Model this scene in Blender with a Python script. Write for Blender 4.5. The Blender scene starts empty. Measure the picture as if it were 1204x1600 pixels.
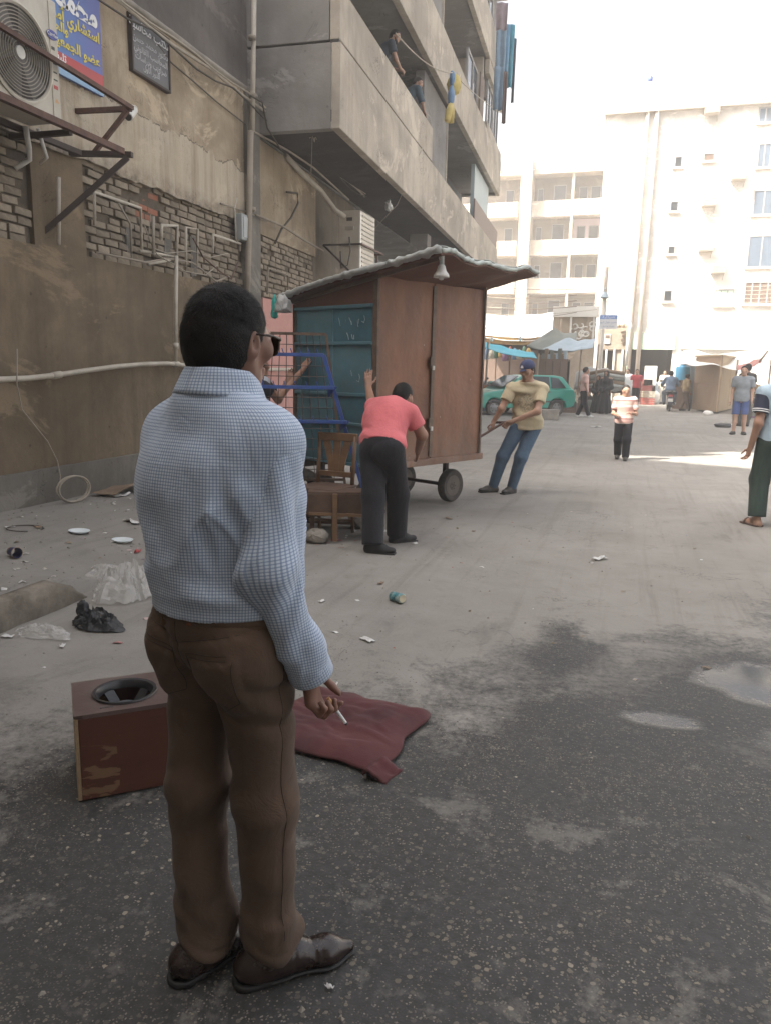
import bpy, bmesh, math, random
import numpy as np
from mathutils import Vector, Matrix, noise as mnoise
S = bpy.context.scene
COL = S.collection
random.seed(7)
RNG = np.random.default_rng(11)
R_ = math.radians

# ------------------------------------------------------------------ camera
CAM_H = 1.55
cam = bpy.data.cameras.new('camera')
cam.sensor_fit = 'VERTICAL'; cam.sensor_height = 24.0; cam.lens = 18.0
cam.clip_start = 0.05; cam.clip_end = 900
cam_ob = bpy.data.objects.new('camera', cam); COL.objects.link(cam_ob)
_y, _p, _r = R_(17.0), R_(-10.6), R_(1.1)
_fw = Vector((-math.sin(_y)*math.cos(_p), math.cos(_y)*math.cos(_p), math.sin(_p)))
_rt0 = Vector((math.cos(_y), math.sin(_y), 0)); _up0 = _rt0.cross(_fw)
_rt = math.cos(_r)*_rt0 + math.sin(_r)*_up0; _up = -math.sin(_r)*_rt0 + math.cos(_r)*_up0
cam_ob.matrix_world = Matrix(((_rt.x, _up.x, -_fw.x, 0), (_rt.y, _up.y, -_fw.y, 0), (_rt.z, _up.z, -_fw.z, CAM_H), (0, 0, 0, 1)))
S.camera = cam_ob

# ------------------------------------------------------------------ light
SUN_EL, SUN_AZ = 51.0, 50.0        # azimuth: degrees from straight behind (-Y) towards the left (-X)
world = bpy.data.worlds.new('World'); S.world = world; world.use_nodes = True
wn = world.node_tree.nodes; wl = world.node_tree.links
wn.clear()
sky = wn.new('ShaderNodeTexSky'); sky.sky_type = 'NISHITA'; sky.sun_disc = False
_sd = Vector((-math.sin(R_(SUN_AZ))*math.cos(R_(SUN_EL)), -math.cos(R_(SUN_AZ))*math.cos(R_(SUN_EL)), math.sin(R_(SUN_EL))))
sky.sun_elevation = R_(SUN_EL)
sky.sun_rotation = math.atan2(_sd.x, _sd.y)
sky.air_density = 1.0; sky.dust_density = 9.0; sky.ozone_density = 0.3
bg = wn.new('ShaderNodeBackground'); bg.inputs[1].default_value = 0.15
wo = wn.new('ShaderNodeOutputWorld')
hs_ = wn.new('ShaderNodeHueSaturation'); hs_.inputs['Saturation'].default_value = .45      # dust-laden, almost white sky
wl.new(sky.outputs[0], hs_.inputs['Color']); wl.new(hs_.outputs[0], bg.inputs[0]); wl.new(bg.outputs[0], wo.inputs[0])
sun = bpy.data.lights.new('sun', 'SUN'); sun.energy = 5.0; sun.angle = R_(0.5); sun.color = (1.0, 0.93, 0.82)
sun_ob = bpy.data.objects.new('sun', sun); COL.objects.link(sun_ob)
sun_ob.rotation_euler = (-_sd).to_track_quat('-Z', 'Y').to_euler()
S.view_settings.view_transform = 'Standard'; S.view_settings.look = 'None'
S.view_settings.gamma = 1.0; S.view_settings.use_curve_mapping = False
S.view_settings.exposure = 1.76
S.render.engine = 'CYCLES'
S.cycles.use_denoising = True
S.cycles.max_bounces = 8; S.cycles.diffuse_bounces = 5; S.cycles.transparent_max_bounces = 12
S.cycles.volume_bounces = 1
S.cycles.volume_step_rate = 4.0

# ------------------------------------------------------------------ helpers
def put(o, label=None, cat=None, group=None, kind=None):
    if label: o['label'] = label
    if cat: o['category'] = cat
    if group: o['group'] = group
    if kind: o['kind'] = kind
    return o

def thing(name, label, cat, loc=(0, 0, 0), rotz=0.0, group=None):
    o = bpy.data.objects.new(name, None); COL.objects.link(o)
    o.empty_display_size = 0.2
    o.location = loc; o.rotation_euler = (0, 0, rotz)
    return put(o, label, cat, group)

def wmat(o):
    m = Matrix.LocRotScale(Vector(o.location), o.rotation_euler.copy(), Vector(o.scale))
    return wmat(o.parent) @ m if o.parent else m

def copy_thing(root, loc=None, rotz=None, label=None):
    def rec(o, par):
        c = o.copy(); COL.objects.link(c)
        if par: c.parent = par
        for ch in list(kids.get(o.name, [])): rec(ch, c)
        return c
    kids = {}
    for o in COL.objects:
        if o.parent: kids.setdefault(o.parent.name, []).append(o)
    c = rec(root, None)
    if loc is not None: c.location = loc
    if rotz is not None: c.rotation_euler = (0, 0, rotz)
    if label: c['label'] = label
    return c

class MB:
    """collects polygons for ONE mesh object"""
    def __init__(s): s.v = []; s.f = []; s.uv = None
    def add(s, verts, faces):
        n = len(s.v); s.v += [tuple(map(float, p)) for p in verts]; s.f += [tuple(i+n for i in f) for f in faces]; return s
    def box(s, c, d, rz=0.0, m=None):
        x, y, z = d[0]/2, d[1]/2, d[2]/2
        ps = [Vector(p) for p in ((-x,-y,-z),(x,-y,-z),(x,y,-z),(-x,y,-z),(-x,-y,z),(x,-y,z),(x,y,z),(-x,y,z))]
        M = m if m is not None else Matrix.Rotation(rz, 3, 'Z')
        return s.add([M @ p + Vector(c) for p in ps], [(0,3,2,1),(4,5,6,7),(0,1,5,4),(1,2,6,5),(2,3,7,6),(3,0,4,7)])
    def box2(s, a, b):
        return s.box([(a[i]+b[i])/2 for i in range(3)], [abs(b[i]-a[i]) for i in range(3)])
    def beam(s, a, b, w, h=None, up=(0, 0, 1)):
        a, b = Vector(a), Vector(b); h = w if h is None else h
        d = (b-a).normalized(); u = Vector(up)
        if abs(d.dot(u)) > .98: u = Vector((0, 1, 0))
        r = d.cross(u).normalized(); u = r.cross(d)
        ps = []
        for p in (a, b):
            for i, j in ((-1,-1),(1,-1),(1,1),(-1,1)): ps.append(p + r*(i*w/2) + u*(j*h/2))
        return s.add(ps, [(3,2,1,0),(4,5,6,7),(0,1,5,4),(1,2,6,5),(2,3,7,6),(3,0,4,7)])
    def tube(s, pts, r, n=8, cap=True, closed=False):
        pts = [Vector(p) for p in pts]; m = len(pts); rs = r if hasattr(r, '__len__') else [r]*m
        t0 = (pts[1]-pts[0]).normalized(); u = Vector((0, 0, 1)) if abs(t0.z) < .9 else Vector((1, 0, 0))
        u = (u - t0*u.dot(t0)).normalized(); vs = []
        for i, p in enumerate(pts):
            a = pts[max(i-1, 0)] if not closed else pts[i-1]; b = pts[min(i+1, m-1)] if not closed else pts[(i+1) % m]
            t = (b-a).normalized(); u = (u - t*u.dot(t)); u = u.normalized() if u.length > 1e-6 else t.orthogonal().normalized()
            w = t.cross(u)
            for k in range(n):
                q = 2*math.pi*k/n; vs.append(p + (u*math.cos(q) + w*math.sin(q))*rs[i])
        fs = []
        for i in range(m if closed else m-1):
            j = (i+1) % m
            for k in range(n): fs.append((i*n+k, i*n+(k+1) % n, j*n+(k+1) % n, j*n+k))
        if cap and not closed: fs += [tuple(reversed(range(n))), tuple((m-1)*n+k for k in range(n))]
        return s.add(vs, fs)
    def cyl(s, a, b, r0, r1=None, n=16, cap=True): return s.tube([a, b], [r0, r0 if r1 is None else r1], n, cap)
    def lathe(s, prof, o=(0, 0, 0), axis=(0, 0, 1), n=20, cap=True):
        """prof: (radius, height) along axis"""
        ax = Vector(axis).normalized(); u = ax.orthogonal().normalized(); w = ax.cross(u); o = Vector(o); vs = []; fs = []
        for r, h in prof:
            for k in range(n):
                q = 2*math.pi*k/n; vs.append(o + ax*h + (u*math.cos(q)+w*math.sin(q))*max(r, 1e-4))
        for i in range(len(prof)-1):
            for k in range(n): fs.append((i*n+k, i*n+(k+1) % n, (i+1)*n+(k+1) % n, (i+1)*n+k))
        if cap: fs += [tuple(reversed(range(n))), tuple((len(prof)-1)*n+k for k in range(n))]
        return s.add(vs, fs)
    def quad(s, *p): return s.add(p, [tuple(range(len(p)))])
    def grid(s, fn, nu, nv, thick=0.0):
        """fn(u,v)->point; thick>0 makes it a closed sheet along the normals"""
        P = [[Vector(fn(i/nu, j/nv)) for j in range(nv+1)] for i in range(nu+1)]
        idx = lambda i, j: i*(nv+1)+j
        top = [P[i][j] for i in range(nu+1) for j in range(nv+1)]
        fs = [(idx(i,j), idx(i+1,j), idx(i+1,j+1), idx(i,j+1)) for i in range(nu) for j in range(nv)]
        if not thick: return s.add(top, fs)
        N = []
        for i in range(nu+1):
            for j in range(nv+1):
                du = P[min(i+1,nu)][j]-P[max(i-1,0)][j]; dv = P[i][min(j+1,nv)]-P[i][max(j-1,0)]
                n = du.cross(dv); N.append(n.normalized() if n.length > 1e-9 else Vector((0,0,1)))
        bot = [p - n*thick for p, n in zip(top, N)]; K = len(top)
        fb = [tuple(reversed([q+K for q in f])) for f in fs]; side = []
        for i in range(nu): side += [(idx(i+1,0), idx(i,0), idx(i,0)+K, idx(i+1,0)+K), (idx(i,nv), idx(i+1,nv), idx(i+1,nv)+K, idx(i,nv)+K)]
        for j in range(nv): side += [(idx(0,j), idx(0,j+1), idx(0,j+1)+K, idx(0,j)+K), (idx(nu,j+1), idx(nu,j), idx(nu,j)+K, idx(nu,j+1)+K)]
        return s.add(top+bot, fs+fb+side)
    def prism(s, poly, off):
        """closed polygon (3d points) extruded by vector off"""
        off = Vector(off); n = len(poly); a = [Vector(p) for p in poly]
        return s.add(a + [p+off for p in a], [tuple(range(n))[::-1], tuple(range(n, 2*n))] + [(i, (i+1) % n, (i+1) % n+n, i+n) for i in range(n)])
    def mesh(s, name, M=None):
        me = bpy.data.meshes.new(name)
        vs = s.v
        if M is not None: vs = [tuple(M @ Vector(p)) for p in vs]
        me.from_pydata(vs, [], s.f); me.validate(clean_customdata=False); me.update()
        return me
    def build(s, name, mat, parent=None, smooth=False, bev=0.0, world=True, seg=2, fix=True, angle=None):
        M = wmat(parent).inverted() if (parent is not None and world) else None
        me = s.mesh(name, M)
        if fix:
            b = bmesh.new(); b.from_mesh(me); bmesh.ops.recalc_face_normals(b, faces=b.faces); b.to_mesh(me); b.free()
        o = bpy.data.objects.new(name, me); COL.objects.link(o)
        if mat is not None: me.materials.append(mat)
        if parent is not None: o.parent = parent
        if smooth:
            me.polygons.foreach_set('use_smooth', [True]*len(me.polygons))
            if angle: me.set_sharp_from_angle(angle=R_(angle))
        if bev:
            md = o.modifiers.new('bevel', 'BEVEL'); md.width = bev; md.segments = seg; md.limit_method = 'ANGLE'; md.angle_limit = R_(40)
        return o

def lonely(mb, name, mat, label, cat, group=None, kind=None, **k):
    """a thing that is one mesh: origin moved to its base"""
    vs = np.array(mb.v); c = vs.mean(0); c[2] = vs[:, 2].min()
    mb.v = [tuple(p - c) for p in vs]
    o = mb.build(name, mat, None, **k); o.location = c
    return put(o, label, cat, group, kind)

# ------------------------------------------------------------------ materials
class NT:
    def __init__(s, name):
        s.m = bpy.data.materials.new(name); s.m.use_nodes = True; s.t = s.m.node_tree; s.n = s.t.nodes; s.l = s.t.links
        s.b = s.n['Principled BSDF']; s.co = s.n.new('ShaderNodeTexCoord')
    def node(s, t, **kw):
        n = s.n.new(t)
        for k, v in kw.items(): setattr(n, k, v)
        return n
    def link(s, a, b): s.l.new(a, b)
    def mapping(s, scale=(1,1,1), coord='Object', rot=(0,0,0), loc=(0,0,0)):
        mp = s.node('ShaderNodeMapping'); mp.inputs['Scale'].default_value = scale; mp.inputs['Rotation'].default_value = rot; mp.inputs['Location'].default_value = loc
        s.link(s.co.outputs[coord], mp.inputs[0]); return mp.outputs[0]
    def noise(s, scale, vec=None, detail=5, rough=.6, dist=0.0, out='Fac'):
        n = s.node('ShaderNodeTexNoise'); n.inputs['Scale'].default_value = scale; n.inputs['Detail'].default_value = detail
        n.inputs['Roughness'].default_value = rough; n.inputs['Distortion'].default_value = dist
        s.link(vec if vec is not None else s.co.outputs['Object'], n.inputs['Vector']); return n.outputs[out]
    def voro(s, scale, vec=None, feature='F1', out='Distance', rnd=1.0):
        n = s.node('ShaderNodeTexVoronoi', feature=feature); n.inputs['Scale'].default_value = scale; n.inputs['Randomness'].default_value = rnd
        s.link(vec if vec is not None else s.co.outputs['Object'], n.inputs['Vector']); return n.outputs[out]
    def ramp(s, x, stops):
        n = s.node('ShaderNodeValToRGB'); e = n.color_ramp.elements
        while len(e) > 1: e.remove(e[-1])
        for i, (p, c) in enumerate(stops):
            c = (c, c, c, 1) if not hasattr(c, '__len__') else (*c[:3], 1)
            if i == 0: e[0].position = p; e[0].color = c
            else: q = e.new(p); q.color = c
        s.link(x, n.inputs[0]); return n.outputs[0]
    def mix(s, f, a, b, mode='MIX'):
        n = s.node('ShaderNodeMix', data_type='RGBA', blend_type=mode)
        for v, i in ((f, 0), (a, 6), (b, 7)):
            if hasattr(v, 'is_output') or isinstance(v, bpy.types.NodeSocket): s.link(v, n.inputs[i])
            elif i == 0: n.inputs[0].default_value = v
            else: n.inputs[i].default_value = (*v[:3], 1)
        return n.outputs[2]
    def math(s, op, a, b=None, c=None, clamp=False):
        n = s.node('ShaderNodeMath', operation=op, use_clamp=clamp)
        for i, v in enumerate((a, b, c)):
            if v is None: continue
            if isinstance(v, bpy.types.NodeSocket): s.link(v, n.inputs[i])
            else: n.inputs[i].default_value = v
        return n.outputs[0]
    def sep(s, vec): n = s.node('ShaderNodeSeparateXYZ'); s.link(vec, n.inputs[0]); return n.outputs
    def bump(s, h, strength=.3, dist=.01, prev=None):
        n = s.node('ShaderNodeBump'); n.inputs['Strength'].default_value = strength; n.inputs['Distance'].default_value = dist
        s.link(h, n.inputs['Height'])
        if prev is not None: s.link(prev, n.inputs['Normal'])
        return n.outputs[0]
    def done(s, color=None, rough=None, normal=None, metal=None, **kw):
        for k, v in (('Base Color', color), ('Roughness', rough), ('Normal', normal), ('Metallic', metal), *kw.items()):
            if v is None: continue
            i = s.b.inputs[k]
            if isinstance(v, bpy.types.NodeSocket): s.link(v, i)
            elif hasattr(v, '__len__') and len(v) == 3 and i.type == 'RGBA': i.default_value = (*v, 1)
            else: i.default_value = v
        return s.m

def M_plain(name, c, rough=.8, var=.18, scale=6.0, bump=.15, bscale=40.0, metal=0.0, coord='Object', dirt=None, dirt_scale=2.0, dirt_amt=.6, rnd=0.0, **kw):
    """worn everyday material: base colour with blotchy value change, optional dirt colour, fine bump"""
    t = NT(name); vec = t.mapping((1,1,1), coord)
    n1 = t.noise(scale, vec, 6, .65)
    lo = tuple(x*(1-var) for x in c); hi = tuple(min(1, x*(1+var)) for x in c)
    col = t.ramp(n1, [(.3, lo), (.7, hi)])
    if dirt:
        n2 = t.noise(dirt_scale, vec, 8, .7, .3); k = t.ramp(n2, [(.42, 0.0), (.72, dirt_amt)]); col = t.mix(k, col, dirt)
    if rnd:
        oi = t.node('ShaderNodeObjectInfo'); v = t.math('MULTIPLY_ADD', oi.outputs['Random'], 2*rnd, 1-rnd)
        hv = t.node('ShaderNodeHueSaturation'); t.link(v, hv.inputs['Value']); t.link(col, hv.inputs['Color']); col = hv.outputs[0]
    nb = t.noise(bscale, vec, 4, .6)
    r = t.ramp(n1, [(.2, max(0, rough-.08)), (.8, min(1, rough+.08))])
    return t.done(col, r, t.bump(nb, bump, .006) if bump else None, metal, **kw)

# ------------------------------------------------------------------ numpy noise + implicit surfaces (people, cloth)
def vnoise(P, seed=0):
    P = np.asarray(P, np.float32); i = np.floor(P).astype(np.int64); f = P - i; f = f*f*(3-2*f); out = 0
    def h(a):
        n = a[..., 0]*374761393 + a[..., 1]*668265263 + a[..., 2]*1274126177 + seed*974711
        n = (n ^ (n >> 13))*1274126177 & 0x7fffffff
        return ((n ^ (n >> 16)) & 0xffff).astype(np.float32)/65535.0
    for dx in (0, 1):
        for dy in (0, 1):
            for dz in (0, 1):
                w = (f[..., 0] if dx else 1-f[..., 0])*(f[..., 1] if dy else 1-f[..., 1])*(f[..., 2] if dz else 1-f[..., 2])
                out = out + w*h(i+np.array((dx, dy, dz)))
    return out

def nets(F, xs, ys, zs):
    """naive surface nets on a (possibly uneven) grid -> verts, quads"""
    ins = F < 0
    c = np.zeros(tuple(n-1 for n in F.shape), np.int8)
    for a in (0, 1):
        for b in (0, 1):
            for d in (0, 1): c += ins[a:a+c.shape[0], b:b+c.shape[1], d:d+c.shape[2]]
    act = (c > 0) & (c < 8); I = np.argwhere(act)
    if not len(I): return np.zeros((0, 3)), np.zeros((0, 4), int)
    idx = -np.ones(c.shape, np.int64); idx[act] = np.arange(len(I))
    acc = np.zeros((len(I), 3)); cnt = np.zeros(len(I))
    G = (xs, ys, zs); cor = [(a, b, d) for a in (0, 1) for b in (0, 1) for d in (0, 1)]
    for p in cor:
        for ax in range(3):
            if p[ax]: continue
            q = list(p); q[ax] = 1
            A = I+np.array(p); B = I+np.array(q)
            fa = F[tuple(A.T)]; fb = F[tuple(B.T)]; m = (fa < 0) != (fb < 0)
            t = np.where(m, fa/np.where(fa-fb == 0, 1, fa-fb), 0)
            for k in range(3):
                ga = G[k][A[:, k]]; gb = G[k][B[:, k]]; acc[:, k] += np.where(m, ga+(gb-ga)*t, 0)
            cnt += m
    V = acc/cnt[:, None]; Q = []
    for ax in range(3):
        sl = [slice(None)]*3; s1 = list(sl); s1[ax] = slice(0, -1); s2 = list(sl); s2[ax] = slice(1, None)
        m = ins[tuple(s1)] != ins[tuple(s2)]
        o1, o2 = [(1, 2), (2, 0), (0, 1)][ax]
        E = np.argwhere(m); ok = (E[:, o1] > 0) & (E[:, o2] > 0) & (E[:, o1] < F.shape[o1]-1) & (E[:, o2] < F.shape[o2]-1); E = E[ok]
        d1 = np.zeros(3, int); d1[o1] = 1; d2 = np.zeros(3, int); d2[o2] = 1
        a = idx[tuple((E-d1-d2).T)]; b = idx[tuple((E-d2).T)]; cc = idx[tuple(E.T)]; d = idx[tuple((E-d1).T)]
        fl = ins[tuple(E.T)]
        q = np.stack([a, b, cc, d], 1); q[~fl] = q[~fl][:, ::-1]; Q.append(q)
    Q = np.concatenate(Q); Q = Q[(Q >= 0).all(1)]
    return V, Q

def axis_grid(lo, hi, h, fine=()):
    """spacing h, finer in the (a, b, h2) spans"""
    out = [lo]
    while out[-1] < hi:
        x = out[-1]; s = h
        for a, b, h2 in fine:
            if a <= x <= b: s = min(s, h2)
            elif x < a < x+s: s = max(a-x, 1e-3)
        out.append(x+s)
    return np.array(out, np.float32)

class SDF:
    def __init__(s, k=.03): s.p = []; s.k = k
    def cap(s, a, b, ra, rb=None, k=None, flat=None, ff=1.0, neg=False):
        """tapered capsule; flat = direction along which it is ff times as thick"""
        s.p.append(('c', np.array(a, np.float32), np.array(b, np.float32), ra, ra if rb is None else rb, s.k if k is None else k, None if flat is None else np.array(flat, np.float32)/np.linalg.norm(flat), ff, neg)); return s
    def ell(s, c, r, M=None, k=None, neg=False):
        s.p.append(('e', np.array(c, np.float32), np.array(r, np.float32), np.eye(3, dtype=np.float32) if M is None else np.array(M, np.float32), s.k if k is None else k, neg)); return s
    def bounds(s):
        lo = np.full(3, 9e9); hi = -lo
        for p in s.p:
            b = s.pb(p); lo = np.minimum(lo, b[0]); hi = np.maximum(hi, b[1])
        return lo, hi
    def pb(s, p):
        if p[0] == 'c':
            r = max(p[3], p[4])*max(1, p[7]); return np.minimum(p[1], p[2])-r, np.maximum(p[1], p[2])+r
        r = p[2].max(); return p[1]-r, p[1]+r
    def field(s, xs, ys, zs, off=0.0, base=None, cuts=None):
        F = np.full((len(xs), len(ys), len(zs)), .5, np.float32) if base is None else base
        for p in s.p:
            lo, hi = s.pb(p); m = .05+abs(off)
            sl = []
            for g, a, b in ((xs, lo[0]-m, hi[0]+m), (ys, lo[1]-m, hi[1]+m), (zs, lo[2]-m, hi[2]+m)):
                i0, i1 = np.searchsorted(g, a), np.searchsorted(g, b); sl.append(slice(i0, max(i1, i0)))
            if any(q.stop-q.start < 1 for q in sl): continue
            X = xs[sl[0]][:, None, None]; Y = ys[sl[1]][None, :, None]; Z = zs[sl[2]][None, None, :]
            if p[0] == 'c':
                _, a, b, ra, rb, k, fl, ff, neg = p; d = b-a; L = float(d@d)+1e-9
                x, y, z = X-a[0], Y-a[1], Z-a[2]
                t = np.clip((x*d[0]+y*d[1]+z*d[2])/L, 0, 1); x = x-t*d[0]; y = y-t*d[1]; z = z-t*d[2]
                q = x*x+y*y+z*z
                if fl is not None:
                    w = x*fl[0]+y*fl[1]+z*fl[2]; q = q + w*w*(1/(ff*ff)-1)
                D = np.sqrt(np.maximum(q, 0)) - (ra+(rb-ra)*t)
                if fl is not None and ff < 1: D = D*(ff**.5)
            else:
                _, c, r, M, k, neg = p
                x, y, z = X-c[0], Y-c[1], Z-c[2]
                u = [(M[0, i]*x+M[1, i]*y+M[2, i]*z)/r[i] for i in range(3)]
                n = np.sqrt(u[0]**2+u[1]**2+u[2]**2)+1e-6
                g = np.sqrt((u[0]/r[0])**2+(u[1]/r[1])**2+(u[2]/r[2])**2)+1e-6
                D = n*(n-1)/g
            D = (D-off).astype(np.float32); A = F[tuple(sl)]
            if neg:
                D = -D; h = np.clip(.5-.5*(A-D)/k, 0, 1); F[tuple(sl)] = D*h+A*(1-h)+k*h*(1-h) if False else np.maximum(A, D)
            else:
                h = np.clip(.5+.5*(D-A)/k, 0, 1); F[tuple(sl)] = D*(1-h)+A*h-k*h*(1-h)
        return F
    def mesh(s, h, off=0.0, fine=((), (), ()), cuts=(), disp=None, pad=.03):
        lo, hi = s.bounds(); lo = lo-off-pad-h*2; hi = hi+off+pad+h*2
        g = [axis_grid(lo[i], hi[i], h, fine[i]) for i in range(3)]
        F = s.field(*g, off=off)
        if disp is not None:
            near = np.abs(F) < .045; I = np.argwhere(near)
            P = np.stack([g[k][I[:, k]] for k in range(3)], 1); F[near] += disp(P).astype(np.float32)
        for c, n in cuts:      # keep the side where (p-c).n < 0
            c = np.array(c); n = np.array(n)/np.linalg.norm(n)
            pl = (g[0][:, None, None]-c[0])*n[0]+(g[1][None, :, None]-c[1])*n[1]+(g[2][None, None, :]-c[2])*n[2]
            F = np.maximum(F, pl.astype(np.float32))
        return nets(F, *g)

def np_obj(name, V, Q, mat, parent=None, smooth=True, uv=None):
    me = bpy.data.meshes.new(name)
    me.from_pydata([tuple(p) for p in V.tolist()], [], [tuple(q) for q in Q.tolist()]); me.update()
    if smooth: me.polygons.foreach_set('use_smooth', [True]*len(me.polygons))
    if uv is not None:
        L = me.uv_layers.new(name='map'); L.data.foreach_set('uv', uv.astype(np.float32).ravel())
    me.materials.append(mat)
    o = bpy.data.objects.new(name, me); COL.objects.link(o)
    if parent: o.parent = parent
    return o

AR = {}
def _ar():
    base = {'ا': 0xFE8D, 'ب': 0xFE8F, 'ت': 0xFE95, 'ث': 0xFE99, 'ج': 0xFE9D, 'ح': 0xFEA1, 'خ': 0xFEA5, 'د': 0xFEA9, 'ذ': 0xFEAB, 'ر': 0xFEAD, 'ز': 0xFEAF, 'س': 0xFEB1, 'ش': 0xFEB5, 'ص': 0xFEB9, 'ض': 0xFEBD, 'ط': 0xFEC1, 'ظ': 0xFEC5, 'ع': 0xFEC9, 'غ': 0xFECD, 'ف': 0xFED1, 'ق': 0xFED5, 'ك': 0xFED9, 'ل': 0xFEDD, 'م': 0xFEE1, 'ن': 0xFEE5, 'ه': 0xFEE9, 'و': 0xFEED, 'ي': 0xFEF1, 'ة': 0xFE93, 'أ': 0xFE83}
    for k, v in base.items(): AR[k] = (v, k not in 'ادذرزوةأ')
_ar()
def arabic(s):
    """joined presentation forms, laid out left to right for Blender's text"""
    out = []
    for w in s.split(' '):
        r = ''
        for i, ch in enumerate(w):
            if ch not in AR: r += ch; continue
            b, dual = AR[ch]; prev = i > 0 and w[i-1] in AR and AR[w[i-1]][1]; nxt = i+1 < len(w) and w[i+1] in AR and dual
            r += chr(b + (3 if prev and nxt else 1 if prev else 2 if nxt else 0))
        out.append(r[::-1])
    return ' '.join(out[::-1])

def text(name, body, size, mat, parent, o, ux, uy, align='LEFT', ext=.002, bold=0.0):
    """flat lettering as a mesh; ux, uy: world directions of the writing"""
    c = bpy.data.curves.new(name, 'FONT'); c.body = body; c.size = size; c.align_x = align; c.extrude = ext; c.resolution_u = 2; c.offset = bold
    t = bpy.data.objects.new(name, c); COL.objects.link(t)
    me = bpy.data.meshes.new_from_object(t.evaluated_get(bpy.context.evaluated_depsgraph_get()))
    bpy.data.objects.remove(t); bpy.data.curves.remove(c)
    ux, uy = Vector(ux).normalized(), Vector(uy).normalized(); n = ux.cross(uy); o = Vector(o)
    M = Matrix((( ux.x, uy.x, n.x, o.x), (ux.y, uy.y, n.y, o.y), (ux.z, uy.z, n.z, o.z), (0, 0, 0, 1)))
    if parent is not None: M = wmat(parent).inverted() @ M
    me.transform(M); me.name = name; me.materials.clear(); me.materials.append(mat)
    ob = bpy.data.objects.new(name, me); COL.objects.link(ob)
    if parent is not None: ob.parent = parent
    return ob

def cable(mb, a, b, sag, r=.006, n=14, k=5):
    a, b = Vector(a), Vector(b)
    mb.tube([a.lerp(b, i/n) - Vector((0, 0, sag*4*(i/n)*(1-i/n))) for i in range(n+1)], r, k)
# ------------------------------------------------------------------ measuring helper: pixel of the photograph -> point on a plane of the place
def ray(px, py):
    return _rt*((px-602)/1200.0) + _up*(-(py-800)/1200.0) + _fw
_C = Vector((0, 0, CAM_H))
def onY(px, py, Y): d = ray(px, py); return _C + d*(Y/d.y)
def onX(px, py, X): d = ray(px, py); return _C + d*(X/d.x)
def onZ(px, py, z=0.0): d = ray(px, py); return _C + d*((z-CAM_H)/d.z)

def sstep(a, b, x):
    t = min(1, max(0, (x-a)/(b-a))); return t*t*(3-2*t)

# ------------------------------------------------------------------ ground
def ground_h(x, y):
    und = .012*(mnoise.noise(Vector((x*.8, y*.8, 0)))) + .006*mnoise.noise(Vector((x*3, y*3, 5)))
    k = sstep(3.9, 4.7, y)
    side = .15*(1-k)*(1.0 if x < -3.47 else 0.0) + .15*k*sstep(-3.3, -4.7, x + .25*mnoise.noise(Vector((y*1.3, 3, 1))))
    if y > 11: side *= sstep(14, 11, y)*.7+.3
    far = sstep(40, 18, math.hypot(x, y-6))
    return (und*far if y > -3 else 0) + side*(1 if y < 40 else 0)

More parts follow.
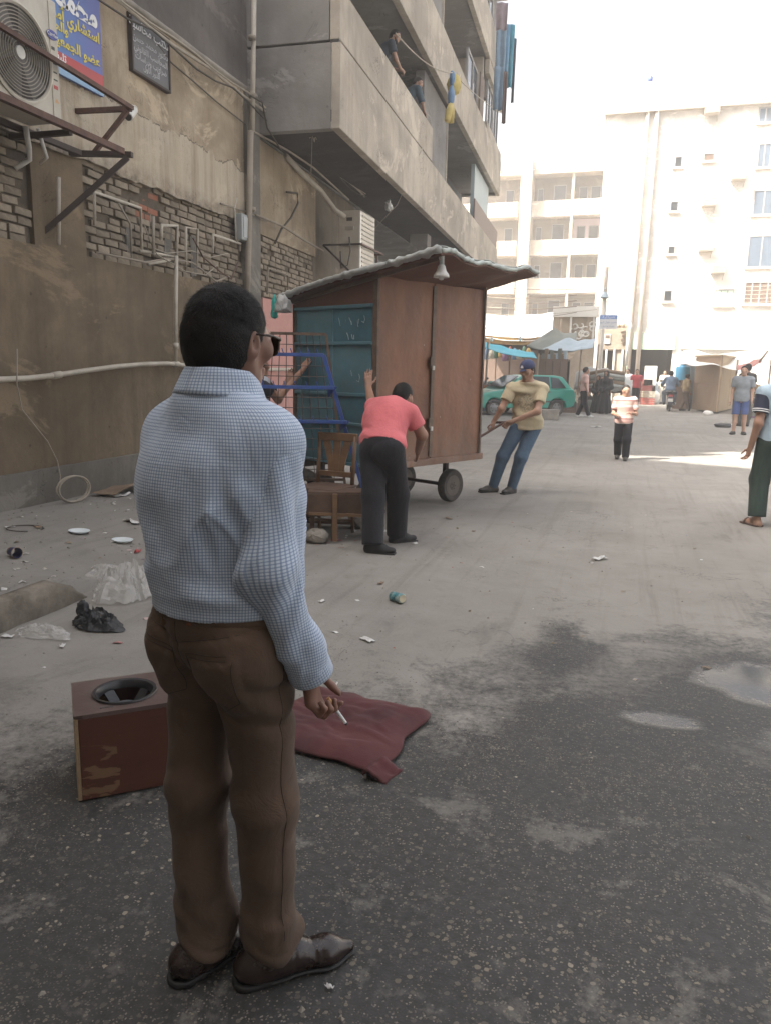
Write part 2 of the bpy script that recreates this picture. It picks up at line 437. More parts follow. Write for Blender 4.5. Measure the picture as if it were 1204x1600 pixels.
def mat_ground():
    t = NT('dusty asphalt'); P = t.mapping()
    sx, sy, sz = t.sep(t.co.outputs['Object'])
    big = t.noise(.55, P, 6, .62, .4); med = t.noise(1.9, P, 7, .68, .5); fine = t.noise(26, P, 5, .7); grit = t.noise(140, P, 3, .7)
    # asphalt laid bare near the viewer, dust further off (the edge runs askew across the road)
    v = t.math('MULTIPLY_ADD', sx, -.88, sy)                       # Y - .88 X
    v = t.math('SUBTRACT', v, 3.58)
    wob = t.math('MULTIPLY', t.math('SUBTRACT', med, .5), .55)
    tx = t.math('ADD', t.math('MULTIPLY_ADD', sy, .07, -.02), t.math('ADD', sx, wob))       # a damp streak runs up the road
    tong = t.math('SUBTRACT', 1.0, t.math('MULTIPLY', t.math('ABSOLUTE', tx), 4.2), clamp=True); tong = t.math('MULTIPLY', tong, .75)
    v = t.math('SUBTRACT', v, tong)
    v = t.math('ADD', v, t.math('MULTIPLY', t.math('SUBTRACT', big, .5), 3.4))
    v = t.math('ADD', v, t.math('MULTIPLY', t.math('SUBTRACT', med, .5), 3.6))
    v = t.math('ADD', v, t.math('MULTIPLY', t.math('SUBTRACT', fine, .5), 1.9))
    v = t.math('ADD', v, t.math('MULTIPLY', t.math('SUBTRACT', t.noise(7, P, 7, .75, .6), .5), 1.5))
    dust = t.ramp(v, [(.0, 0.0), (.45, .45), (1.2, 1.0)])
    dust = t.math('MULTIPLY', dust, t.ramp(med, [(.25, .78), (.55, 1.0)]))
    # thin dust lying in patches on the bare asphalt
    pn = t.math('ADD', t.noise(2.3, t.mapping((1, 1, 1), loc=(3.3, 1.7, 0)), 7, .72, .5), t.math('MULTIPLY', t.math('SUBTRACT', fine, .5), .22))
    patch = t.ramp(pn, [(.56, 0.0), (.64, .45), (.76, .7)])
    dust = t.math('MAXIMUM', dust, patch)
    # asphalt with worn tan pebbles
    Pd = t.node('ShaderNodeVectorMath', operation='ADD'); t.link(P, Pd.inputs[0])
    wn_ = t.node('ShaderNodeTexNoise'); wn_.inputs['Scale'].default_value = 55; t.link(P, wn_.inputs['Vector']); sc_ = t.node('ShaderNodeVectorMath', operation='SCALE'); t.link(wn_.outputs['Color'], sc_.inputs[0]); sc_.inputs['Scale'].default_value = .012; t.link(sc_.outputs[0], Pd.inputs[1]); PV = Pd.outputs[0]
    vn = t.voro(48, PV); vc = t.voro(48, PV, out='Color'); cs = t.sep(vc)
    keep = t.math('GREATER_THAN', cs[0], .50); size = t.math('MULTIPLY_ADD', cs[1], .30, .10)
    peb = t.math('MULTIPLY', t.ramp(t.math('SUBTRACT', vn, size), [(0, 1), (.04, 0)]), keep)
    vn2 = t.voro(120, PV); vc2 = t.voro(120, PV, out='Color'); cs2 = t.sep(vc2)
    peb2 = t.math('MULTIPLY', t.math('LESS_THAN', vn2, .34), t.math('GREATER_THAN', cs2[0], .42))
    pc = t.ramp(cs[2], [(0, (.055, .052, .046)), (.5, (.12, .105, .082)), (.85, (.20, .172, .128)), (1, (.30, .26, .20))])
    pc2 = t.ramp(cs2[2], [(0, (.040, .038, .036)), (.6, (.11, .10, .083)), (1, (.26, .23, .185))])
    asp = t.ramp(fine, [(.3, (.022, .0215, .0205)), (.7, (.050, .0485, .046))])
    asp = t.mix(t.math('MULTIPLY', peb2, .8), asp, pc2); asp = t.mix(peb, asp, pc)
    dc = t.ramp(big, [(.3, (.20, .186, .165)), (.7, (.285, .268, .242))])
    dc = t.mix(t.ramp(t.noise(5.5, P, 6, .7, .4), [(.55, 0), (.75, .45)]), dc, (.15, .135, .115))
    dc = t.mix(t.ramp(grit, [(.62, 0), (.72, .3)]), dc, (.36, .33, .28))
    # tyre tracks drawn in the dust along the road
    wv = t.noise(1.0, t.mapping((7.5, .32, 1), rot=(0, 0, R_(-9))), 5, .7, .2)
    dc = t.mix(t.ramp(wv, [(.52, 0), (.68, .38)]), dc, (.14, .128, .11))
    # spilled, damp stains
    stain = t.ramp(t.noise(1.15, t.mapping((1, .6, 1), loc=(9, 4, 0)), 7, .7, .8), [(.60, 0), (.70, .5)])
    dc = t.mix(stain, dc, (.11, .10, .088))
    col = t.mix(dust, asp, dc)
    # puddle film on the right
    def blob(cx, cy, rx, ry):
        a = t.math('MULTIPLY', t.math('SUBTRACT', sx, cx), 1/rx); b = t.math('MULTIPLY', t.math('SUBTRACT', sy, cy), 1/ry)
        d = t.math('ADD', t.math('MULTIPLY', a, a), t.math('MULTIPLY', b, b))
        d = t.math('ADD', d, t.math('MULTIPLY', t.math('SUBTRACT', med, .5), 2.4))
        d = t.math('ADD', d, t.math('MULTIPLY', t.math('SUBTRACT', fine, .5), .5))
        return t.ramp(d, [(.45, 1.0), (1.25, 0.0)])
    wet = t.math('MAXIMUM', blob(.78, 4.12, .36, .30), t.math('MULTIPLY', blob(.26, 3.50, .20, .10), .8))
    wet = t.math('MAXIMUM', wet, t.math('MULTIPLY', blob(.95, 3.45, .3, .2), .55))
    damp = t.math('MAXIMUM', wet, t.math('MULTIPLY', blob(.5, 3.9, 1.2, .9), .35))
    col = t.mix(t.math('MULTIPLY', damp, .85), col, (.028, .029, .032))
    r = t.math('SUBTRACT', t.ramp(dust, [(0, .62), (1, .93)]), t.math('MULTIPLY', wet, .56), clamp=True)
    cr_ = t.noise(1.1, t.mapping((1, 1, 1), loc=(4, 9, 0)), 7, .6, 1.0); ck_ = t.ramp(t.math('ABSOLUTE', t.math('SUBTRACT', cr_, .5)), [(0, 1), (.004, 0)]); ck_ = t.math('MULTIPLY', ck_, t.ramp(t.noise(.9, P, 2), [(.5, 0), (.58, .8)]))
    col = t.mix(t.math('MULTIPLY', ck_, .75), col, (.02, .019, .018))
    h = t.math('ADD', t.math('MULTIPLY', fine, .5), t.math('MULTIPLY', peb, .35)); h = t.math('ADD', h, t.math('MULTIPLY', grit, .25)); h = t.math('ADD', h, t.math('MULTIPLY', med, 1.4))
    h = t.math('MULTIPLY', h, t.math('MULTIPLY_ADD', wet, -.85, 1.0))
    return t.done(col, r, t.bump(h, .5, .012))

gx = np.unique(np.round(np.concatenate([np.linspace(-150, -30, 12), np.linspace(-30, -7, 24), np.arange(-7, -3.55, .06), [-3.48, -3.46], np.arange(-3.4, 3.2, .075), np.arange(3.2, 12, .4), np.linspace(12, 150, 20)]), 3))
gy = np.unique(np.round(np.concatenate([np.linspace(-120, -4, 18), np.arange(-4, .8, .3), np.arange(.8, 12.5, .075), np.arange(12.5, 34, .4), np.linspace(34, 80, 24), np.linspace(80, 180, 8)]), 3))
gv = [(x, y, ground_h(x, y)) for x in gx for y in gy]; ny = len(gy)
gm = MB().add(gv, [(i*ny+j, (i+1)*ny+j, (i+1)*ny+j+1, i*ny+j+1) for i in range(len(gx)-1) for j in range(ny-1)])
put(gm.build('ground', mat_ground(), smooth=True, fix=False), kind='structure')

M_concrete = M_plain('dirty concrete', (.30, .275, .24), .92, .2, 3, .35, 60, dirt=(.10, .09, .078), dirt_scale=1.6, dirt_amt=.7)
M_kerb = M_plain('grimy kerb concrete', (.20, .175, .14), .95, .3, 7, .8, 35, dirt=(.075, .062, .048), dirt_scale=4, dirt_amt=.85)
def kerb():
    m = MB(); n = 260
    def fn(u, v):
        y = -2 + u*6.25; e = .024*mnoise.noise(Vector((y*6, v*3, 1))) + .012*mnoise.noise(Vector((y*19, v*9, 4))) + .035*max(0, mnoise.noise(Vector((y*2.1, 4, 2))))
        w = v*3; end = sstep(4.25, 3.9, y)
        if w < 1: return (-3.36 + e*.5, y, -.02 + (.19*w - e*w)*end)
        if w < 2: return (-3.36 - .13*(w-1) - e*.5*(2-w), y, -.02 + (.19 - e*(2-w))*end)
        return (-3.49, y, -.02+.19*end*(1-.6*(w-2)))
    m.grid(fn, n, 9)
    o = m.build('kerb', M_kerb, smooth=True); put(o, kind='structure')
kerb()

# ------------------------------------------------------------------ the low plastered building on the left
WX = -5.55
def mat_plaster(name, c, c2, stain, streak=.5, sc=1.0, extra=None):
    t = NT(name); P = t.mapping(); n = t.noise(1.3*sc, P, 8, .68, .4); f = t.noise(14, P, 6, .7)
    col = t.ramp(n, [(.36, c), (.60, c2)])
    lg_ = t.noise(.5, t.mapping((1, 1, 1.5), loc=(8, 2, 5)), 4, .6, .5); col = t.mix(t.ramp(lg_, [(.40, 0), (.60, .62)]), col, tuple(x*.58 for x in c))
    col = t.mix(t.ramp(f, [(.5, 0), (.75, .35)]), col, tuple(x*.72 for x in c))
    s = t.noise(1.0, t.mapping((1, 5.5, .35)), 7, .66, .2)
    col = t.mix(t.ramp(s, [(.48, 0), (.72, streak)]), col, stain)
    pl = t.noise(.75, t.mapping((1, 1, 1.4), loc=(2, 7, 1)), 7, .7, .6)
    col = t.mix(t.ramp(pl, [(.56, 0), (.60, .7)]), col, tuple(min(1, x*1.18) for x in c2))
    sp = t.voro(3.1, t.mapping((1, 1, 1)), out='Distance')
    sd = t.node('ShaderNodeSeparateXYZ'); 
    col = t.mix(t.ramp(sp, [(.03, .7), (.07, 0)]), col, tuple(x*.35 for x in c))
    # crazing: thin cracks where two noise fields meet
    cr = t.noise(1.05, t.mapping((1, 1, 1), loc=(5, 1, 3)), 6, .62, 1.2)
    ck = t.math('ABSOLUTE', t.math('SUBTRACT', cr, .5)); ck = t.ramp(ck, [(0, 1), (.0045, 0)])
    ck = t.math('MULTIPLY', ck, t.ramp(t.noise(.8, P, 3), [(.5, 0), (.6, 1)]))
    col = t.mix(t.math('MULTIPLY', ck, .8), col, (.03, .025, .02))
    h = t.math('ADD', t.math('MULTIPLY', f, .6), t.math('MULTIPLY', n, 2.0)); h = t.math('SUBTRACT', h, t.math('MULTIPLY', ck, .7))
    if extra: col, h = extra(t, col, h)
    return t.done(col, .93, t.bump(h, .6, .015))
M_pl_low = mat_plaster('lower ochre plaster', (.150, .112, .070), (.222, .170, .110), (.085, .062, .040), .5)
def lime_band(t, col, h):
    """the lower half of the plaster is washed pale with drips, under a broken horizontal crack"""
    s = t.sep(t.co.outputs['Object']); w1 = t.noise(1.4, t.mapping((0, 1, 0)), 6, .7, .4); w2 = t.noise(9, None, 4, .7)
    zc = t.math('ADD', t.math('MULTIPLY_ADD', w1, .5, 4.08), t.math('MULTIPLY', t.math('SUBTRACT', w2, .5), .08))
    d = t.math('SUBTRACT', s[2], zc)
    low = t.ramp(d, [(.0, 1), (.02, 0)]); drip = t.noise(1, t.mapping((1, 7, .5), loc=(1, 2, 3)), 6, .7, .2)
    col = t.mix(t.math('MULTIPLY', low, t.ramp(drip, [(.36, .15), (.58, .85)])), col, (.46, .405, .32))
    ck = t.ramp(t.math('ABSOLUTE', d), [(0, 1), (.012, 0)]); ck = t.math('MULTIPLY', ck, t.ramp(t.noise(3, t.mapping((0, 1, 0)), 3), [(.38, 0), (.5, 1)]))
    col = t.mix(t.math('MULTIPLY', ck, .85), col, (.035, .027, .02))
    foot = t.ramp(s[2], [(0, 0), (1, 1)]); ft = t.math('SUBTRACT', 1.0, t.math('MULTIPLY', t.math('SUBTRACT', s[2], 3.6), 5.0), clamp=True)
    col = t.mix(t.math('MULTIPLY', ft, t.ramp(w2, [(.35, .9), (.6, .2)])), col, (.09, .07, .05))
    return col, t.math('SUBTRACT', t.math('ADD', h, t.math('MULTIPLY', low, .5)), t.math('MULTIPLY', ck, 1.2))
M_pl_up = mat_plaster('upper ochre plaster', (.31, .243, .165), (.44, .362, .262), (.15, .115, .08), .55, 1.2, lime_band)
M_pl_b2 = mat_plaster('old ochre plaster under the balcony', (.27, .212, .145), (.40, .33, .24), (.13, .10, .07), .55, 1.2)
M_plinth = mat_plaster('cement plinth', (.15, .138, .118), (.20, .185, .16), (.085, .075, .062), .4)
M_grey_wall = mat_plaster('sooty grey wall', (.115, .102, .092), (.155, .138, .125), (.07, .062, .056), .4, .8)
M_brick = M_plain('grey painted brick', (.27, .225, .168), .93, .26, 9, .5, 50, dirt=(.09, .075, .06), dirt_scale=5, dirt_amt=.7, rnd=.22)
M_brick_red = M_plain('bare red brick', (.30, .12, .07), .93, .25, 12, .5, 60, dirt=(.15, .1, .08), dirt_scale=6)
M_mortar = M_plain('dark mortar', (.105, .086, .064), .96, .3, 12, .6, 70)

nb = thing('plastered_building', 'low old building with flaking ochre plaster and a band of bare grey bricks', 'building', (WX, 7, 0))
MB().box2((-15, -9, -.1), (WX-.09, 11.1, 8.3)).build('upper_wall', M_grey_wall, nb)
def wall_sheet(y0, y1, z0, z1, x, thick, ny_, nz_, amp, ragged=0.0, seed=0):
    def fn(u, v):
        y = y0+(y1-y0)*u; z = z0+(z1-z0)*v
        if ragged:
            r = ragged*(mnoise.noise(Vector((y*1.7, seed, 0))) + .6*mnoise.noise(Vector((y*5.1, seed, 3))) + .35*mnoise.noise(Vector((y*13, seed, 6))))
            z += r*(1-v)**3
        return (x + amp*mnoise.noise(Vector((y*1.1, z*1.1, seed))) + .35*amp*mnoise.noise(Vector((y*4, z*4, seed+9))), y, z)
    return MB().grid(fn, ny_, nz_, thick)
wall_sheet(-8, 11.05, .45, 2.66, WX, .07, 130, 18, .014, 0, 1).build('lower_plaster', M_pl_low, nb, smooth=True, angle=50)
wall_sheet(-8, 11.05, 3.60, 5.40, WX+.035, .10, 260, 22, .016, .045, 2).build('upper_plaster', M_pl_up, nb, smooth=True, angle=50)
wall_sheet(-8, 11.1, -.05, .49, WX+.06, .12, 130, 6, .018, 0, 3).build('plinth', M_plinth, nb, smooth=True, angle=50)
MB().box2((WX-.088, -8, 2.5), (WX-.055, 11.1, 3.72)).build('mortar_bed', M_mortar, nb)
wall_sheet(6.42, 7.18, 2.64, 3.62, WX-.004, .05, 12, 12, .012, 0, 4).build('pilaster', M_pl_low, nb, smooth=True, angle=50)
lm = MB()
def ledge_fn(u, v):
    y = -8+19.1*u; e = .012*mnoise.noise(Vector((y*3, v*4, 2)))
    prof = [(WX+.03, 5.39), (WX+.075, 5.41), (WX+.085, 5.45), (WX+.06, 5.475), (WX-.095, 5.49)]
    i = min(3, int(v*4)); f = v*4-i
    return (prof[i][0]*(1-f)+prof[i+1][0]*f+e, y, prof[i][1]*(1-f)+prof[i+1][1]*f+e)
lm.grid(ledge_fn, 120, 8); lm.build('ledge', M_concrete, nb, smooth=True)
wall_sheet(10.72, 11.12, .3, 5.42, WX+.09, .16, 6, 40, .012, 0, 5).build('corner_pier', M_plinth, nb, smooth=True, angle=50)
# bricks: one mesh in a few shapes, laid in courses with uneven joints
def brick_mesh(seed):
    r = random.Random(seed); b = bmesh.new(); bmesh.ops.create_cube(b, size=1)
    for v in b.verts: v.co = Vector((v.co.x*.075, v.co.y*.215, v.co.z*.066)) + Vector([r.uniform(-.004, .004) for _ in range(3)])
    bmesh.ops.bevel(b, geom=b.edges[:], offset=.005, segments=1, affect='EDGES')
    me = bpy.data.meshes.new('brick'); b.to_mesh(me); b.free(); me.materials.append(M_brick); return me
BM = [brick_mesh(i) for i in range(6)]
br = random.Random(3); nbrick = 0; rest = MB()
z = 2.69; row = 0
spots = []
while z < 3.66:
    for (ya, yb) in ((4.6, 6.42), (7.18, 10.72)):
        y = ya + (.0 if row % 2 else -.11)
        while y < yb-.02:
            L = .215*br.uniform(.86, 1.08)
            if y >= ya-.02 and y+L < yb+.06 and br.random() > .035: spots.append((y+L/2, z+br.uniform(-.005, .005), L, br.uniform(-.016, .016)))
            y += L+br.uniform(.012, .022)
    z += .083; row += 1
for (y, zz, L, dx) in spots:
    red = 8.15 < y < 8.55 and zz > 3.25
    o = bpy.data.objects.new('brick', br.choice(BM)); COL.objects.link(o); o.parent = nb
    o.location = (WX-.062+dx-(.03 if red else 0)-nb.location.x, y-7, zz); o.scale = (1, L/.215, br.uniform(.9, 1.06))
    o.rotation_euler = (br.uniform(-.02, .02), br.uniform(-.03, .03), br.uniform(-.03, .03)); nbrick += 1
    if red:
        me = o.data.copy(); me.materials.clear(); me.materials.append(M_brick_red); o.data = me
# bits of plaster left on the brick band
for (y, zz, w, h) in ((9.35, 2.95, .14, .5), (8.75, 3.05, .16, .42), (7.95, 2.9, .1, .34)):
    MB().grid(lambda u, v: (WX-.012+.01*mnoise.noise(Vector((u*3, v*3, y))), y+w*(u-.5)+.02*mnoise.noise(Vector((v*4, y, 0))), zz+h*(v-.5)+.02*mnoise.noise(Vector((u*4, y, 1)))), 6, 8, .03).build('plaster_patch', M_plinth, nb)

# ------------------------------------------------------------------ unseen blocks added behind the low building and the viewer to shade the street
M_far_dull = M_plain('dull render', (.33, .29, .24), .92, .15, 1.2, .3, 20)
tb = thing('street_shade_block', 'tall plain unseen block added behind the low plastered building to shade the street', 'building', (-19, -12, 0))
m = MB(); H = 21.0
_pts = [(-36, 10.8), (-13.16, 3.6), (-11.25, 2.96), (-8.0, 1.94), (-8.0, -40), (-36, -40)]
m.prism([(x, y, 0) for x, y in _pts], (0, 0, H)); m.build('wall', M_far_dull, tb)
m = MB(); m.prism([(x*1.0, y, H+.001) for x, y in _pts], (0, 0, .5)); m.build('roof_parapet', M_far_dull, tb)

cbk = thing('foreground_shade_block', 'plain unseen block added behind the viewer to darken the foreground', 'building', (0, -9, 0))  # added out of view to cut the skylight on the near ground
MB().box2((-5.4, -14, 0), (9, -2.6, 13.5)).build('wall', M_far_dull, cbk); MB().box2((-5.5, -14, 13.502), (9.1, -2.5, 14)).build('roof_parapet', M_far_dull, cbk)

# ------------------------------------------------------------------ apartment building with concrete balconies
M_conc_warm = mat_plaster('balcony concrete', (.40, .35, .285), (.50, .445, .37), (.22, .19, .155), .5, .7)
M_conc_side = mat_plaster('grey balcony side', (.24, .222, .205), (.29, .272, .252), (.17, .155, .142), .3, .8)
M_inner = mat_plaster('inner grey render', (.20, .19, .18), (.25, .24, .225), (.13, .12, .115), .3, .8)  # plain grey of the inner and set-back walls
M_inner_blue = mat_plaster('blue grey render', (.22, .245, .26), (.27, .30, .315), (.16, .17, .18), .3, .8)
M_soffit = mat_plaster('dark soffit', (.05, .047, .045), (.07, .066, .063), (.035, .033, .032), .3, .8)  # very dark tone for the first slab's underside and the groove strip
M_panel_blue = M_plain('pale blue panel', (.36, .43, .44), .6, .08, 2, .1, 30)
M_rail_brown = M_plain('brown metal sheet', (.17, .12, .10), .6, .12, 3, .1, 30)
M_dark_glass = M_plain('dark window glass', (.03, .035, .04), .12, .1, 3, 0)
M_win_frame = M_plain('dull window frame', (.30, .29, .28), .6, .1, 8, .1, 40)
M_wood_dark = M_plain('dark shutter wood', (.13, .09, .07), .7, .2, 6, .2, 40)
B2 = thing('apartment_building', 'concrete apartment building with long balconies overhanging the street', 'building', (-4.22, 11.2, 0), R_(2.6))
LEN = 19.4
def b2(m, name, mat, **k): return m.build(name, mat, B2, world=False, **k)
def b2bands(z0, z1, u0=0.0, u1=LEN, x=0.0, t=.14): return MB().box2((x-t, u0, z0), (x, u1, z1))
TOP = 22.5
# ground-floor wall under the balcony
m = MB(); m.box2((-1.60, 0, 0), (-1.37, 5.2, 4.93)); b2(m, 'ground_wall', mat_plaster('sooty ochre wall', (.15, .128, .10), (.21, .18, .14), (.08, .066, .05), .5))
m = MB(); m.box2((-1.369, .06, 2.62), (-1.352, 2.62, 3.56)); b2(m, 'mortar_bed', M_mortar)
for r_i in range(11):
    y = .08 if r_i % 2 else .0
    while y < 2.45:
        L = .215*br.uniform(.86, 1.08)
        if y > .05 and br.random() > .05:
            o = bpy.data.objects.new('brick', br.choice(BM)); COL.objects.link(o); o.parent = B2; o.location = (-1.355+br.uniform(-.014, .016), y+L/2, 2.66+r_i*.083+br.uniform(-.005, .005)); o.scale = (1, L/.215, br.uniform(.9, 1.06)); o.rotation_euler = (br.uniform(-.02, .02), br.uniform(-.03, .03), br.uniform(-.03, .03))
        y += L+br.uniform(.012, .022)
m = MB(); m.box2((-1.37, 0.02, 3.54), (-1.30, 2.6, 4.90)); b2(m, 'old_plaster', M_pl_b2)
m = MB(); m.box2((-1.36, .15, .30), (-1.29, 3.6, 2.60)); m.build('pink_panel', M_plain('pink limewash', (.52, .27, .235), .9, .14, 3, .3, 50, dirt=(.3, .2, .17), dirt_scale=3), B2, world=False)
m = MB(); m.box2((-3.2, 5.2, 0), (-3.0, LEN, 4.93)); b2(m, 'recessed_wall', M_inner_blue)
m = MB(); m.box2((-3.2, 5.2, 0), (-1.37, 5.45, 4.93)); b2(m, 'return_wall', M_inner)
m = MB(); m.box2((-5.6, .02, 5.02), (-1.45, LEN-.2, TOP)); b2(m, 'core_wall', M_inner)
m = MB()
for u in (8.5, 13.5, 18.6): m.box2((-.9, u, 0), (-.45, u+.45, 4.9))
b2(m, 'columns', M_conc_side); COL.objects['columns']['kind'] = 'stuff'
for k, zb in enumerate((4.95, 8.03, 11.38, 14.7, 18.0)):
    zt = zb + (1.15 if k == 0 else 1.2)
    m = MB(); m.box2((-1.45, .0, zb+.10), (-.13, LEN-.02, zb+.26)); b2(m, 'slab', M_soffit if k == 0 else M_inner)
    ang = m
    m = b2bands(zb, zt); b2(m, 'fascia', M_conc_warm, bev=.012)
    m = MB(); m.box2((-1.45, -.004, zb), (-.14, .13, zt)); b2(m, 'side_wall', M_conc_side, bev=.01)
    m = MB(); m.box2((-1.45, LEN-.13, zb), (-.14, LEN+.004, zt)); b2(m, 'side_wall', M_conc_side, bev=.01)
    if k: 
        m = MB(); m.box2((-1.32, -.002, zt), (-.02, .12, zt+.75)); b2(m, 'raised_side', M_conc_side, bev=.01)
# first floor
zt = 6.10
m = MB(); m.box2((-.16, -.001, zt+.035), (-.012, 6.7, 6.83)); b2(m, 'parapet', M_conc_warm, bev=.012)
m = MB(); m.box2((-1.45, -.003, zt+.03), (-.17, .135, 6.83)); b2(m, 'parapet_side', M_conc_side, bev=.01)
m = MB(); m.box2((-.16, -.0, zt), (-.03, 6.7, zt+.035)); b2(m, 'groove_strip', M_soffit)
m = MB(); m.box2((-.42, 6.62, zt), (-.22, 9.4, 8.02)); b2(m, 'closing_wall', M_inner)
m = MB(); m.box2((-.42, 9.401, zt), (-.19, 9.47, 8.02)); b2(m, 'lit_wall_edge', M_conc_warm)  # paler strip painting the lit end of the closing wall
m = MB(); m.box2((-1.45, 9.6, zt), (-1.40, LEN-.2, 8.0)); b2(m, 'loggia_wall', M_inner_blue)
m = MB(); m.box2((-.36, 14.6, zt), (-.24, 18.0, 8.02)); b2(m, 'side_panel', M_panel_blue)
m = MB(); m.box2((-.06, 13.4, zt), (-.02, LEN-.05, 6.72)); b2(m, 'balcony_rail', M_rail_brown)
m = MB(); m.box2((-1.42, 2.6, zt), (-1.38, 3.5, 8.0)); b2(m, 'door', M_panel_blue)
m = MB(); m.box2((-1.42, 4.6, zt), (-1.37, 5.6, 7.95)); b2(m, 'door', M_wood_dark)
# second floor
zt = 9.23
m = MB(); m.box2((-.62, .2, zt), (-.42, 9.4, 11.36)); b2(m, 'closing_wall', M_inner)
m = MB(); m.box2((-.62, 9.401, zt), (-.38, 9.47, 11.36)); b2(m, 'lit_wall_edge', M_conc_warm)  # lit wall end painted in the paler concrete, as on the floor below
m = MB(); m.box2((-1.45, 9.6, zt), (-1.4, 15.4, 11.3)); b2(m, 'loggia_wall', mat_plaster('warm loggia render', (.36, .30, .25), (.42, .36, .31), (.25, .2, .17), .3))
m = MB(); m.box2((-1.4, 15.2, zt), (-.2, 15.4, 11.36)); b2(m, 'partition', M_conc_warm)
def b2win(u0, u1, z0, z1, x=-.1):
    f = MB()
    for a in (u0, (u0+u1)/2-.03, u1-.06): f.box2((x-.06, a, z0), (x, a+.06, z1))
    f.box2((x-.055, u0, z0), (x-.005, u1, z0+.06)); f.box2((x-.055, u0, z1-.06), (x-.005, u1, z1))
    fo = b2(f, 'window', M_win_frame)
    p = MB().box2((x-.045, u0+.05, z0+.05), (x-.03, u1-.05, z1-.05)).build('pane', M_dark_glass, fo, world=False)
    return fo
b2win(11.7, 13.6, 9.25, 10.35); m = MB(); m.box2((-.07, 13.7, 9.25), (-.03, 14.5, 10.4)); b2(m, 'shutter', M_wood_dark)
for u in (15.8, 17.4): b2win(u, u+1.4, 9.5, 10.9)
m = MB(); m.box2((-.16, 15.4, zt), (-.02, LEN, 9.5)); m.box2((-.16, 15.4, 10.95), (-.02, LEN, 11.36)); b2(m, 'window_wall', M_conc_warm)
# upper floors (mostly above the frame)
for zt, zz in ((12.58, 14.68), (15.9, 17.98), (19.2, TOP)):
    m = MB(); m.box2((-.6, .2, zt), (-.4, 9.4, zz)); m.box2((-.6, 12.5, zt), (-.4, LEN-.1, zz)); b2(m, 'closing_wall', M_inner)
    b2win(10.0, 11.8, zt+.3, zz-.3, -.9); b2win(13.5, 15.0, zt+.5, zz-.4, -.36); b2win(16.4, 18.2, zt+.5, zz-.4, -.36)
m = MB(); m.box2((-1.45, -.05, TOP), (.02, LEN, TOP+.3)); b2(m, 'roof_slab', M_conc_warm)

# ------------------------------------------------------------------ sunlit block closing the street on the right
FY = 46.0
M_cream = mat_plaster('sunlit cream render', (.72, .68, .62), (.78, .74, .69), (.6, .55, .49), .35, .25)
M_cornice = M_plain('cornice', (.42, .37, .32), .9, .12, 1.5, .2, 20)
FB = thing('cream_apartment_block', 'tall cream apartment block in full sun, air conditioners dotted on its face', 'building', (4, FY, 0))
x0 = onY(940, 300, FY).x
zr = 15.1
MB().box2((x0, FY, 4.0), (17, FY+12, zr)).build('wall', M_cream, FB)
m = MB(); m.box2((x0-.12, FY-.35, zr), (17.1, FY+12, zr+.42)); m.build('cornice', M_cornice, FB)
m = MB(); m.box2((x0+.1, FY+.1, zr+.42), (17, FY+12, zr+1.0)); m.build('roof_parapet', M_cream, FB)
def fbwin(a, b, mat_in=M_dark_glass, mull=1, name='window', frame=M_win_frame, rec=.10):
    p, q = onY(*a, FY), onY(*b, FY); xa, xb = min(p.x, q.x), max(p.x, q.x); za, zb = min(p.z, q.z), max(p.z, q.z)
    f = MB(); y0, y1 = FY-.05, FY+.03; w = .07
    f.box2((xa, y0, za), (xa+w, y1, zb)); f.box2((xb-w, y0, za), (xb, y1, zb)); f.box2((xa+w, y0, za), (xb-w, y1, za+w)); f.box2((xa+w, y0, zb-w), (xb-w, y1, zb))
    for i in range(mull): c = xa+(xb-xa)*(i+1)/(mull+1); f.box2((c-.03, y0+.01, za+w), (c+.03, y1, zb-w))
    fo = f.build(name, frame, FB)
    MB().box2((xa+w, FY-.02, za+w), (xb-w, FY-.005, zb-w)).build('pane', mat_in, fo)
    MB().box2((xa-.08, FY-.14, za-.08), (xb+.08, FY-.002, za-.003)).build('sill', M_cornice, fo)
M_blueglass = M_plain('window glass', (.10, .13, .17), .1, .1, 2, 0)
for a, b in (((1185, 168), (1206, 192)), ((1184, 224), (1202, 262)), ((1177, 297), (1208, 336)), ((1169, 368), (1208, 418))): fbwin(a, b, M_blueglass)
fbwin((1163, 440), (1208, 476), M_wood_dark, 3)
for a, b in (((1053, 244), (1065, 262)), ((1046, 314), (1059, 331)), ((1042, 384), (1054, 398)), ((1036, 453), (1049, 472))): fbwin(a, b, M_dark_glass, 0)
fbwin((1098, 239), (1116, 252), M_wood_dark, 0)
fbwin((1116, 452), (1144, 478), M_plain('pale green shutter', (.45, .58, .46), .6, .1, 3, .1, 30), 2, 'shuttered_window')
# two riser pipes that stand above the roof
for (bx, by, tx, ty, nm) in ((988, 505, 1013, 128, 0), (999, 505, 1030, 140, 1)):
    p, q = onY(bx, by, FY-.15), onY(tx, ty, FY-.15)
    X = (p.x+q.x)/2
    m = MB(); m.tube([(X, FY-.15, 1.2), (X, FY-.15, q.z)], .095 if nm == 0 else .12, 10); m.build('riser_pipe', M_cornice, FB, smooth=True)
    if nm == 0: MB().lathe([(.08, 0), (.12, .06), (.13, .2), (.04, .28)], (X, FY-.15, q.z), n=10).build('vent_cap', M_plain('blue plastic', (.05, .09, .3), .5), FB, smooth=True)
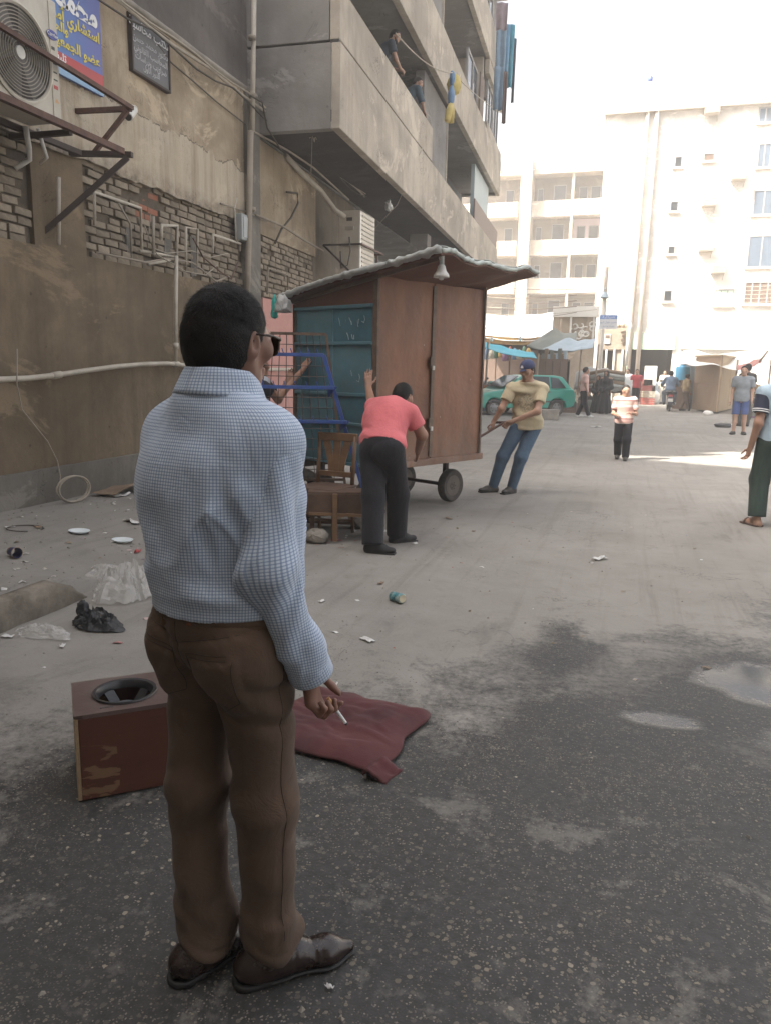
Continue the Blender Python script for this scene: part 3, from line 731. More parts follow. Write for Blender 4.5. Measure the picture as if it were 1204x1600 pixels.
# ground floor: shop openings
M_dark_in = M_plain('dark interior', (.035, .03, .027), .9, .2, 2, 0)
M_greenpaint = M_plain('pale green paint', (.40, .52, .40), .7, .12, 2, .1, 30)
gx0, gx1 = onY(985, 545, FY).x, onY(1050, 545, FY).x
m = MB(); m.box2((x0, FY, 0), (gx0, FY+.4, 4.0)); m.box2((gx1, FY, 0), (17, FY+.4, 4.0)); m.box2((gx0, FY, 2.95), (gx1, FY+.4, 4.0)); m.build('shop_front', M_cream, FB)
m = MB(); m.box2((x0, FY+5, 0), (17, FY+5.2, 4.0)); m.box2((gx0-.2, FY+.4, 0), (gx0, FY+5, 4)); m.box2((gx1, FY+.4, 0), (gx1+.2, FY+5, 4)); m.box2((gx0, FY+.4, 3.0), (gx1, FY+5, 3.2)); m.build('shop_interior', M_dark_in, FB)
m = MB(); m.box2((gx0-.35, FY-.12, 2.85), (gx1+.1, FY-.004, 3.75)); m.box2((gx0-.25, FY-.1, 0), (gx0-.02, FY-.006, 2.85)); m.build('shop_surround', M_greenpaint, FB)
m = MB(); m.box2((gx1+.35, FY-.25, 2.9), (17, FY-.004, 4.0)); m.build('shop_signboard', M_plain('bleached signboard', (.72, .74, .74), .6, .06, .8, .1, 20), FB)
# small balcony shelf with washing lines
for py in (300, 368, 440):
    p = onY(1068, py, FY-.3); m = MB(); m.beam((p.x-.5, FY-.3, p.z), (p.x+.5, FY-.3, p.z), .03)
    m.beam((p.x-.5, FY, p.z), (p.x-.5, FY-.3, p.z), .03); m.beam((p.x+.5, FY, p.z), (p.x+.5, FY-.3, p.z), .03); m.build('washing_rail', M_cornice, FB)

# ------------------------------------------------------------------ far block with stacked balconies
GY = 66.0
M_beige = mat_plaster('far beige render', (.50, .43, .35), (.58, .51, .43), (.40, .34, .28), .3, .2)
M_beige_shade = mat_plaster('far recess shade render', (.20, .165, .13), (.25, .21, .17), (.15, .125, .1), .3, .2)  # recess shade put into the colour as a darker beige
M_pinkish = M_plain('pale lilac wall', (.55, .45, .50), .9, .08, 1, .1, 10)
GB = thing('balconied_block', 'beige far block of flats with stacked balconies and a stair tower', 'building', (-7, GY, 0))
zr2 = 17.0
def gX(px, py=350): return onY(px, py, GY).x
xa, xb, xc, xd, xe = gX(780), gX(812), gX(829), gX(891), gX(941)
MB().box2((xa-5, GY+1.3, 0), (xe, GY+12, zr2)).build('back_wall', M_beige_shade, GB)
MB().box2((xb, GY-.9, 0), (xc, GY+1.28, zr2+1.0)).build('stair_tower', M_beige, GB)
m = MB(); m.box2((xc+.002, GY-.3, zr2), (xe+.2, GY+12, zr2+.35)); m.box2((xa-5, GY-.3, zr2), (xb-.002, GY+12, zr2+.35)); m.build('roof_slab', M_beige, GB)
MB().box2((xe-.15, GY-.0, 0), (xe, GY+1.28, zr2)).build('end_wall', M_beige, GB)
MB().box2((xd-.1, GY-.0, 0), (xd+.1, GY+1.28, zr2)).build('divider_wall', M_beige, GB)
rg = random.Random(5)
for k in range(6):
    zf = zr2 - 3.0*(k+1)
    if zf < 1.5: break
    m = MB(); m.box2((xc, GY-.05, zf-.2), (xd-.1, GY+1.28, zf+.0)); m.box2((xc, GY-.05, zf), (xd-.1, GY+.08, zf+1.0)); m.build('balcony', M_beige, GB)
    m = MB(); m.box2((xc, GY-.065, zf-.28), (xd-.1, GY-.052, zf-.2)); m.build('balcony_edge', M_wood_dark, GB)
    m = MB(); m.box2((xd+.1, GY-.45, zf-.2), (xe-.001, GY+1.28, zf+.0)); m.box2((xd+.1, GY-.45, zf), (xe-.001, GY-.35, zf+.95)); m.build('balcony', M_beige, GB)
    m = MB(); m.box2((xd+.12, GY-.462, zf-.25), (xe-.02, GY-.452, zf-.17)); m.build('balcony_edge', M_cornice, GB)
    m = MB(); m.box2((xa-5, GY-.35, zf-.2), (xb-.2, GY+1.28, zf+.0)); m.box2((xa-5, GY-.35, zf), (xb-.2, GY-.25, zf+.95)); m.build('balcony', M_beige, GB)
    for (wx0, wx1, za, zb2) in ((xc+.25, xc+.75, .7, 2.2), (xd-1.6, xd-.6, .4, 2.4), (xd+.4, xd+1.1, .1, 2.2), (xe-1.15, xe-.35, .9, 2.2), (xa+.2, xa+.9, .9, 2.2)):
        f = MB(); f.box2((wx0, GY+1.2, zf+za), (wx1, GY+1.295, zf+zb2)); fo = f.build('window', M_win_frame, GB)
        MB().box2((wx0+.06, GY+1.18, zf+za+.06), (wx1-.06, GY+1.195, zf+zb2-.06)).build('pane', M_dark_glass, fo)
m = MB(); m.box2((xd+.1, GY+1.25, zr2-5.9), (xe-.2, GY+1.29, zr2-3.25)); m.build('lilac_wall', M_pinkish, GB)
for s_ in (0, 3): 
    zf = zr2-3*(s_+1); m = MB()
    for i in range(9): x = xd+.3+i*(xe-xd-.5)/9; m.box2((x, GY-.49, zf+.15+.1*rg.random()), (x+.18, GY-.47, zf+.9))
    m.build('washing', M_plain('faded washing %d' % s_, (.6, .5, .45) if s_ else (.65, .63, .6), .9, .3, 4, .1), GB)
# ================================================================== things on the left wall
M_rust = M_plain('rusty steel', (.115, .06, .045), .75, .3, 14, .4, 90, dirt=(.06, .035, .028), dirt_scale=8)
M_steel_dark = M_plain('dark brown steel', (.05, .035, .03), .7, .25, 12, .3, 90)
M_ac = M_plain('yellowed white enamel', (.50, .47, .40), .45, .07, 3, .05, 40, dirt=(.30, .25, .18), dirt_scale=2.2, dirt_amt=.55)
M_ac_dark = M_plain('shadowed fan well', (.055, .05, .045), .8, .2, 5, 0)
M_wire = M_plain('grille wire', (.33, .30, .25), .5, .1, 8, 0)
M_white = M_plain('white plastic', (.62, .61, .57), .4, .06, 5, .05, 40)
M_blue_logo = M_plain('blue print', (.045, .06, .26), .4, .05, 5, 0)
M_print_white = M_plain('white print', (.72, .72, .72), .5, .04, 5, 0)
M_print_yellow = M_plain('yellow print', (.62, .52, .10), .5, .05, 5, 0)
M_print_red = M_plain('red print', (.42, .06, .06), .5, .1, 3, 0)
M_print_dark = M_plain('dark print', (.05, .05, .05), .5, .05, 5, 0)
M_orange = M_plain('orange print', (.55, .30, .12), .5, .05, 5, 0)
AX = -4.97
ac = thing('air_conditioner', 'large yellowed outdoor air conditioner with a round fan grille on a rusty steel bracket', 'air conditioner', (-5.15, 5.7, 3.64))
MB().box2((AX-.36, 5.22, 3.64), (AX, 6.18, 4.62)).build('casing', M_ac, ac, bev=.015)
fc = Vector((AX, 5.70, 4.05)); fr = .365
MB().lathe([(fr+.018, -.03), (fr+.018, .015), (fr, .022), (fr-.012, .012), (fr-.02, -.03)], fc, (1, 0, 0), 48, False).build('fan_ring', M_ac, ac, smooth=True, angle=40)
MB().lathe([(fr-.01, .002), (.001, .003)], fc, (1, 0, 0), 48, False).build('fan_well', M_ac_dark, ac, smooth=False)
m = MB()
for i in range(1, 12):
    r = .055+i*(fr-.07)/11
    m.tube([fc+Vector((.012, r*math.cos(a), r*math.sin(a))) for a in [2*math.pi*k/40 for k in range(40)]], .0045, 5, closed=True)
m.build('fan_grille', M_wire, ac, smooth=True)
m = MB()
for k in range(6):
    a = k*math.pi/3+.2; d = Vector((0, math.cos(a), math.sin(a))); e = Vector((0, -math.sin(a), math.cos(a)))
    m.quad(fc+Vector((-.0, 0, 0))+d*.05-e*.03+Vector((.004, 0, 0)), fc+d*.33-e*.12+Vector((.004, 0, 0)), fc+d*.33+e*.10+Vector((.009, 0, 0)), fc+d*.05+e*.03+Vector((.009, 0, 0)))
m.build('fan_blades', M_plain('grey fan blade', (.12, .11, .10), .6, .1, 3, 0), ac); COL.objects['fan_blades']['kind'] = 'stuff'
MB().lathe([(.052, 0), (.05, .02), (.02, .026)], fc, (1, 0, 0), 20).build('fan_hub', M_white, ac, smooth=True, angle=40)
MB().box2((AX, 6.075, 3.66), (AX+.006, 6.165, 4.60)).build('service_strip', M_ac, ac)
lg = MB().lathe([(.062, 0), (.062, .006)], (0, 0, 0), (1, 0, 0), 28); lg.v = [(x+AX+.006, y*1.05+6.10, z*.62+4.33) for x, y, z in lg.v]; lg = lg.build('logo', M_blue_logo, ac)
text('lettering', 'Carrier', .045, M_print_white, ac, (AX+.0135, 6.10, 4.318), (0, 1, 0), (0, 0, 1), 'CENTER')
MB().box2((AX+.006, 6.085, 4.215), (AX+.0085, 6.125, 4.24)).build('nameplate', M_print_dark, ac)
m = MB()
for i, zz in enumerate((4.10, 4.03, 3.97)): m.box2((AX+.006, 6.095, zz), (AX+.008, 6.14, zz+.012))
m.build('small_print', M_print_dark, ac)
MB().box2((AX+.006, 6.09, 3.90), (AX+.008, 6.14, 3.93)).build('warning_label', M_print_red, ac)
m = MB(); m.add([(AX+.007, 6.095, 3.79), (AX+.007, 6.145, 3.79), (AX+.007, 6.12, 3.83)], [(0, 1, 2)]); m.build('warning_triangle', M_orange, ac)

bk = thing('steel_bracket', 'rusty welded angle-iron frame carrying the large fan unit on the wall', 'bracket', (-5.5, 6.5, 3.6))
P = lambda x, y, z: (x, y, z)
m = MB(); m.beam((-4.90, 4.2, 4.20), (-4.90, 7.14, 4.05), .04, .04); m.build('guard_rail', M_rust, bk)
m = MB(); m.beam((-4.90, 4.2, 3.62), (-4.90, 6.95, 3.60), .055, .055); m.build('front_rail', M_rust, bk)
m = MB(); m.beam((-5.36, 4.2, 3.60), (-5.36, 6.9, 3.60), .05, .05); m.build('back_rail', M_steel_dark, bk)
m = MB(); m.beam((-5.55, 7.08, 4.05), (-4.90, 7.12, 4.04), .045); m.build('bracket_arm', M_rust, bk)
m = MB(); m.beam((-5.55, 6.95, 3.62), (-4.88, 7.08, 3.60), .06, .05); m.build('bracket_arm', M_steel_dark, bk)
m = MB(); m.beam((-4.93, 7.10, 4.02), (-5.3, 7.05, 3.64), .04); m.build('brace', M_rust, bk)
m = MB(); m.beam((-4.92, 7.06, 3.57), (-5.58, 6.58, 2.80), .055, .05); m.build('brace', M_steel_dark, bk)
for _y in (5.2, 6.2): MB().beam((-5.56, _y, 3.57), (-4.9, _y, 3.57), .045).build('cross_arm', M_steel_dark, bk)
m = MB(); m.tube([(-5.3, 6.1, 3.62), (-5.32, 6.15, 3.45), (-5.45, 6.3, 3.4), (-5.53, 6.2, 3.3)], .025, 8); m.tube([(-5.25, 6.2, 3.62), (-5.3, 6.35, 3.42), (-5.5, 6.5, 3.42)], .018, 8)
lonely(m, 'insulated_hose', M_white, 'short white hoses under the large fan unit', 'hose', smooth=True)

for _k, (pix, r, lab) in enumerate(((
    [(226, 352), (240, 388), (262, 396), (300, 392), (330, 402), (356, 396)], .008, 'thin dusty wire sagging between the conduit frames'), (
    [(236, 335), (232, 372), (246, 398), (290, 424), (322, 430), (340, 414)], .007, 'looped thin wire low on the brick band'), (
    [(302, 372), (318, 402), (344, 424), (362, 436), (372, 410)], .010, 'dark wire bundle ending by the meter box'), (
    [(186, 318), (204, 350), (206, 396)], .012, 'short upright grey conduit inside the left frame'), (
    [(240, 338), (240, 396)], .02, 'stubby upright pipe left of the white riser'))):
    _m = MB(); _m.tube([onX(a, b, -5.46+.01*_k) for a, b in pix], r, 6); lonely(_m, 'wall_wire', M_rust if _k == 2 else M_plain('dusty wire %d' % _k, (.30, .27, .22), .8, .2, 8, 0), lab, 'wire', 'loose wires on the brick band', smooth=True)
# shop sign ---------------------------------------------------------
def mat_sign():
    t = NT('printed sign blue'); s = t.sep(t.mapping()); z = t.math('ADD', t.noise(.8), s[1])
    return t.done(t.ramp(t.math('MULTIPLY', z, .45), [(.1, (.10, .30, .50)), (.35, (.09, .17, .42)), (.75, (.115, .11, .33))]), .5, None)
sg = thing('shop_sign', 'blue printed doctor sign with white and yellow Arabic writing and a red stripe', 'sign', (WX, 6.6, 4.35)); DY = -.19; DZ = -.05
SX = WX+.085
MB().box2((SX-.04, 5.15, 4.30), (SX, 7.47, 5.98)).build('board', mat_sign(), sg, bev=.006)
MB().box2((SX, 5.15, 4.40), (SX+.003, 7.47, 4.50)).build('red_stripe', M_print_red, sg)
MB().box2((SX, 5.15, 4.30), (SX+.003, 7.47, 4.365)).build('pale_stripe', M_plain('pale blue print', (.22, .36, .52), .5, .05, 3, 0), sg)
Uy, Uz = (0, 1, 0), (0, 0, 1)
text('lettering', arabic('محمد منصور'), .27, M_print_white, sg, (SX+.004, 7.41, 4.93), Uy, Uz, 'RIGHT', bold=.012)
text('lettering', arabic('استشاري أمراض الصدر'), .135, M_print_yellow, sg, (SX+.004, 7.43, 4.795), Uy, Uz, 'RIGHT', bold=.004)
text('lettering', arabic('والحساسية'), .12, M_print_yellow, sg, (SX+.004, 6.95, 4.69), Uy, Uz, 'RIGHT', bold=.004)
text('lettering', arabic('عضو الجمعية المصرية'), .135, M_print_yellow, sg, (SX+.004, 7.42, 4.565), Uy, Uz, 'RIGHT', bold=.004)
text('lettering', arabic('تليفون'), .10, M_print_white, sg, (SX+.004, 6.9, 4.425), Uy, Uz, 'RIGHT', bold=.002)
pq = thing('wall_plaque', 'dark grey framed plaque with rows of small pale writing below the ledge', 'plaque', (WX, 8.35, 4.8))
MB().box2((WX+.03, 8.020, 4.76), (WX+.075, 8.740, 5.32)).build('board', M_plain('slate grey board', (.13, .13, .135), .6, .12, 6, .1), pq)
m = MB()
for a, b in (((8.000, 4.74), (8.025, 5.34)), ((8.735, 4.74), (8.760, 5.34))): m.box2((WX+.03, a[0], a[1]), (WX+.09, b[0], b[1]))
m.box2((WX+.03, 8.025, 4.74), (WX+.09, 8.735, 4.765)); m.box2((WX+.03, 8.025, 5.315), (WX+.09, 8.735, 5.34)); m.build('frame', M_steel_dark, pq)
for i, (s_, z_, q) in enumerate((('مكتب محاسبة', 5.20, .12), ('دكتور محمد حسن', 5.08, .085), ('المحاسب القانوني', 4.985, .08), ('ضرائب ودراسات', 4.90, .075), ('الدور الأول', 4.82, .07))):
    text('lettering', arabic(s_), q*1.15, M_plain('chalky print', (.42, .42, .43), .6, .1, 5, 0) if i else M_print_white, pq, (WX+.078, 8.380, z_), Uy, Uz, 'CENTER', bold=.001)
cc = thing('security_camera', 'small white security camera below the doctor sign', 'camera', (WX+.1, 7.85, 4.2))
m = MB(); m.tube([(WX+.05, 7.92, 4.33), (WX+.16, 7.9, 4.30)], .045, 12); m.build('mount', M_white, cc, smooth=True, angle=40)
m = MB(); m.tube([(WX+.14, 7.92, 4.30), (WX+.20, 7.72, 4.17)], [.04, .045], 12); m.build('barrel', M_white, cc, smooth=True, angle=40)
m = MB(); m.tube([(WX+.2, 7.72, 4.17), (WX+.2025, 7.711, 4.164)], .036, 12); m.build('lens', M_ac_dark, cc)

# pipes, conduits, cables -------------------------------------------
M_pvc = M_plain('grimy white pipe', (.47, .43, .36), .6, .1, 4, .1, 40, dirt=(.27, .23, .18), dirt_scale=5, dirt_amt=.6)
M_pvc_dark = M_plain('painted over pipe', (.26, .225, .18), .8, .15, 5, .2, 40)
M_cable = M_plain('dusty black cable', (.075, .065, .055), .8, .2, 8, 0)
M_cable_pale = M_plain('dusty pale cable', (.36, .32, .26), .8, .15, 8, 0)
def wall_pts(pix, x=WX+.05): return [onX(a, b, x) for a, b in pix]
def wall_tube(name, pix, r, mat, label, cat, x=WX+.06, group=None, n=8, sm=True):
    m = MB(); m.tube(wall_pts(pix, x), r, n); return lonely(m, name, mat, label, cat, group, smooth=sm)
wt = thing('water_pipe', 'long white pipe running along the wall with a riser up to the bricks', 'pipe', (WX+.07, 7, 1.4))
m = MB(); m.tube([(WX+.1, 3.0, 1.36)] + wall_pts([(0, 593), (45, 591), (90, 586), (135, 579), (180, 573), (225, 569), (262, 568), (300, 572), (340, 577)], WX+.1) + [(WX+.1, 12.4, 1.5)], .027, 10); m.build('main_run', M_pvc, wt, smooth=True)
m = MB(); m.tube(wall_pts([(276, 400), (275, 480), (274.5, 566)], WX+.1), .024, 10); m.build('riser', M_pvc, wt, smooth=True)
for a, b in (((271, 569), (279, 569)), ((82, 587), (95, 585)), ((274.8, 536), (274.6, 545))): MB().tube(wall_pts([a, b], WX+.1), .036, 10).build('coupling', M_pvc, wt, smooth=True)
m = MB(); p0 = wall_pts([(27, 540)], WX+.05)[0]
m.tube(wall_pts([(27, 545), (27, 600), (35, 640), (55, 665), (75, 690), (90, 720), (95, 745), (92, 760)], WX+.13), .006, 5); lonely(m, 'loose_wire', M_cable_pale, 'thin pale wire hanging down the wall from the white pipe', 'wire', smooth=True)
G_c = 'conduit frames on the brick band'
con = [
 ([(148, 352), (148, 300), (220, 325), (222, 392)], .018, 'bent pale conduit frame at the left end of the brick band'),
 ([(252, 375), (253, 352), (277, 353), (276, 400)], .022, 'short pale conduit arch above the white riser'),
 ([(291, 416), (291, 355), (309, 358), (308, 418)], .017, 'narrow upright conduit loop right of the white riser'),
 ([(333, 395), (333, 366), (376, 381), (375, 392)], .017, 'pale conduit elbow left of the grey meter box'),
 ([(219, 392), (250, 397), (276, 402), (262, 407), (232, 413)], .018, 'pale conduit lying along the foot of the brick band'),
 ([(150, 394), (190, 402), (228, 410), (262, 404), (300, 410), (313, 419), (338, 440), (358, 432)], .013, 'thin grey pipe sagging along the foot of the brick band'),
 ([(345, 318), (352, 320), (386, 331), (415, 345)], .014, 'thin pale conduit stepping over to the drain pipe'),
 ([(418, 460), (419, 418), (450, 430), (450, 470)], .016, 'white conduit arch behind the grey drain pipe'),
 ([(92, 382), (92, 277)], .020, 'pale upright pipe left of the flaked pilaster'),
 ([(120, 430), (120, 455)], .012, 'stub of pipe below the brick band')]
for pix, r, lab in con[:9]:
    wall_tube('conduit', pix, r, M_pvc if r > .0165 else M_pvc_dark, lab, 'conduit', WX+.08, G_c)
dp = thing('drain_pipe', 'grey drain pipe climbing the wall corner beside the balcony', 'pipe', (WX+.2, 11.0, 0))
m = MB(); m.tube(wall_pts([(386, 470), (388, 420), (390, 330), (392, 205)], WX+.17), .042, 10); m.build('lower_pipe', M_pvc_dark, dp, smooth=True)
m = MB(); m.tube(wall_pts([(394.5, 205), (396, 100), (398, -60)], WX+.17), .035, 10); m.build('upper_pipe', M_pvc, dp, smooth=True)
for y_ in (152, 62, 330): MB().tube(wall_pts([(394, y_), (394, y_-6)], WX+.17), .055, 10).build('clamp', M_pvc_dark, dp, smooth=True)
eb = thing('meter_box', 'small grey electric box beside the drain pipe', 'box', (WX+.1, 10.6, 3.2))
q = onX(380, 370, WX+.1); MB().box((WX+.1, q.y, q.z+.12), (.12, .28, .36)).build('case', M_plain('grey painted metal', (.30, .32, .32), .6, .1, 4, .1), eb, bev=.012)
MB().box((WX+.165, q.y, q.z+.12), (.01, .2, .28)).build('cover', M_plain('pale grey metal', (.38, .40, .40), .6, .1, 4, .1), eb)
m = MB(); m.tube([(WX+.1, q.y-.1, q.z-.05), (WX+.1, q.y-.2, q.z-.1), (WX+.09, q.y-.22, q.z+.35), (WX+.09, q.y-.15, q.z+.5)], .01, 6); m.build('wire', M_pvc, eb, smooth=True)
# bundle of cables along the ledge
G_k = 'cables slung along the ledge'
for i, (off, r, lab) in enumerate(((0.0, .02, 'thick dusty cable tied along the ledge'), (.045, .013, 'second thinner cable above the thick one on the ledge'), (-.05, .012, 'slack black cable sagging under the ledge bundle'), (-.02, .009, 'thin pale wire crossing the plaster to the drain pipe'))):
    m = MB(); pts = []
    if i < 3:
        for k in range(26):
            y = 4 + k*.47; sag = (.05+.06*(i == 2))*abs(math.sin(k*.8+i))
            pts.append((WX+.16+.02*i, y, 5.30+off-sag if y < 11 else 5.28+off-sag-(y-11)*.05))
        m.tube(pts, r, 6); mt = M_cable_pale if i < 2 else M_cable
    else:
        m.tube(wall_pts([(238, 58), (268, 98), (300, 125), (340, 160), (385, 195), (395, 205)], WX+.07), r, 6); mt = M_cable
    lonely(m, 'cable', mt, lab, 'cable', G_k, smooth=True)
wall_tube('cable', [(395, 205), (450, 235), (490, 262), (545, 312)], .016, M_cable_pale, 'cable run under the balcony towards the small cooling unit', 'cable', WX+.1, G_k)
wall_tube('cable', [(392, 150), (410, 160), (418, 200), (440, 235)], .012, M_cable, 'black cable drooping behind the balcony edge', 'cable', WX+.25, G_k)
wall_tube('hanging_cable', [(448, 300), (465, 302), (466, 318), (455, 340), (440, 358), (430, 380)], .016, M_cable, 'black hooked cable end sticking from the plaster under the balcony', 'cable', WX+.1)
wall_tube('handrail_pipe', [(400, 336), (440, 352), (475, 375), (505, 392)], .018, M_pvc_dark, 'rusty pipe along the foot of the plaster under the balcony', 'pipe', WX+.15)
m = MB(); m.tube([onX(492, 0+195, -4.9), onX(488, 215, -4.9), onX(486, 275, -4.9)], .006, 5)
kn = onX(490, 207, -4.9)
for k in range(7):
    a = k*.9; m.tube([kn, kn+Vector((.07*math.cos(a), .07*math.sin(a*1.7), -.05+.07*math.sin(a)))], .012, 5)
lonely(m, 'knotted_string', M_cable_pale, 'knotted pale string dangling under the balcony corner', 'string')
# small cooling unit under the balcony
AX2 = -4.80; a0 = onX(563, 328, AX2); zt2 = a0.z; y2 = a0.y; zb2 = onX(553, 425, AX2).z
ac2 = thing('air_conditioner', 'narrow white cooling unit seen from its side under the balcony', 'air conditioner', (-5, y2, zb2))
MB().box2((AX2-.40, y2, zb2), (AX2, y2+.85, zt2)).build('casing', M_ac, ac2, bev=.012)
m = MB()
for k in range(13): z_ = zb2+.08+k*(zt2-zb2-.16)/12; m.box2((AX2, y2+.10, z_-.012), (AX2+.012, y2+.78, z_+.012))
m.build('front_louvres', M_wire, ac2)['kind'] = 'stuff'
MB().box2((AX2-.02, y2-.004, zb2+.02), (AX2+.004, y2+.06, zt2-.02)).build('edge_strip', M_white, ac2)
MB().box2((AX2-.26, y2-.006, zt2-.18), (AX2-.15, y2-.001, zt2-.12)).build('service_cover', M_ac_dark, ac2)
MB().box2((AX2-.28, y2-.03, zt2-.34), (AX2-.12, y2-.001, zt2-.28)).build('handle_grip', M_wire, ac2)
m = MB(); m.tube([(AX2-.28, y2-.02, zt2-.12), (AX2-.45, y2-.1, zt2+.0), (AX2-.62, y2-.35, zt2+.28), (AX2-.72, y2-.9, zt2+.42), (AX2-.72, y2-1.6, zt2+.55)], .045, 9); m.build('insulated_hose', M_pvc, ac2, smooth=True)
m = MB(); m.tube([(AX2-.2, y2-.02, zb2+.65), (AX2-.16, y2-.07, zb2+.4), (AX2-.2, y2-.09, zb2+.15), (AX2-.33, y2-.08, zb2+.1), (AX2-.36, y2-.05, zb2+.4)], .012, 6); m.build('wire', M_cable, ac2, smooth=True)
bk2 = thing('steel_bracket', 'thin brown steel frame round the narrow cooling unit under the balcony', 'bracket', (-5.2, y2, zb2))
zz = zb2+.52
m = MB(); m.beam((-5.5, y2-.03, zz), (AX2+.03, y2-.03, zz), .03); m.build('side_bar', M_steel_dark, bk2)
m = MB(); m.beam((AX2+.03, y2-.03, zz), (AX2+.03, y2+1.3, zz), .03); m.build('front_bar', M_rust, bk2)
m = MB(); m.beam((AX2+.03, y2+1.3, zz), (AX2-.5, y2+1.3, zz), .03); m.beam((AX2-.1, y2+1.3, zz), (AX2-.1, y2+1.3, zb2-.1), .03); m.build('far_bar', M_rust, bk2)
m = MB(); m.beam((-5.5, y2-.03, zz), (AX2-.02, y2-.03, zb2-.1), .03); m.build('brace', M_steel_dark, bk2)

# ================================================================== the kiosk on its cart
KO = Vector((-2.37, 7.30, 0)); KR = math.atan2(.899, .438)
M_teal = M_plain('worn teal paint', (.052, .155, .205), .55, .25, 2.5, .25, 25, dirt=(.10, .14, .15), dirt_scale=3.5, dirt_amt=.6)
M_teal2 = M_plain('faded teal paint', (.085, .195, .24), .55, .2, 3, .2, 25, dirt=(.14, .18, .18), dirt_scale=4, dirt_amt=.5)
def mat_door():
    t = NT('rusty brown sheet metal'); P = t.mapping(); n = t.noise(1.7, P, 7, .6, .6); s = t.noise(1, t.mapping((4, 4, .5)), 6, .6)
    c = t.ramp(n, [(.3, (.215, .088, .045)), (.7, (.29, .130, .068))]); c = t.mix(t.ramp(s, [(.42, 0), (.72, .55)]), c, (.085, .04, .028))
    f = t.noise(11, P, 6, .75); c = t.mix(t.ramp(f, [(.62, 0), (.75, .4)]), c, (.25, .15, .09))
    sp = t.voro(4.5, P); c = t.mix(t.ramp(sp, [(.02, .8), (.035, 0)]), c, (.5, .45, .4))
    sz_ = t.sep(t.co.outputs['Object']); ft = t.math('SUBTRACT', 1.0, t.math('MULTIPLY', t.math('SUBTRACT', sz_[2], .58), 2.6), clamp=True)
    c = t.mix(t.math('MULTIPLY', ft, t.ramp(f, [(.35, .75), (.65, .1)])), c, (.20, .165, .135))          # road dust splashed on the foot of the doors
    sc2 = t.noise(1, t.mapping((30, 30, 1.3), rot=(0, .25, 0)), 4, .6); c = t.mix(t.ramp(sc2, [(.68, 0), (.74, .4)]), c, (.30, .19, .12))
    dn = t.noise(2.6, P, 3, .5); pt_ = t.noise(.9, t.mapping((1, 1, .6), loc=(4, 1, 2)), 5, .65, .6); c = t.mix(t.ramp(pt_, [(.48, 0), (.62, .45)]), c, (.10, .048, .03))
    return t.done(c, t.ramp(n, [(.3, .42), (.7, .6)]), t.bump(t.math('ADD', t.math('ADD', n, t.math('MULTIPLY', dn, 1.2)), t.math('MULTIPLY', f, .2)), .55, .03))
M_door = mat_door()
M_frame_steel = M_plain('rusty edge steel', (.11, .075, .055), .6, .3, 10, .3, 60, dirt=(.30, .22, .15), dirt_scale=6, dirt_amt=.4)
M_roof = M_plain('brown tarpaulin', (.15, .07, .048), .7, .2, 3, .3, 20, dirt=(.08, .04, .03), dirt_scale=3)
M_tarp_grey = M_plain('grey plastic sheet', (.36, .37, .355), .5, .14, 6, .4, 30, dirt=(.2, .19, .17), dirt_scale=5)
M_tarp_green = M_plain('pale green plastic', (.40, .45, .42), .5, .14, 8, .3, 30, dirt=(.5, .5, .48), dirt_scale=9)
M_tealbag = M_plain('teal plastic bag', (.05, .38, .33), .35, .1, 6, .2, 20)
M_rubber = M_plain('dusty rubber', (.05, .046, .042), .9, .25, 12, .2, 60, dirt=(.16, .14, .12), dirt_scale=6)
M_hub = M_plain('dusty wheel metal', (.13, .11, .09), .75, .25, 8, .2, 40)
kk = thing('kiosk_cart', 'tall brown and teal metal kiosk on a four wheeled cart with a sloping roof', 'kiosk', KO, KR)
W_, D_ = 1.76, 1.20
def kb(m, name, mat, par=None, **k): return m.build(name, mat, par or kk, world=False, **k)
Z0, Z1 = .57, 2.44
for i in (0, 1):
    x0_ = .03+i*.862; x1_ = x0_+.838
    def dfn(u, v, x0_=x0_, x1_=x1_, i=i):
        x = x0_+(x1_-x0_)*u; z = Z0+.03+(Z1-Z0-.04)*v
        return (x, -.004 - .012*mnoise.noise(Vector((x*1.8, z*1.3, 3+i))) - .005*mnoise.noise(Vector((x*5, z*4, i))), z)
    m = MB(); m.grid(dfn, 14, 26, .02); d = kb(m, 'door', M_door, smooth=True, angle=50)
    if i == 0: kb(MB().box2((x1_-.03, -.025, Z0+.05), (x1_+.018, -.011, Z1-.04)), 'cover_strip', M_frame_steel, d)
    hx = x1_-.05 if i == 0 else x0_+.03
    if i == 0:
        for z_ in (1.62, .98):
            kb(MB().box2((hx-.02, -.045, z_-.055), (hx+.055, -.024, z_+.055)), 'hasp', M_frame_steel, d, bev=.004)
            kb(MB().box2((hx+.0, -.058, z_-.08), (hx+.035, -.042, z_-.035)), 'padlock', M_white, d, bev=.005)
for x_ in (-.004, W_-.026): kb(MB().box2((x_, -.03, Z0), (x_+.03, -.012 if x_ > 0 else .035, Z1+.02)), 'corner_post', M_frame_steel, bev=.003)
kb(MB().box2((.0, .02, Z0), (W_, D_, Z0+.03)), 'floor', M_frame_steel)
kb(MB().box2((.03, .03, Z0+.03), (W_-.02, .05, Z1)), 'inner_back', M_door); 
kb(MB().box2((W_-.02, .0, Z0), (W_, D_, Z1)), 'side_panel', M_door)
kb(MB().box2((0.02, D_-.02, Z0), (W_-.02, D_, Z1-.25)), 'back_panel', M_teal)
kb(MB().box2((-.03, -.045, Z0-.04), (W_+.03, -.004, Z0+.03)), 'sill_board', M_door, bev=.006)
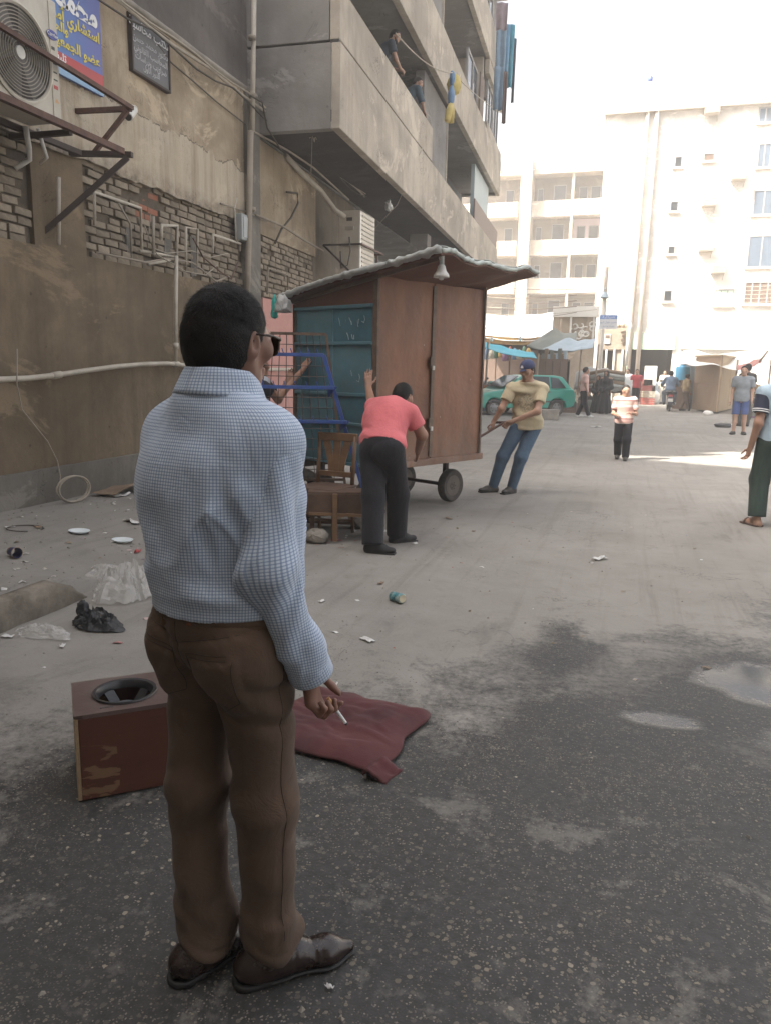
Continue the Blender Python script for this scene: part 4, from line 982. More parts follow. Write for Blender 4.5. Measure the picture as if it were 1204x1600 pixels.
# teal side
rails = [Z0, .98, 1.28, 1.79, 2.15]
for i in range(4):
    for j in range(2):
        y0_ = .04+j*.57; y1_ = y0_+.55
        def pf(u, v, a=rails[i]+.015, b=rails[i+1]-.015, y0_=y0_, y1_=y1_, s=i*3+j):
            return (.006+.012*mnoise.noise(Vector((u*2, v*2, s)))-.01*math.sin(math.pi*u)*math.sin(math.pi*v), y1_+(y0_-y1_)*u, a+(b-a)*v)
        m = MB(); m.grid(pf, 8, 7, -.012); kb(m, 'teal_panel', M_teal if (i+j) % 2 else M_teal2, smooth=True, angle=40)
for z_ in rails: kb(MB().box2((-.028, .03, z_-.016), (.0, D_-.02, z_+.016)), 'rail', M_teal2, bev=.004)
kb(MB().box2((-.02, .585, Z0), (.002, .615, 2.13)), 'rib', M_teal2, bev=.003)
kb(MB().box2((-.02, D_-.03, Z0), (.015, D_+.01, 2.2)), 'corner_post', M_frame_steel, bev=.003)
m = MB(); m.prism([(-.004, .03, 2.168), (-.004, D_, 2.168), (-.004, D_, 2.22), (-.004, .03, 2.46)], (.02, 0, 0)); kb(m, 'gable_panel', M_roof)
# chalk scrawl on the side panel
M_chalk = M_plain('chalk', (.36, .44, .46), .9, .2, 20, 0)
m = MB(); rr = random.Random(4)
for (yy, z_, s_) in ((.50, 2.0, .07), (.40, 2.0, .06), (.32, 2.01, .07), (.22, 1.98, .08), (.14, 2.02, .06), (.38, 1.86, .06), (.28, 1.86, .06), (.2, 1.45, .07), (.3, 1.5, .06)):
    a = rr.random()*6; pts = [(-.0165, yy+s_*math.cos(a+t*rr.uniform(.6, 1.6))*.5*(t/3), z_+s_*math.sin(a+t*1.3)*.6) for t in range(4)]
    m.tube(pts, .0035, 4)
kb(m, 'chalk_marks', M_chalk)
# roof
def roof_pt(u, v):
    """u along the front 0..1, v from the back (0) to the front edge (1)"""
    x = -.08 + (W_+.20)*u; yb, yf = D_+.14, -.86+.26*u
    y = yb+(yf-yb)*v; z = 2.25 + (.335)*v + .02*math.sin(v*5+u*3) + .018*math.sin(u*17)*v*v
    if v > .66: z += .02*mnoise.noise(Vector((x*4, y*4, 1))) - .05*math.sin(math.pi*min(1, max(0, (u)))) * (v-.66)/.34
    return (x, y, z)
m = MB(); m.grid(roof_pt, 24, 24, -.02); kb(m, 'roof', M_roof, smooth=True, angle=50)
m = MB()
for u in (.03,): a = Vector(roof_pt(u, .02)); b = Vector(roof_pt(u, .975)); m.beam(a-Vector((0, 0, .045)), b-Vector((0, 0, .045)), .03)
kb(m, 'rafters', M_frame_steel)['kind'] = 'stuff'
def roll(pts, r0, name, mat, seed):
    rs = [r0*(.75+.7*abs(mnoise.noise(Vector((i*.33, seed, 0))))) for i in range(len(pts))]
    m = MB(); m.tube([Vector(p)+Vector((0, 0, .014*mnoise.noise(Vector((i*.6, seed, 5))))) for i, p in enumerate(pts)], rs, 12); m.v = [tuple(Vector(p)+Vector((mnoise.noise(Vector(p)*19), mnoise.noise(Vector(p)*19+Vector((7, 0, 0))), mnoise.noise(Vector(p)*19+Vector((0, 7, 0)))))*.010) for p in m.v]; return kb(m, name, mat, smooth=True)
roll([Vector(roof_pt(0, v/60))+Vector((-.02, 0, .02)) for v in range(61)], .038, 'tarp_roll', M_tarp_grey, 1)
roll([Vector(roof_pt(u/70, 1))+Vector((0, -.01, .015)) for u in range(71)], .022, 'tarp_edge', M_tarp_green, 2)
def topfn(u, v): p = Vector(roof_pt(u, v)); return p+Vector((0, 0, .035+.025*mnoise.noise(Vector((p.x*5, p.y*5, 8)))))
m = MB(); m.grid(topfn, 22, 22, .008); kb(m, 'roof_cover', M_tarp_grey, smooth=True)
def kw(x, y):
    w = bpy.data.objects.new('wheel', None); COL.objects.link(w); w.parent = kk; w.location = (x, y, .2)
    R0 = .198; m = MB(); m.lathe([(R0-.075, -.045), (R0-.02, -.052), (R0-.004, -.035), (R0, 0), (R0-.004, .035), (R0-.02, .052), (R0-.075, .045)], (0, 0, 0), (0, 1, 0), 28, False); m.build('tyre', M_rubber, w, world=False, smooth=True, angle=50)
    m = MB(); m.lathe([(R0-.07, -.04), (R0-.09, -.015), (.06, -.02), (.05, -.045), (.02, -.05)], (0, 0, 0), (0, 1, 0), 24); m.lathe([(R0-.07, .04), (R0-.09, .015), (.06, .02), (.02, .03)], (0, 0, 0), (0, 1, 0), 24); m.build('rim', M_hub, w, world=False, smooth=True, angle=40)
    m = MB()
    for k in range(5): a = k*1.2566; m.cyl((.035*math.cos(a), -.052, .035*math.sin(a)), (.035*math.cos(a), -.046, .035*math.sin(a)), .007, n=6)
    m.build('nuts', M_steel_dark, w, world=False)
for x_, y_ in ((1.60, .27), (.22, .27), (1.60, 1.02), (.22, 1.02)): kw(x_, y_)
m = MB()
for x_ in (.22, 1.60): m.cyl((x_, .22, .2), (x_, 1.07, .2), .022, n=8); m.beam((x_, .35, .2), (x_, .35, .53), .05); m.beam((x_, 1.0, .2), (x_, 1.0, .53), .05)
m.beam((0, .30, .51), (W_, .30, .51), .06, .07); m.beam((0, 1.05, .51), (W_, 1.05, .51), .06, .07)
for x_ in (.1, .6, 1.1, 1.65): m.beam((x_, .0, .555), (x_, D_, .555), .05, .03)
kb(m, 'chassis', M_steel_dark)
m = MB(); hb = Vector((-1.46, 9.84, .90)); M_ = wmat(kk).inverted(); hl = M_ @ hb
st = Vector((W_-.05, .45, .5)); m.tube([st, hl], .016, 8); cr = M_.to_3x3() @ Vector((.95, .3, .0)); m.tube([hl-cr*.16, hl+cr*.16], .017, 8); kb(m, 'drawbar', M_rust, smooth=True)
# lamp and bags hanging at the roof edge
lp = Vector(roof_pt(.055, .97)); lw = wmat(kk) @ lp
la = thing('hanging_lamp', 'white bell shaped lamp hanging from the front edge of the kiosk roof', 'lamp', lw)
m = MB(); m.tube([(0, 0, .02), (0, 0, -.10)], .022, 10); m.build('holder', M_tarp_green, la, world=False, smooth=True)
m = MB(); m.lathe([(.024, -.095), (.034, -.11), (.045, -.15), (.068, -.18), (.072, -.205), (.066, -.206), (.04, -.17), (.02, -.12)], (0, 0, 0), (0, 0, 1), 22, False); m.build('shade', M_white, la, world=False, smooth=True)
m = MB(); m.lathe([(.02, -.15), (.03, -.19), (.02, -.225), (.001, -.23)], (0, 0, 0), (0, 0, 1), 14, False); m.build('bulb', M_plain('unlit bulb glass', (.6, .6, .58), .15, .02, 3, 0), la, world=False, smooth=True)

def crumple(c, size, seed, fold=.5, n=18, flatz=.0, freq=2.2):
    """closed crumpled lump (plastic bags, rubble): folded noise in several sizes, drawn through a warped domain"""
    m = MB(); sx, sy, sz = size; vs = []; fs = []; rot = Matrix.Rotation(seed*1.7, 3, 'X') @ Matrix.Rotation(seed*.9, 3, 'Y')
    for i in range(n+1):
        th = math.pi*i/n
        for j in range(2*n):
            ph = math.pi*j/n; d = rot @ Vector((math.sin(th)*math.cos(ph), math.sin(th)*math.sin(ph), math.cos(th)))
            q = d*freq+Vector((seed*3.1, seed, 0)); q = q+Vector((mnoise.noise(q*1.3), mnoise.noise(q*1.3+Vector((9, 0, 0))), mnoise.noise(q*1.3+Vector((0, 9, 0)))))*.6
            r = 1+fold*(.55*mnoise.noise(q*.8)+.55*(.32-abs(mnoise.noise(q*1.25)))+.40*(.28-abs(mnoise.noise(q*2.7)))+.22*(.25-abs(mnoise.noise(q*6)))) 
            p = Vector((d.x*sx*r, d.y*sy*r, d.z*sz*r))
            if p.z < -flatz*sz: p.z = -flatz*sz + .1*(p.z+flatz*sz)
            vs.append(Vector(c)+p)
    for i in range(n):
        for j in range(2*n): fs.append((i*2*n+j, i*2*n+(j+1) % (2*n), (i+1)*2*n+(j+1) % (2*n), (i+1)*2*n+j))
    return m.add(vs, fs)
def film(c, size, seed, n=24, k=64):
    """a crumpled plastic bag: one thin film, domed, with sharp creases and a ragged rim"""
    sx, sy, sz = size; m = MB(); r_ = random.Random(seed); vs = []; c = Vector(c)
    def rg(q): return 1-abs(mnoise.noise(q))*2.6
    for i in range(n+1):
        r = (i+.02)/n
        for j in range(k):
            a = 2*math.pi*j/k; ca, sa = math.cos(a), math.sin(a); q = Vector((ca*r*1.6+seed*1.7, sa*r*1.6, seed)); q = q+Vector((mnoise.noise(q*1.4), mnoise.noise(q*1.4+Vector((5, 0, 0))), 0))*.55
            rim = 1+.42*mnoise.noise(Vector((ca*1.4, sa*1.4, seed*2.2)))+.16*mnoise.noise(Vector((ca*5, sa*5, seed*3.1)))
            h = sz*((1-r**2.2)*(.45+.35*rg(q)+.28*rg(q*2.2)+.15*rg(q*4.6))+.10*r*max(0, rg(q*3)))
            tw = .22*mnoise.noise(q*1.8)
            vs.append(c+Vector((sx*rim*(ca*r+tw*r*(1-r)), sy*rim*(sa*r-tw*r*(1-r)), max(.004, h))))
    fs = [(i*k+j, i*k+(j+1) % k, (i+1)*k+(j+1) % k, (i+1)*k+j) for i in range(n) for j in range(k)]
    return m.add(vs, fs)
def mat_film(name, c, alpha=.55, rough=.25):
    t = NT(name); t.done(c, rough, t.bump(t.noise(14, None, 5, .7, 1.5), .8, .02)); t.b.inputs['Alpha'].default_value = alpha
    t.b.inputs['Specular IOR Level'].default_value = .7
    return t.m
M_film = mat_film('clear plastic film', (.70, .69, .66), .42, .14)
M_film_grey = mat_film('grey plastic bag', (.42, .42, .40), .9, .4)
M_black_bag = mat_film('black plastic bag', (.012, .014, .018), 1.0, .22)
bp = wmat(kk) @ Vector((-.16, D_+.02, 2.12))
lonely(crumple(bp+Vector((.04, -.05, .0)), (.085, .10, .15), 3, .6), 'plastic_bag', M_film_grey, 'grey plastic bag tied under the back corner of the kiosk roof', 'bag', smooth=True)
lonely(crumple(bp+Vector((-.10, .03, -.05)), (.035, .04, .20), 5, .5), 'plastic_bag', M_tealbag, 'teal plastic bag hanging at the back corner of the kiosk roof', 'bag', smooth=True)

# ================================================================== rack, mesh panel, chair, scrap
M_bluepaint = M_plain('scuffed blue paint', (.04, .10, .36), .5, .2, 8, .2, 50, dirt=(.08, .10, .18), dirt_scale=9)
RO = Vector((-2.73, 6.86, 0)); RX = Vector((.93, .36, 0)).normalized(); RZ = math.atan2(RX.y, RX.x)
rk = thing('display_rack', 'blue steel stepped display rack with rows of hooks', 'rack', RO, RZ)
def rb(m, name, mat=M_bluepaint, par=None, **k): return m.build(name, mat, par or rk, world=False, **k)
def leg(sgn, nm='leg'):
    x0_, x1_ = (.0, .50) if sgn > 0 else (-.66, -.92)
    rb(MB().beam((x1_, -.02 if sgn > 0 else 0, .0), (x0_, .0, 1.66), .042, .034), nm)
leg(1); leg(-1)
for k, (z_, xr, xl, dy) in enumerate(((1.66, .0, -.66, .0), (1.36, .10, -.70, -.06), (1.045, .22, -.76, -.12))):
    sh = rb(MB().box2((xl, dy-.02, z_-.016), (xr, dy+.02, z_+.016)), 'shelf_bar', bev=.003)
    m = MB(); n_ = 8
    for i in range(n_):
        x_ = xl+.05+(xr-xl-.1)*i/(n_-1); m.tube([(x_, dy, z_+.01), (x_-.01, dy-.03, z_+.03), (x_-.016, dy-.05, z_+.055)], .005, 5)
    rb(m, 'hooks', M_bluepaint, sh)['kind'] = 'stuff'
    if k: rb(MB().box2((xl+.01, dy, z_-.012), (xr, .05, z_-.004)), 'shelf', M_bluepaint); m = MB(); m.prism([(xr+.03, dy-.02, z_+.01), (xr-.06, .02, z_+.01), (xr-.06, .02, z_-.1)], (0, .02, 0)); rb(m, 'gusset', M_bluepaint)
ms = thing('wire_mesh_panel', 'brown framed wire mesh panel standing behind the blue rack', 'panel', RO+Vector((-.09, .20, 0)), RZ)
M_wirebrown = M_plain('brown wire', (.075, .055, .048), .6, .2, 9, 0)
fl = [(-.95, .45), (-.72, 1.86), (.03, 1.86), (.22, .45)]
m = MB()
for i in range(4):
    a, b = fl[i], fl[(i+1) % 4]; m.beam((a[0], 0, a[1]), (b[0], 0, b[1]), .026)
m.beam((-.95, 0, .45), (-.98, 0, 0), .026); m.beam((.22, 0, .45), (.28, 0, 0), .026); rb(m, 'frame', M_frame_steel, ms)
m = MB()
for i in range(1, 14):
    v = i/14; z_ = .45+1.41*v; m.tube([(-.95+.23*v, 0, z_), (.22-.19*v, 0, z_)], .004, 4)
for i in range(1, 12):
    u = i/12; m.tube([(-.95+1.17*u, .004, .45), (-.72+.75*u, .004, 1.86)], .004, 4)
rb(m, 'mesh', M_wirebrown, ms)

M_wood = M_plain('bare chair wood', (.20, .115, .06), .55, .22, 5, .3, 30, dirt=(.10, .055, .032), dirt_scale=4, dirt_amt=.6)
M_wood_old = M_plain('dark weathered wood', (.085, .048, .032), .7, .3, 5, .4, 30, dirt=(.16, .11, .08), dirt_scale=5, dirt_amt=.5)
CO = Vector((-2.60, 6.60, 0)); ch = thing('wooden_chair', 'worn wooden chair with a splayed slat back and dark seat apron', 'chair', CO, R_(-8))
def cb(m, name, mat=M_wood, **k): return m.build(name, mat, ch, world=False, **k)
for s_ in (-1, 1):
    m = MB(); m.tube([(s_*.18, .20, 0), (s_*.185, .17, .45)], [.018, .023], 6); m.tube([(s_*.185, .17, .45), (s_*.19, .22, .94)], [.023, .019], 6); cb(m, 'back_leg', smooth=True)
    cb(MB().beam((s_*.20, -.2, 0), (s_*.20, -.2, .43), .04), 'front_leg', bev=.005)
cb(MB().box((0, .215, .905), (.42, .028, .075)), 'top_rail', bev=.006)
cb(MB().box((0, .185, .555), (.36, .025, .05)), 'lower_rail', bev=.004)
for x0_, x1_ in ((-.055, -.12), (0, 0), (.055, .12)):
    def sf(u, v, x0_=x0_, x1_=x1_): z = .575+.30*v; c = x0_+(x1_-x0_)*v**1.7; return (c+(.026+.014*v)*(2*u-1), .188+.022*v, z)
    m = MB(); m.grid(sf, 2, 10, .014); cb(m, 'splat', smooth=True, angle=40)
cb(MB().box((0, -.01, .455), (.44, .44, .022)), 'seat', M_wood_old, bev=.006)
m = MB(); m.box((0, -.20, .38), (.38, .022, .125)); cb(m, 'front_apron', M_wood_old)
for s_ in (-1, 1): cb(MB().box((s_*.2, -.01, .39), (.022, .38, .11)), 'side_apron', M_wood_old)
cb(MB().beam((-.2, -.2, .24), (.2, -.2, .24), .022), 'stretcher'); 
for s_ in (-1, 1): cb(MB().beam((s_*.19, -.2, .2), (s_*.185, .19, .2), .022), 'stretcher')
bn = thing('low_bench', 'dark rough wooden bench leaning against the chair', 'bench', (-2.37, 6.32, 0), R_(20))
for a, b in (((-.26, -.05), (-.2, .1)), ((.24, .0), (.28, .1))): pass
bn_m = MB().box((.02, 0, .36), (.60, .03, .17)).build('front_board', M_wood_old, bn, world=False, bev=.004)
MB().box((.02, .12, .452), (.58, .26, .02)).build('seat', M_wood_old, bn, world=False, bev=.004)
for x_ in (-.03, .30): MB().beam((x_, -.03, .02), (x_, -.03, .45 if x_ < 0 else .30), .045, .03).build('leg', M_wood, bn, world=False, bev=.004)
for x_ in (-.24, .28): MB().beam((x_, .22, .02), (x_, .22, .44), .04, .03).build('leg', M_wood_old, bn, world=False)
MB().beam((-.26, -.02, .27), (.30, -.02, .25), .025).build('stretcher', M_wood, bn, world=False)
# scrap wood in a low heap
rs = random.Random(12); G_s = 'scrap boards heaped by the chair'
labs = ['longest dark board of the scrap heap, lying flat', 'thin pale batten on top of the scrap heap', 'split brown board tilted on the scrap heap', 'short stubby board at the left end of the scrap heap', 'black pole crossing the scrap heap', 'narrow board pushed under the wooden bench', 'bent strip poking left out of the scrap heap']
for i, lab in enumerate(labs):
    m = MB(); L = (1.1, .8, .7, .35, 1.2, .6, .9)[i]; a = rs.uniform(-.35, .35)+.35; c = Vector((-2.75+rs.uniform(-.15, .15), 6.85+rs.uniform(-.2, .2), .06+.05*i*.8)); d = Vector((math.cos(a), math.sin(a), rs.uniform(-.06, .08)))*L/2
    if i == 4: m.tube([c-d, c+d], .016, 7)
    else: m.beam(c-d, c+d, (.14, .04, .11, .12, 0, .07, .05)[i], .022)
    lonely(m, 'scrap_board', (M_wood_old, M_wood, M_wood_old, M_wood_old, M_steel_dark, M_wood, M_wood_old)[i], lab, 'board', G_s)
m = MB(); m.lathe([(.17, -.05), (.255, -.055), (.275, 0), (.255, .055), (.17, .05)], (-3.0, 6.95, .30), (.8, -.5, .15), 26, False); lonely(m, 'old_tyre', M_rubber, 'old black tyre standing behind the scrap heap', 'tyre', smooth=True)
for i, (x_, y_, lab) in enumerate(((-2.2, 6.75, 'pale stone block under the wooden bench'), (-2.55, 6.25, 'flat broken brick in front of the scrap heap'), (-2.36, 6.98, 'white rubble lump behind the chair legs'))):
    lonely(crumple((x_, y_, .06), (.11, .08, .07), 20+i, .35, 8, .8), 'stone', M_concrete, lab, 'stone')
lonely(crumple((-2.22, 7.02, .42), (.06, .06, .05), 33, .5, 9), 'paper_cup', M_white, 'white crushed cup behind the chair seat', 'cup')

# ================================================================== speaker box, cushion
def mat_box():
    t = NT('chipped red brown veneer'); P = t.mapping(); n = t.noise(3, P, 6, .6); g = t.noise(2, t.mapping((3, 3, 26)), 5, .6)
    c = t.ramp(n, [(.3, (.072, .025, .016)), (.7, (.10, .037, .024))]); c = t.mix(t.ramp(g, [(.5, 0), (.8, .3)]), c, (.05, .015, .01))
    s = t.sep(t.co.outputs['Object'])
    w = t.noise(4.5, t.mapping((.8, 1, 2.6), loc=(.7, 0, .35)), 5, .55, .6)
    lowx = t.math('LESS_THAN', t.math('ADD', s[0], t.math('MULTIPLY', n, .12)), .20)
    k = t.math('MULTIPLY', t.ramp(w, [(.56, 0), (.58, 1)]), lowx)
    c = t.mix(k, c, (.17, .10, .055))
    e = t.noise(38, P, 4, .7); c = t.mix(t.ramp(e, [(.68, 0), (.72, .8)]), c, (.28, .18, .10))
    return t.done(c, .38, t.bump(n, .2, .01))
M_box = mat_box(); M_chip = M_plain('raw chipboard edge', (.27, .19, .11), .85, .25, 18, .4, 120)
bd = Vector((.76, .65, 0)).normalized(); BZ = math.atan2(bd.y, bd.x)
sb = thing('speaker_box', 'chipped red brown wooden speaker box lying on its back with a round hole', 'speaker box', (-1.765, 2.085, 0.004), BZ)
BL, BD, BH = .43, .315, .325
def sbb(m, name, mat, par=None, **k): return m.build(name, mat, par or sb, world=False, **k)
sbb(MB().box2((.014, 0, 0), (BL, .016, BH-.016)), 'front_panel', M_box, bev=.0025)
sbb(MB().box2((.014, BD-.016, 0), (BL, BD, BH-.016)), 'back_panel', M_box, bev=.0025)
sbb(MB().box2((0, 0, 0), (.0135, BD, BH-.016)), 'end_panel', M_chip, bev=.0025)
sbb(MB().box2((BL-.0, .0, 0), (BL+.014, BD, BH-.016)), 'end_panel', M_box, bev=.0025)
sbb(MB().box2((.014, .016, 0), (BL, BD-.016, .016)), 'bottom_panel', M_box)
hc = (.185, .155); hr = .112; n_ = 48; vs = []; fs = []
sq = []
for k in range(n_):
    a = 2*math.pi*k/n_; dx, dy = math.cos(a), math.sin(a)
    tx = ((BL+.014-hc[0]) if dx > 0 else hc[0])/max(abs(dx), 1e-6); ty = ((BD-hc[1]) if dy > 0 else hc[1])/max(abs(dy), 1e-6); q = min(tx, ty); sq.append((hc[0]+dx*q, hc[1]+dy*q))
for z_ in (BH, BH-.015):
    vs += [(hc[0]+hr*math.cos(2*math.pi*k/n_), hc[1]+hr*math.sin(2*math.pi*k/n_), z_) for k in range(n_)] + [(x, y, z_) for x, y in sq]
for k in range(n_):
    j = (k+1) % n_; fs += [(k, n_+k, n_+j, j), (2*n_+j, 3*n_+j, 3*n_+k, 2*n_+k), (k, j, 2*n_+j, 2*n_+k), (n_+j, n_+k, 3*n_+k, 3*n_+j)]
corner = [(0, 0), (BL+.014, 0), (BL+.014, BD), (0, BD)]
m = MB().add(vs, fs)
for cx, cy in corner:
    near = sorted(range(n_), key=lambda k: (sq[k][0]-cx)**2+(sq[k][1]-cy)**2)[:2]
    m.add([(cx, cy, BH), (*sq[near[0]], BH), (*sq[near[1]], BH)], [(0, 1, 2)])
M_boxtop = M_plain('dusty brown veneer', (.10, .068, .06), .35, .15, 5, .15, 40, dirt=(.16, .13, .12), dirt_scale=5, dirt_amt=.6)
top = sbb(m, 'top_panel', M_boxtop)
M_spk = M_plain('black speaker metal', (.02, .02, .022), .35, .2, 8, .1, 40)
o = sbb(MB().lathe([(hr-.004, -.005), (hr+.006, .003), (hr+.004, .008), (hr-.008, .006), (hr-.016, -.006), (hr-.018, -.022)], (*hc, BH), (0, 0, 1), 44, False), 'speaker_basket', M_spk, smooth=True, angle=40)
m = MB()
for k in range(4):
    a = k*math.pi/2+.6; m.beam((hc[0]+.10*math.cos(a), hc[1]+.10*math.sin(a), BH-.02), (hc[0]+.045*math.cos(a), hc[1]+.045*math.sin(a), BH-.075), .042, .008)
sbb(m, 'basket_arms', M_spk); COL.objects['basket_arms']['kind'] = 'stuff'
sbb(MB().lathe([(.052, -.10), (.052, -.056), (.035, -.048)], (*hc, BH), (0, 0, 1), 24), 'magnet', M_plain('grey magnet', (.11, .115, .125), .4, .1, 4, 0), smooth=True, angle=40)
sbb(MB().box2((.09, .035, BH), (.135, .042, BH+.0015)), 'scratch', M_print_dark)

M_maroon = M_plain('maroon velvet', (.062, .0125, .0145), .85, .35, 4, .25, 120, dirt=(.115, .034, .033), dirt_scale=3, dirt_amt=.7)
M_maroon.node_tree.nodes['Principled BSDF'].inputs['Sheen Weight'].default_value = .04
ca, cb_, cc_, cd = Vector((-1.33, 3.28, 0)), Vector((-.745, 3.17, 0)), Vector((-.80, 2.60, 0)), Vector((-1.42, 2.72, 0))
def cush(u, v, top=True):
    p = ca.lerp(cb_, u).lerp(cd.lerp(cc_, u), v)
    e = min(u, 1-u, v, 1-v); b = min(1, e/.16); h = .024*(1-(1-b)**2)
    nz = mnoise.noise(Vector((u*2.2, v*2.2, 2)))*.016*b + .012*max(0, mnoise.noise(Vector((u*5-v*3, v*2+u, 4)))) + (.5-abs(mnoise.noise(Vector((u*2.5+v*1.2, v*7-u*2, 7)))))*.014*b + .005*mnoise.noise(Vector((u*9, v*16, 1)))*b
    w = Vector((.045*mnoise.noise(Vector((v*3.4, u*2, 3))), .045*mnoise.noise(Vector((u*3.4, v*2, 8))), 0))
    return p+w+Vector((0, 0, .010+ (h+nz if top else max(0, .006))))
m = MB(); m.grid(lambda u, v: cush(u, v), 60, 60, .012)
cu = lonely(m, 'floor_cushion', M_maroon, 'wrinkled flat maroon cushion lying on the road behind the standing man', 'cushion', smooth=True)
m = MB(); m.grid(lambda u, v: Vector((-.86+.10*u+.03*v, 2.555+.12*v, .03+.02*math.sin(u*5)+.015*mnoise.noise(Vector((u*3, v*3, 0))))), 10, 10, .012); m.build('torn_corner', M_maroon, cu, smooth=True)

# ================================================================== litter
M_paper = M_plain('dirty paper', (.55, .54, .52), .8, .1, 6, .2, 40)
M_foam = M_plain('white foam plate', (.60, .65, .66), .6, .05, 4, 0)
M_card = M_plain('cardboard', (.23, .165, .11), .9, .15, 4, .2, 40, dirt=(.12, .09, .065), dirt_scale=4)
def gz(x, y): return ground_h(x, y)
def at(px, py): p = onZ(px, py, .15 if px < 420 and py < 900 else 0.0); return Vector((p.x, p.y, gz(p.x, p.y)))
for i, (px, py, lab) in enumerate(((124, 829, 'white foam plate on the pavement, the left one of two'), (191, 832, 'white foam plate beside the heap of clear bags'))):
    p = at(px, py); m = MB(); m.lathe([(.001, .004), (.065, .004), (.085, .016), (.088, .016), (.066, -.002), (.001, -.002)], p+Vector((0, 0, .008)), (.06, .03, 1), 24, False); lonely(m, 'foam_plate', M_foam, lab, 'plate', 'foam plates', smooth=True)
p = at(22, 864); pc = thing('paper_cup', 'blue paper cup lying on its side on the pavement', 'cup', p)
ax = Vector((.85, -.35, .0)); m = MB(); m.lathe([(.030, -.05), (.042, .05)], (0, 0, .042), ax, 18, False); m.build('wall', M_plain('navy paper', (.02, .03, .10), .5, .2, 12, 0), pc, world=False, smooth=True)
m = MB(); m.lathe([(.0422, .042), (.044, .05), (.040, .05)], (0, 0, .042), ax, 18, False); m.build('rim', M_card, pc, world=False, smooth=True); m = MB(); m.lathe([(.0302, -.05), (.0335, -.022)], (0, 0, .042), ax, 18, False); m.v = [(x*1, y, z) for x, y, z in m.v]; m.build('bottom_band', M_card, pc, world=False, smooth=True)
p = at(620, 941); cn = thing('drink_can', 'crushed teal and white drink can on the dusty road', 'can', p)
ax = Vector((.8, -.6, .1)); m = MB(); m.lathe([(.024, -.062), (.033, -.052), (.033, -.01), (.026, .005), (.033, .02), (.033, .052), (.026, .06)], (0, 0, .032), ax, 16); m.build('can_body', M_plain('teal can print', (.04, .20, .24), .3, .4, 30, 0, dirt=(.6, .6, .5), dirt_scale=22, dirt_amt=.9), cn, world=False, smooth=True)
m = MB(); m.lathe([(.027, .0605), (.02, .058)], (0, 0, .032), ax, 16); m.build('lid', M_plain('aluminium', (.6, .55, .42), .3, .1, 5, 0, metal=.8), cn, world=False)
def paper(px, py, s, lab, name='paper_scrap', mat=None, grp='scraps of paper on the road', seed=0, asp=.5, lift=.02):
    p = at(px, py); a = seed*1.3; ux = Vector((math.cos(a), math.sin(a), 0)); uy = Vector((-math.sin(a), math.cos(a), 0))
    m = MB(); m.grid(lambda u, v: p+ux*(u-.5)*s+uy*(v-.5)*s*asp*(1+.4*mnoise.noise(Vector((u*3, seed, 1))))+Vector((0, 0, .008+lift*max(0, mnoise.noise(Vector((u*2.5, v*2.5, seed)))+.25))), 7, 5, .0015)
    return lonely(m, name, mat or M_paper, lab, 'litter', grp, smooth=True)
papers = [(503, 941, .05, 'small curled white scrap left of the drink can'), (574, 1002, .09, 'white paper scrap between the cushion and the drink can'), (936, 875, .13, 'long white scrap far down the middle of the road'), (98, 1009, .05, 'small white scrap in front of the black bag'), (12, 996, .07, 'white scrap left of the flattened clear bag'),
 (188, 775, .22, 'crumpled white sheet near the foot of the plinth'), (207, 811, .17, 'torn white wrapper behind the standing man'), (16, 825, .08, 'white scrap by the coil of wire'), (106, 772, .09, 'white scrap on the cardboard sheet'), (452, 1063, .03, 'tiny white scrap beside the cuff'), (524, 1072, .035, 'white crumb at the far edge of the cushion'), (515, 1548, .022, 'bluish crumb near the black shoe'), (480, 838, .15, 'pale sheet under the scrap heap'),
 (60, 825, .1, 'thin grey scrap on the pavement'), (1142, 663, .5, 'pale sheet near the feet of the man in blue shorts'), (975, 640, .6, 'white plastic sheet behind the boy'), (930, 667, .3, 'white scrap on the far roadway'), (595, 912, .06, 'brown scrap above the drink can'), (700, 812, .08, 'dull scrap by the near cart wheel')]
for i, (px, py, s_, lab) in enumerate(papers): paper(px, py, s_, lab, seed=i+1, mat=M_card if i in (17, 18, 13) else M_paper, lift=.03 if s_ > .1 else .012)
ck = at(215, 842); paper(215, 842, .10, 'red strip of plastic on the heap of clear bags', 'plastic_strip', M_print_red, None, 40, .22, .05)
pz = [(195, 880, .20, .17, .15, 1, 'largest clear plastic bag of the heap at the kerb end'), (228, 905, .13, .12, .09, 2, 'clear plastic bag at the foot of the heap'), (168, 905, .14, .10, .06, 3, 'flattened clear bag at the left of the heap'), (232, 868, .12, .14, .11, 4, 'clear bag behind the standing man in the heap')]
for px, py, a, b, c, sd, lab in pz:
    p = at(px, py+18 if sd != 3 else py); lonely(film(p+Vector((0, 0, .003)), (a*1.15, b*1.15, c*1.6), sd+50), 'plastic_bag', M_film, lab, 'bag', 'clear plastic bags', fix=False, smooth=True, angle=24)
p = at(150, 978); lonely(film(p+Vector((0, 0, .003)), (.165, .095, .115), 61, 22, 56), 'plastic_bag', M_black_bag, 'crumpled black plastic bag on the road by the kerb', 'bag', fix=False, smooth=True, angle=30)
lonely(crumple(p+Vector((-.085, .0, .09)), (.035, .03, .065), 64, .7, 12, 1), 'bag_knot', M_black_bag, 'twisted black plastic end standing up from the black bag', 'bag', smooth=True)
p = at(70, 990); lonely(film(p+Vector((0, 0, .003)), (.20, .085, .055), 71), 'plastic_bag', M_film, 'flattened clear bag beside the black bag', 'bag', 'clear plastic bags', fix=False, smooth=True, angle=24)
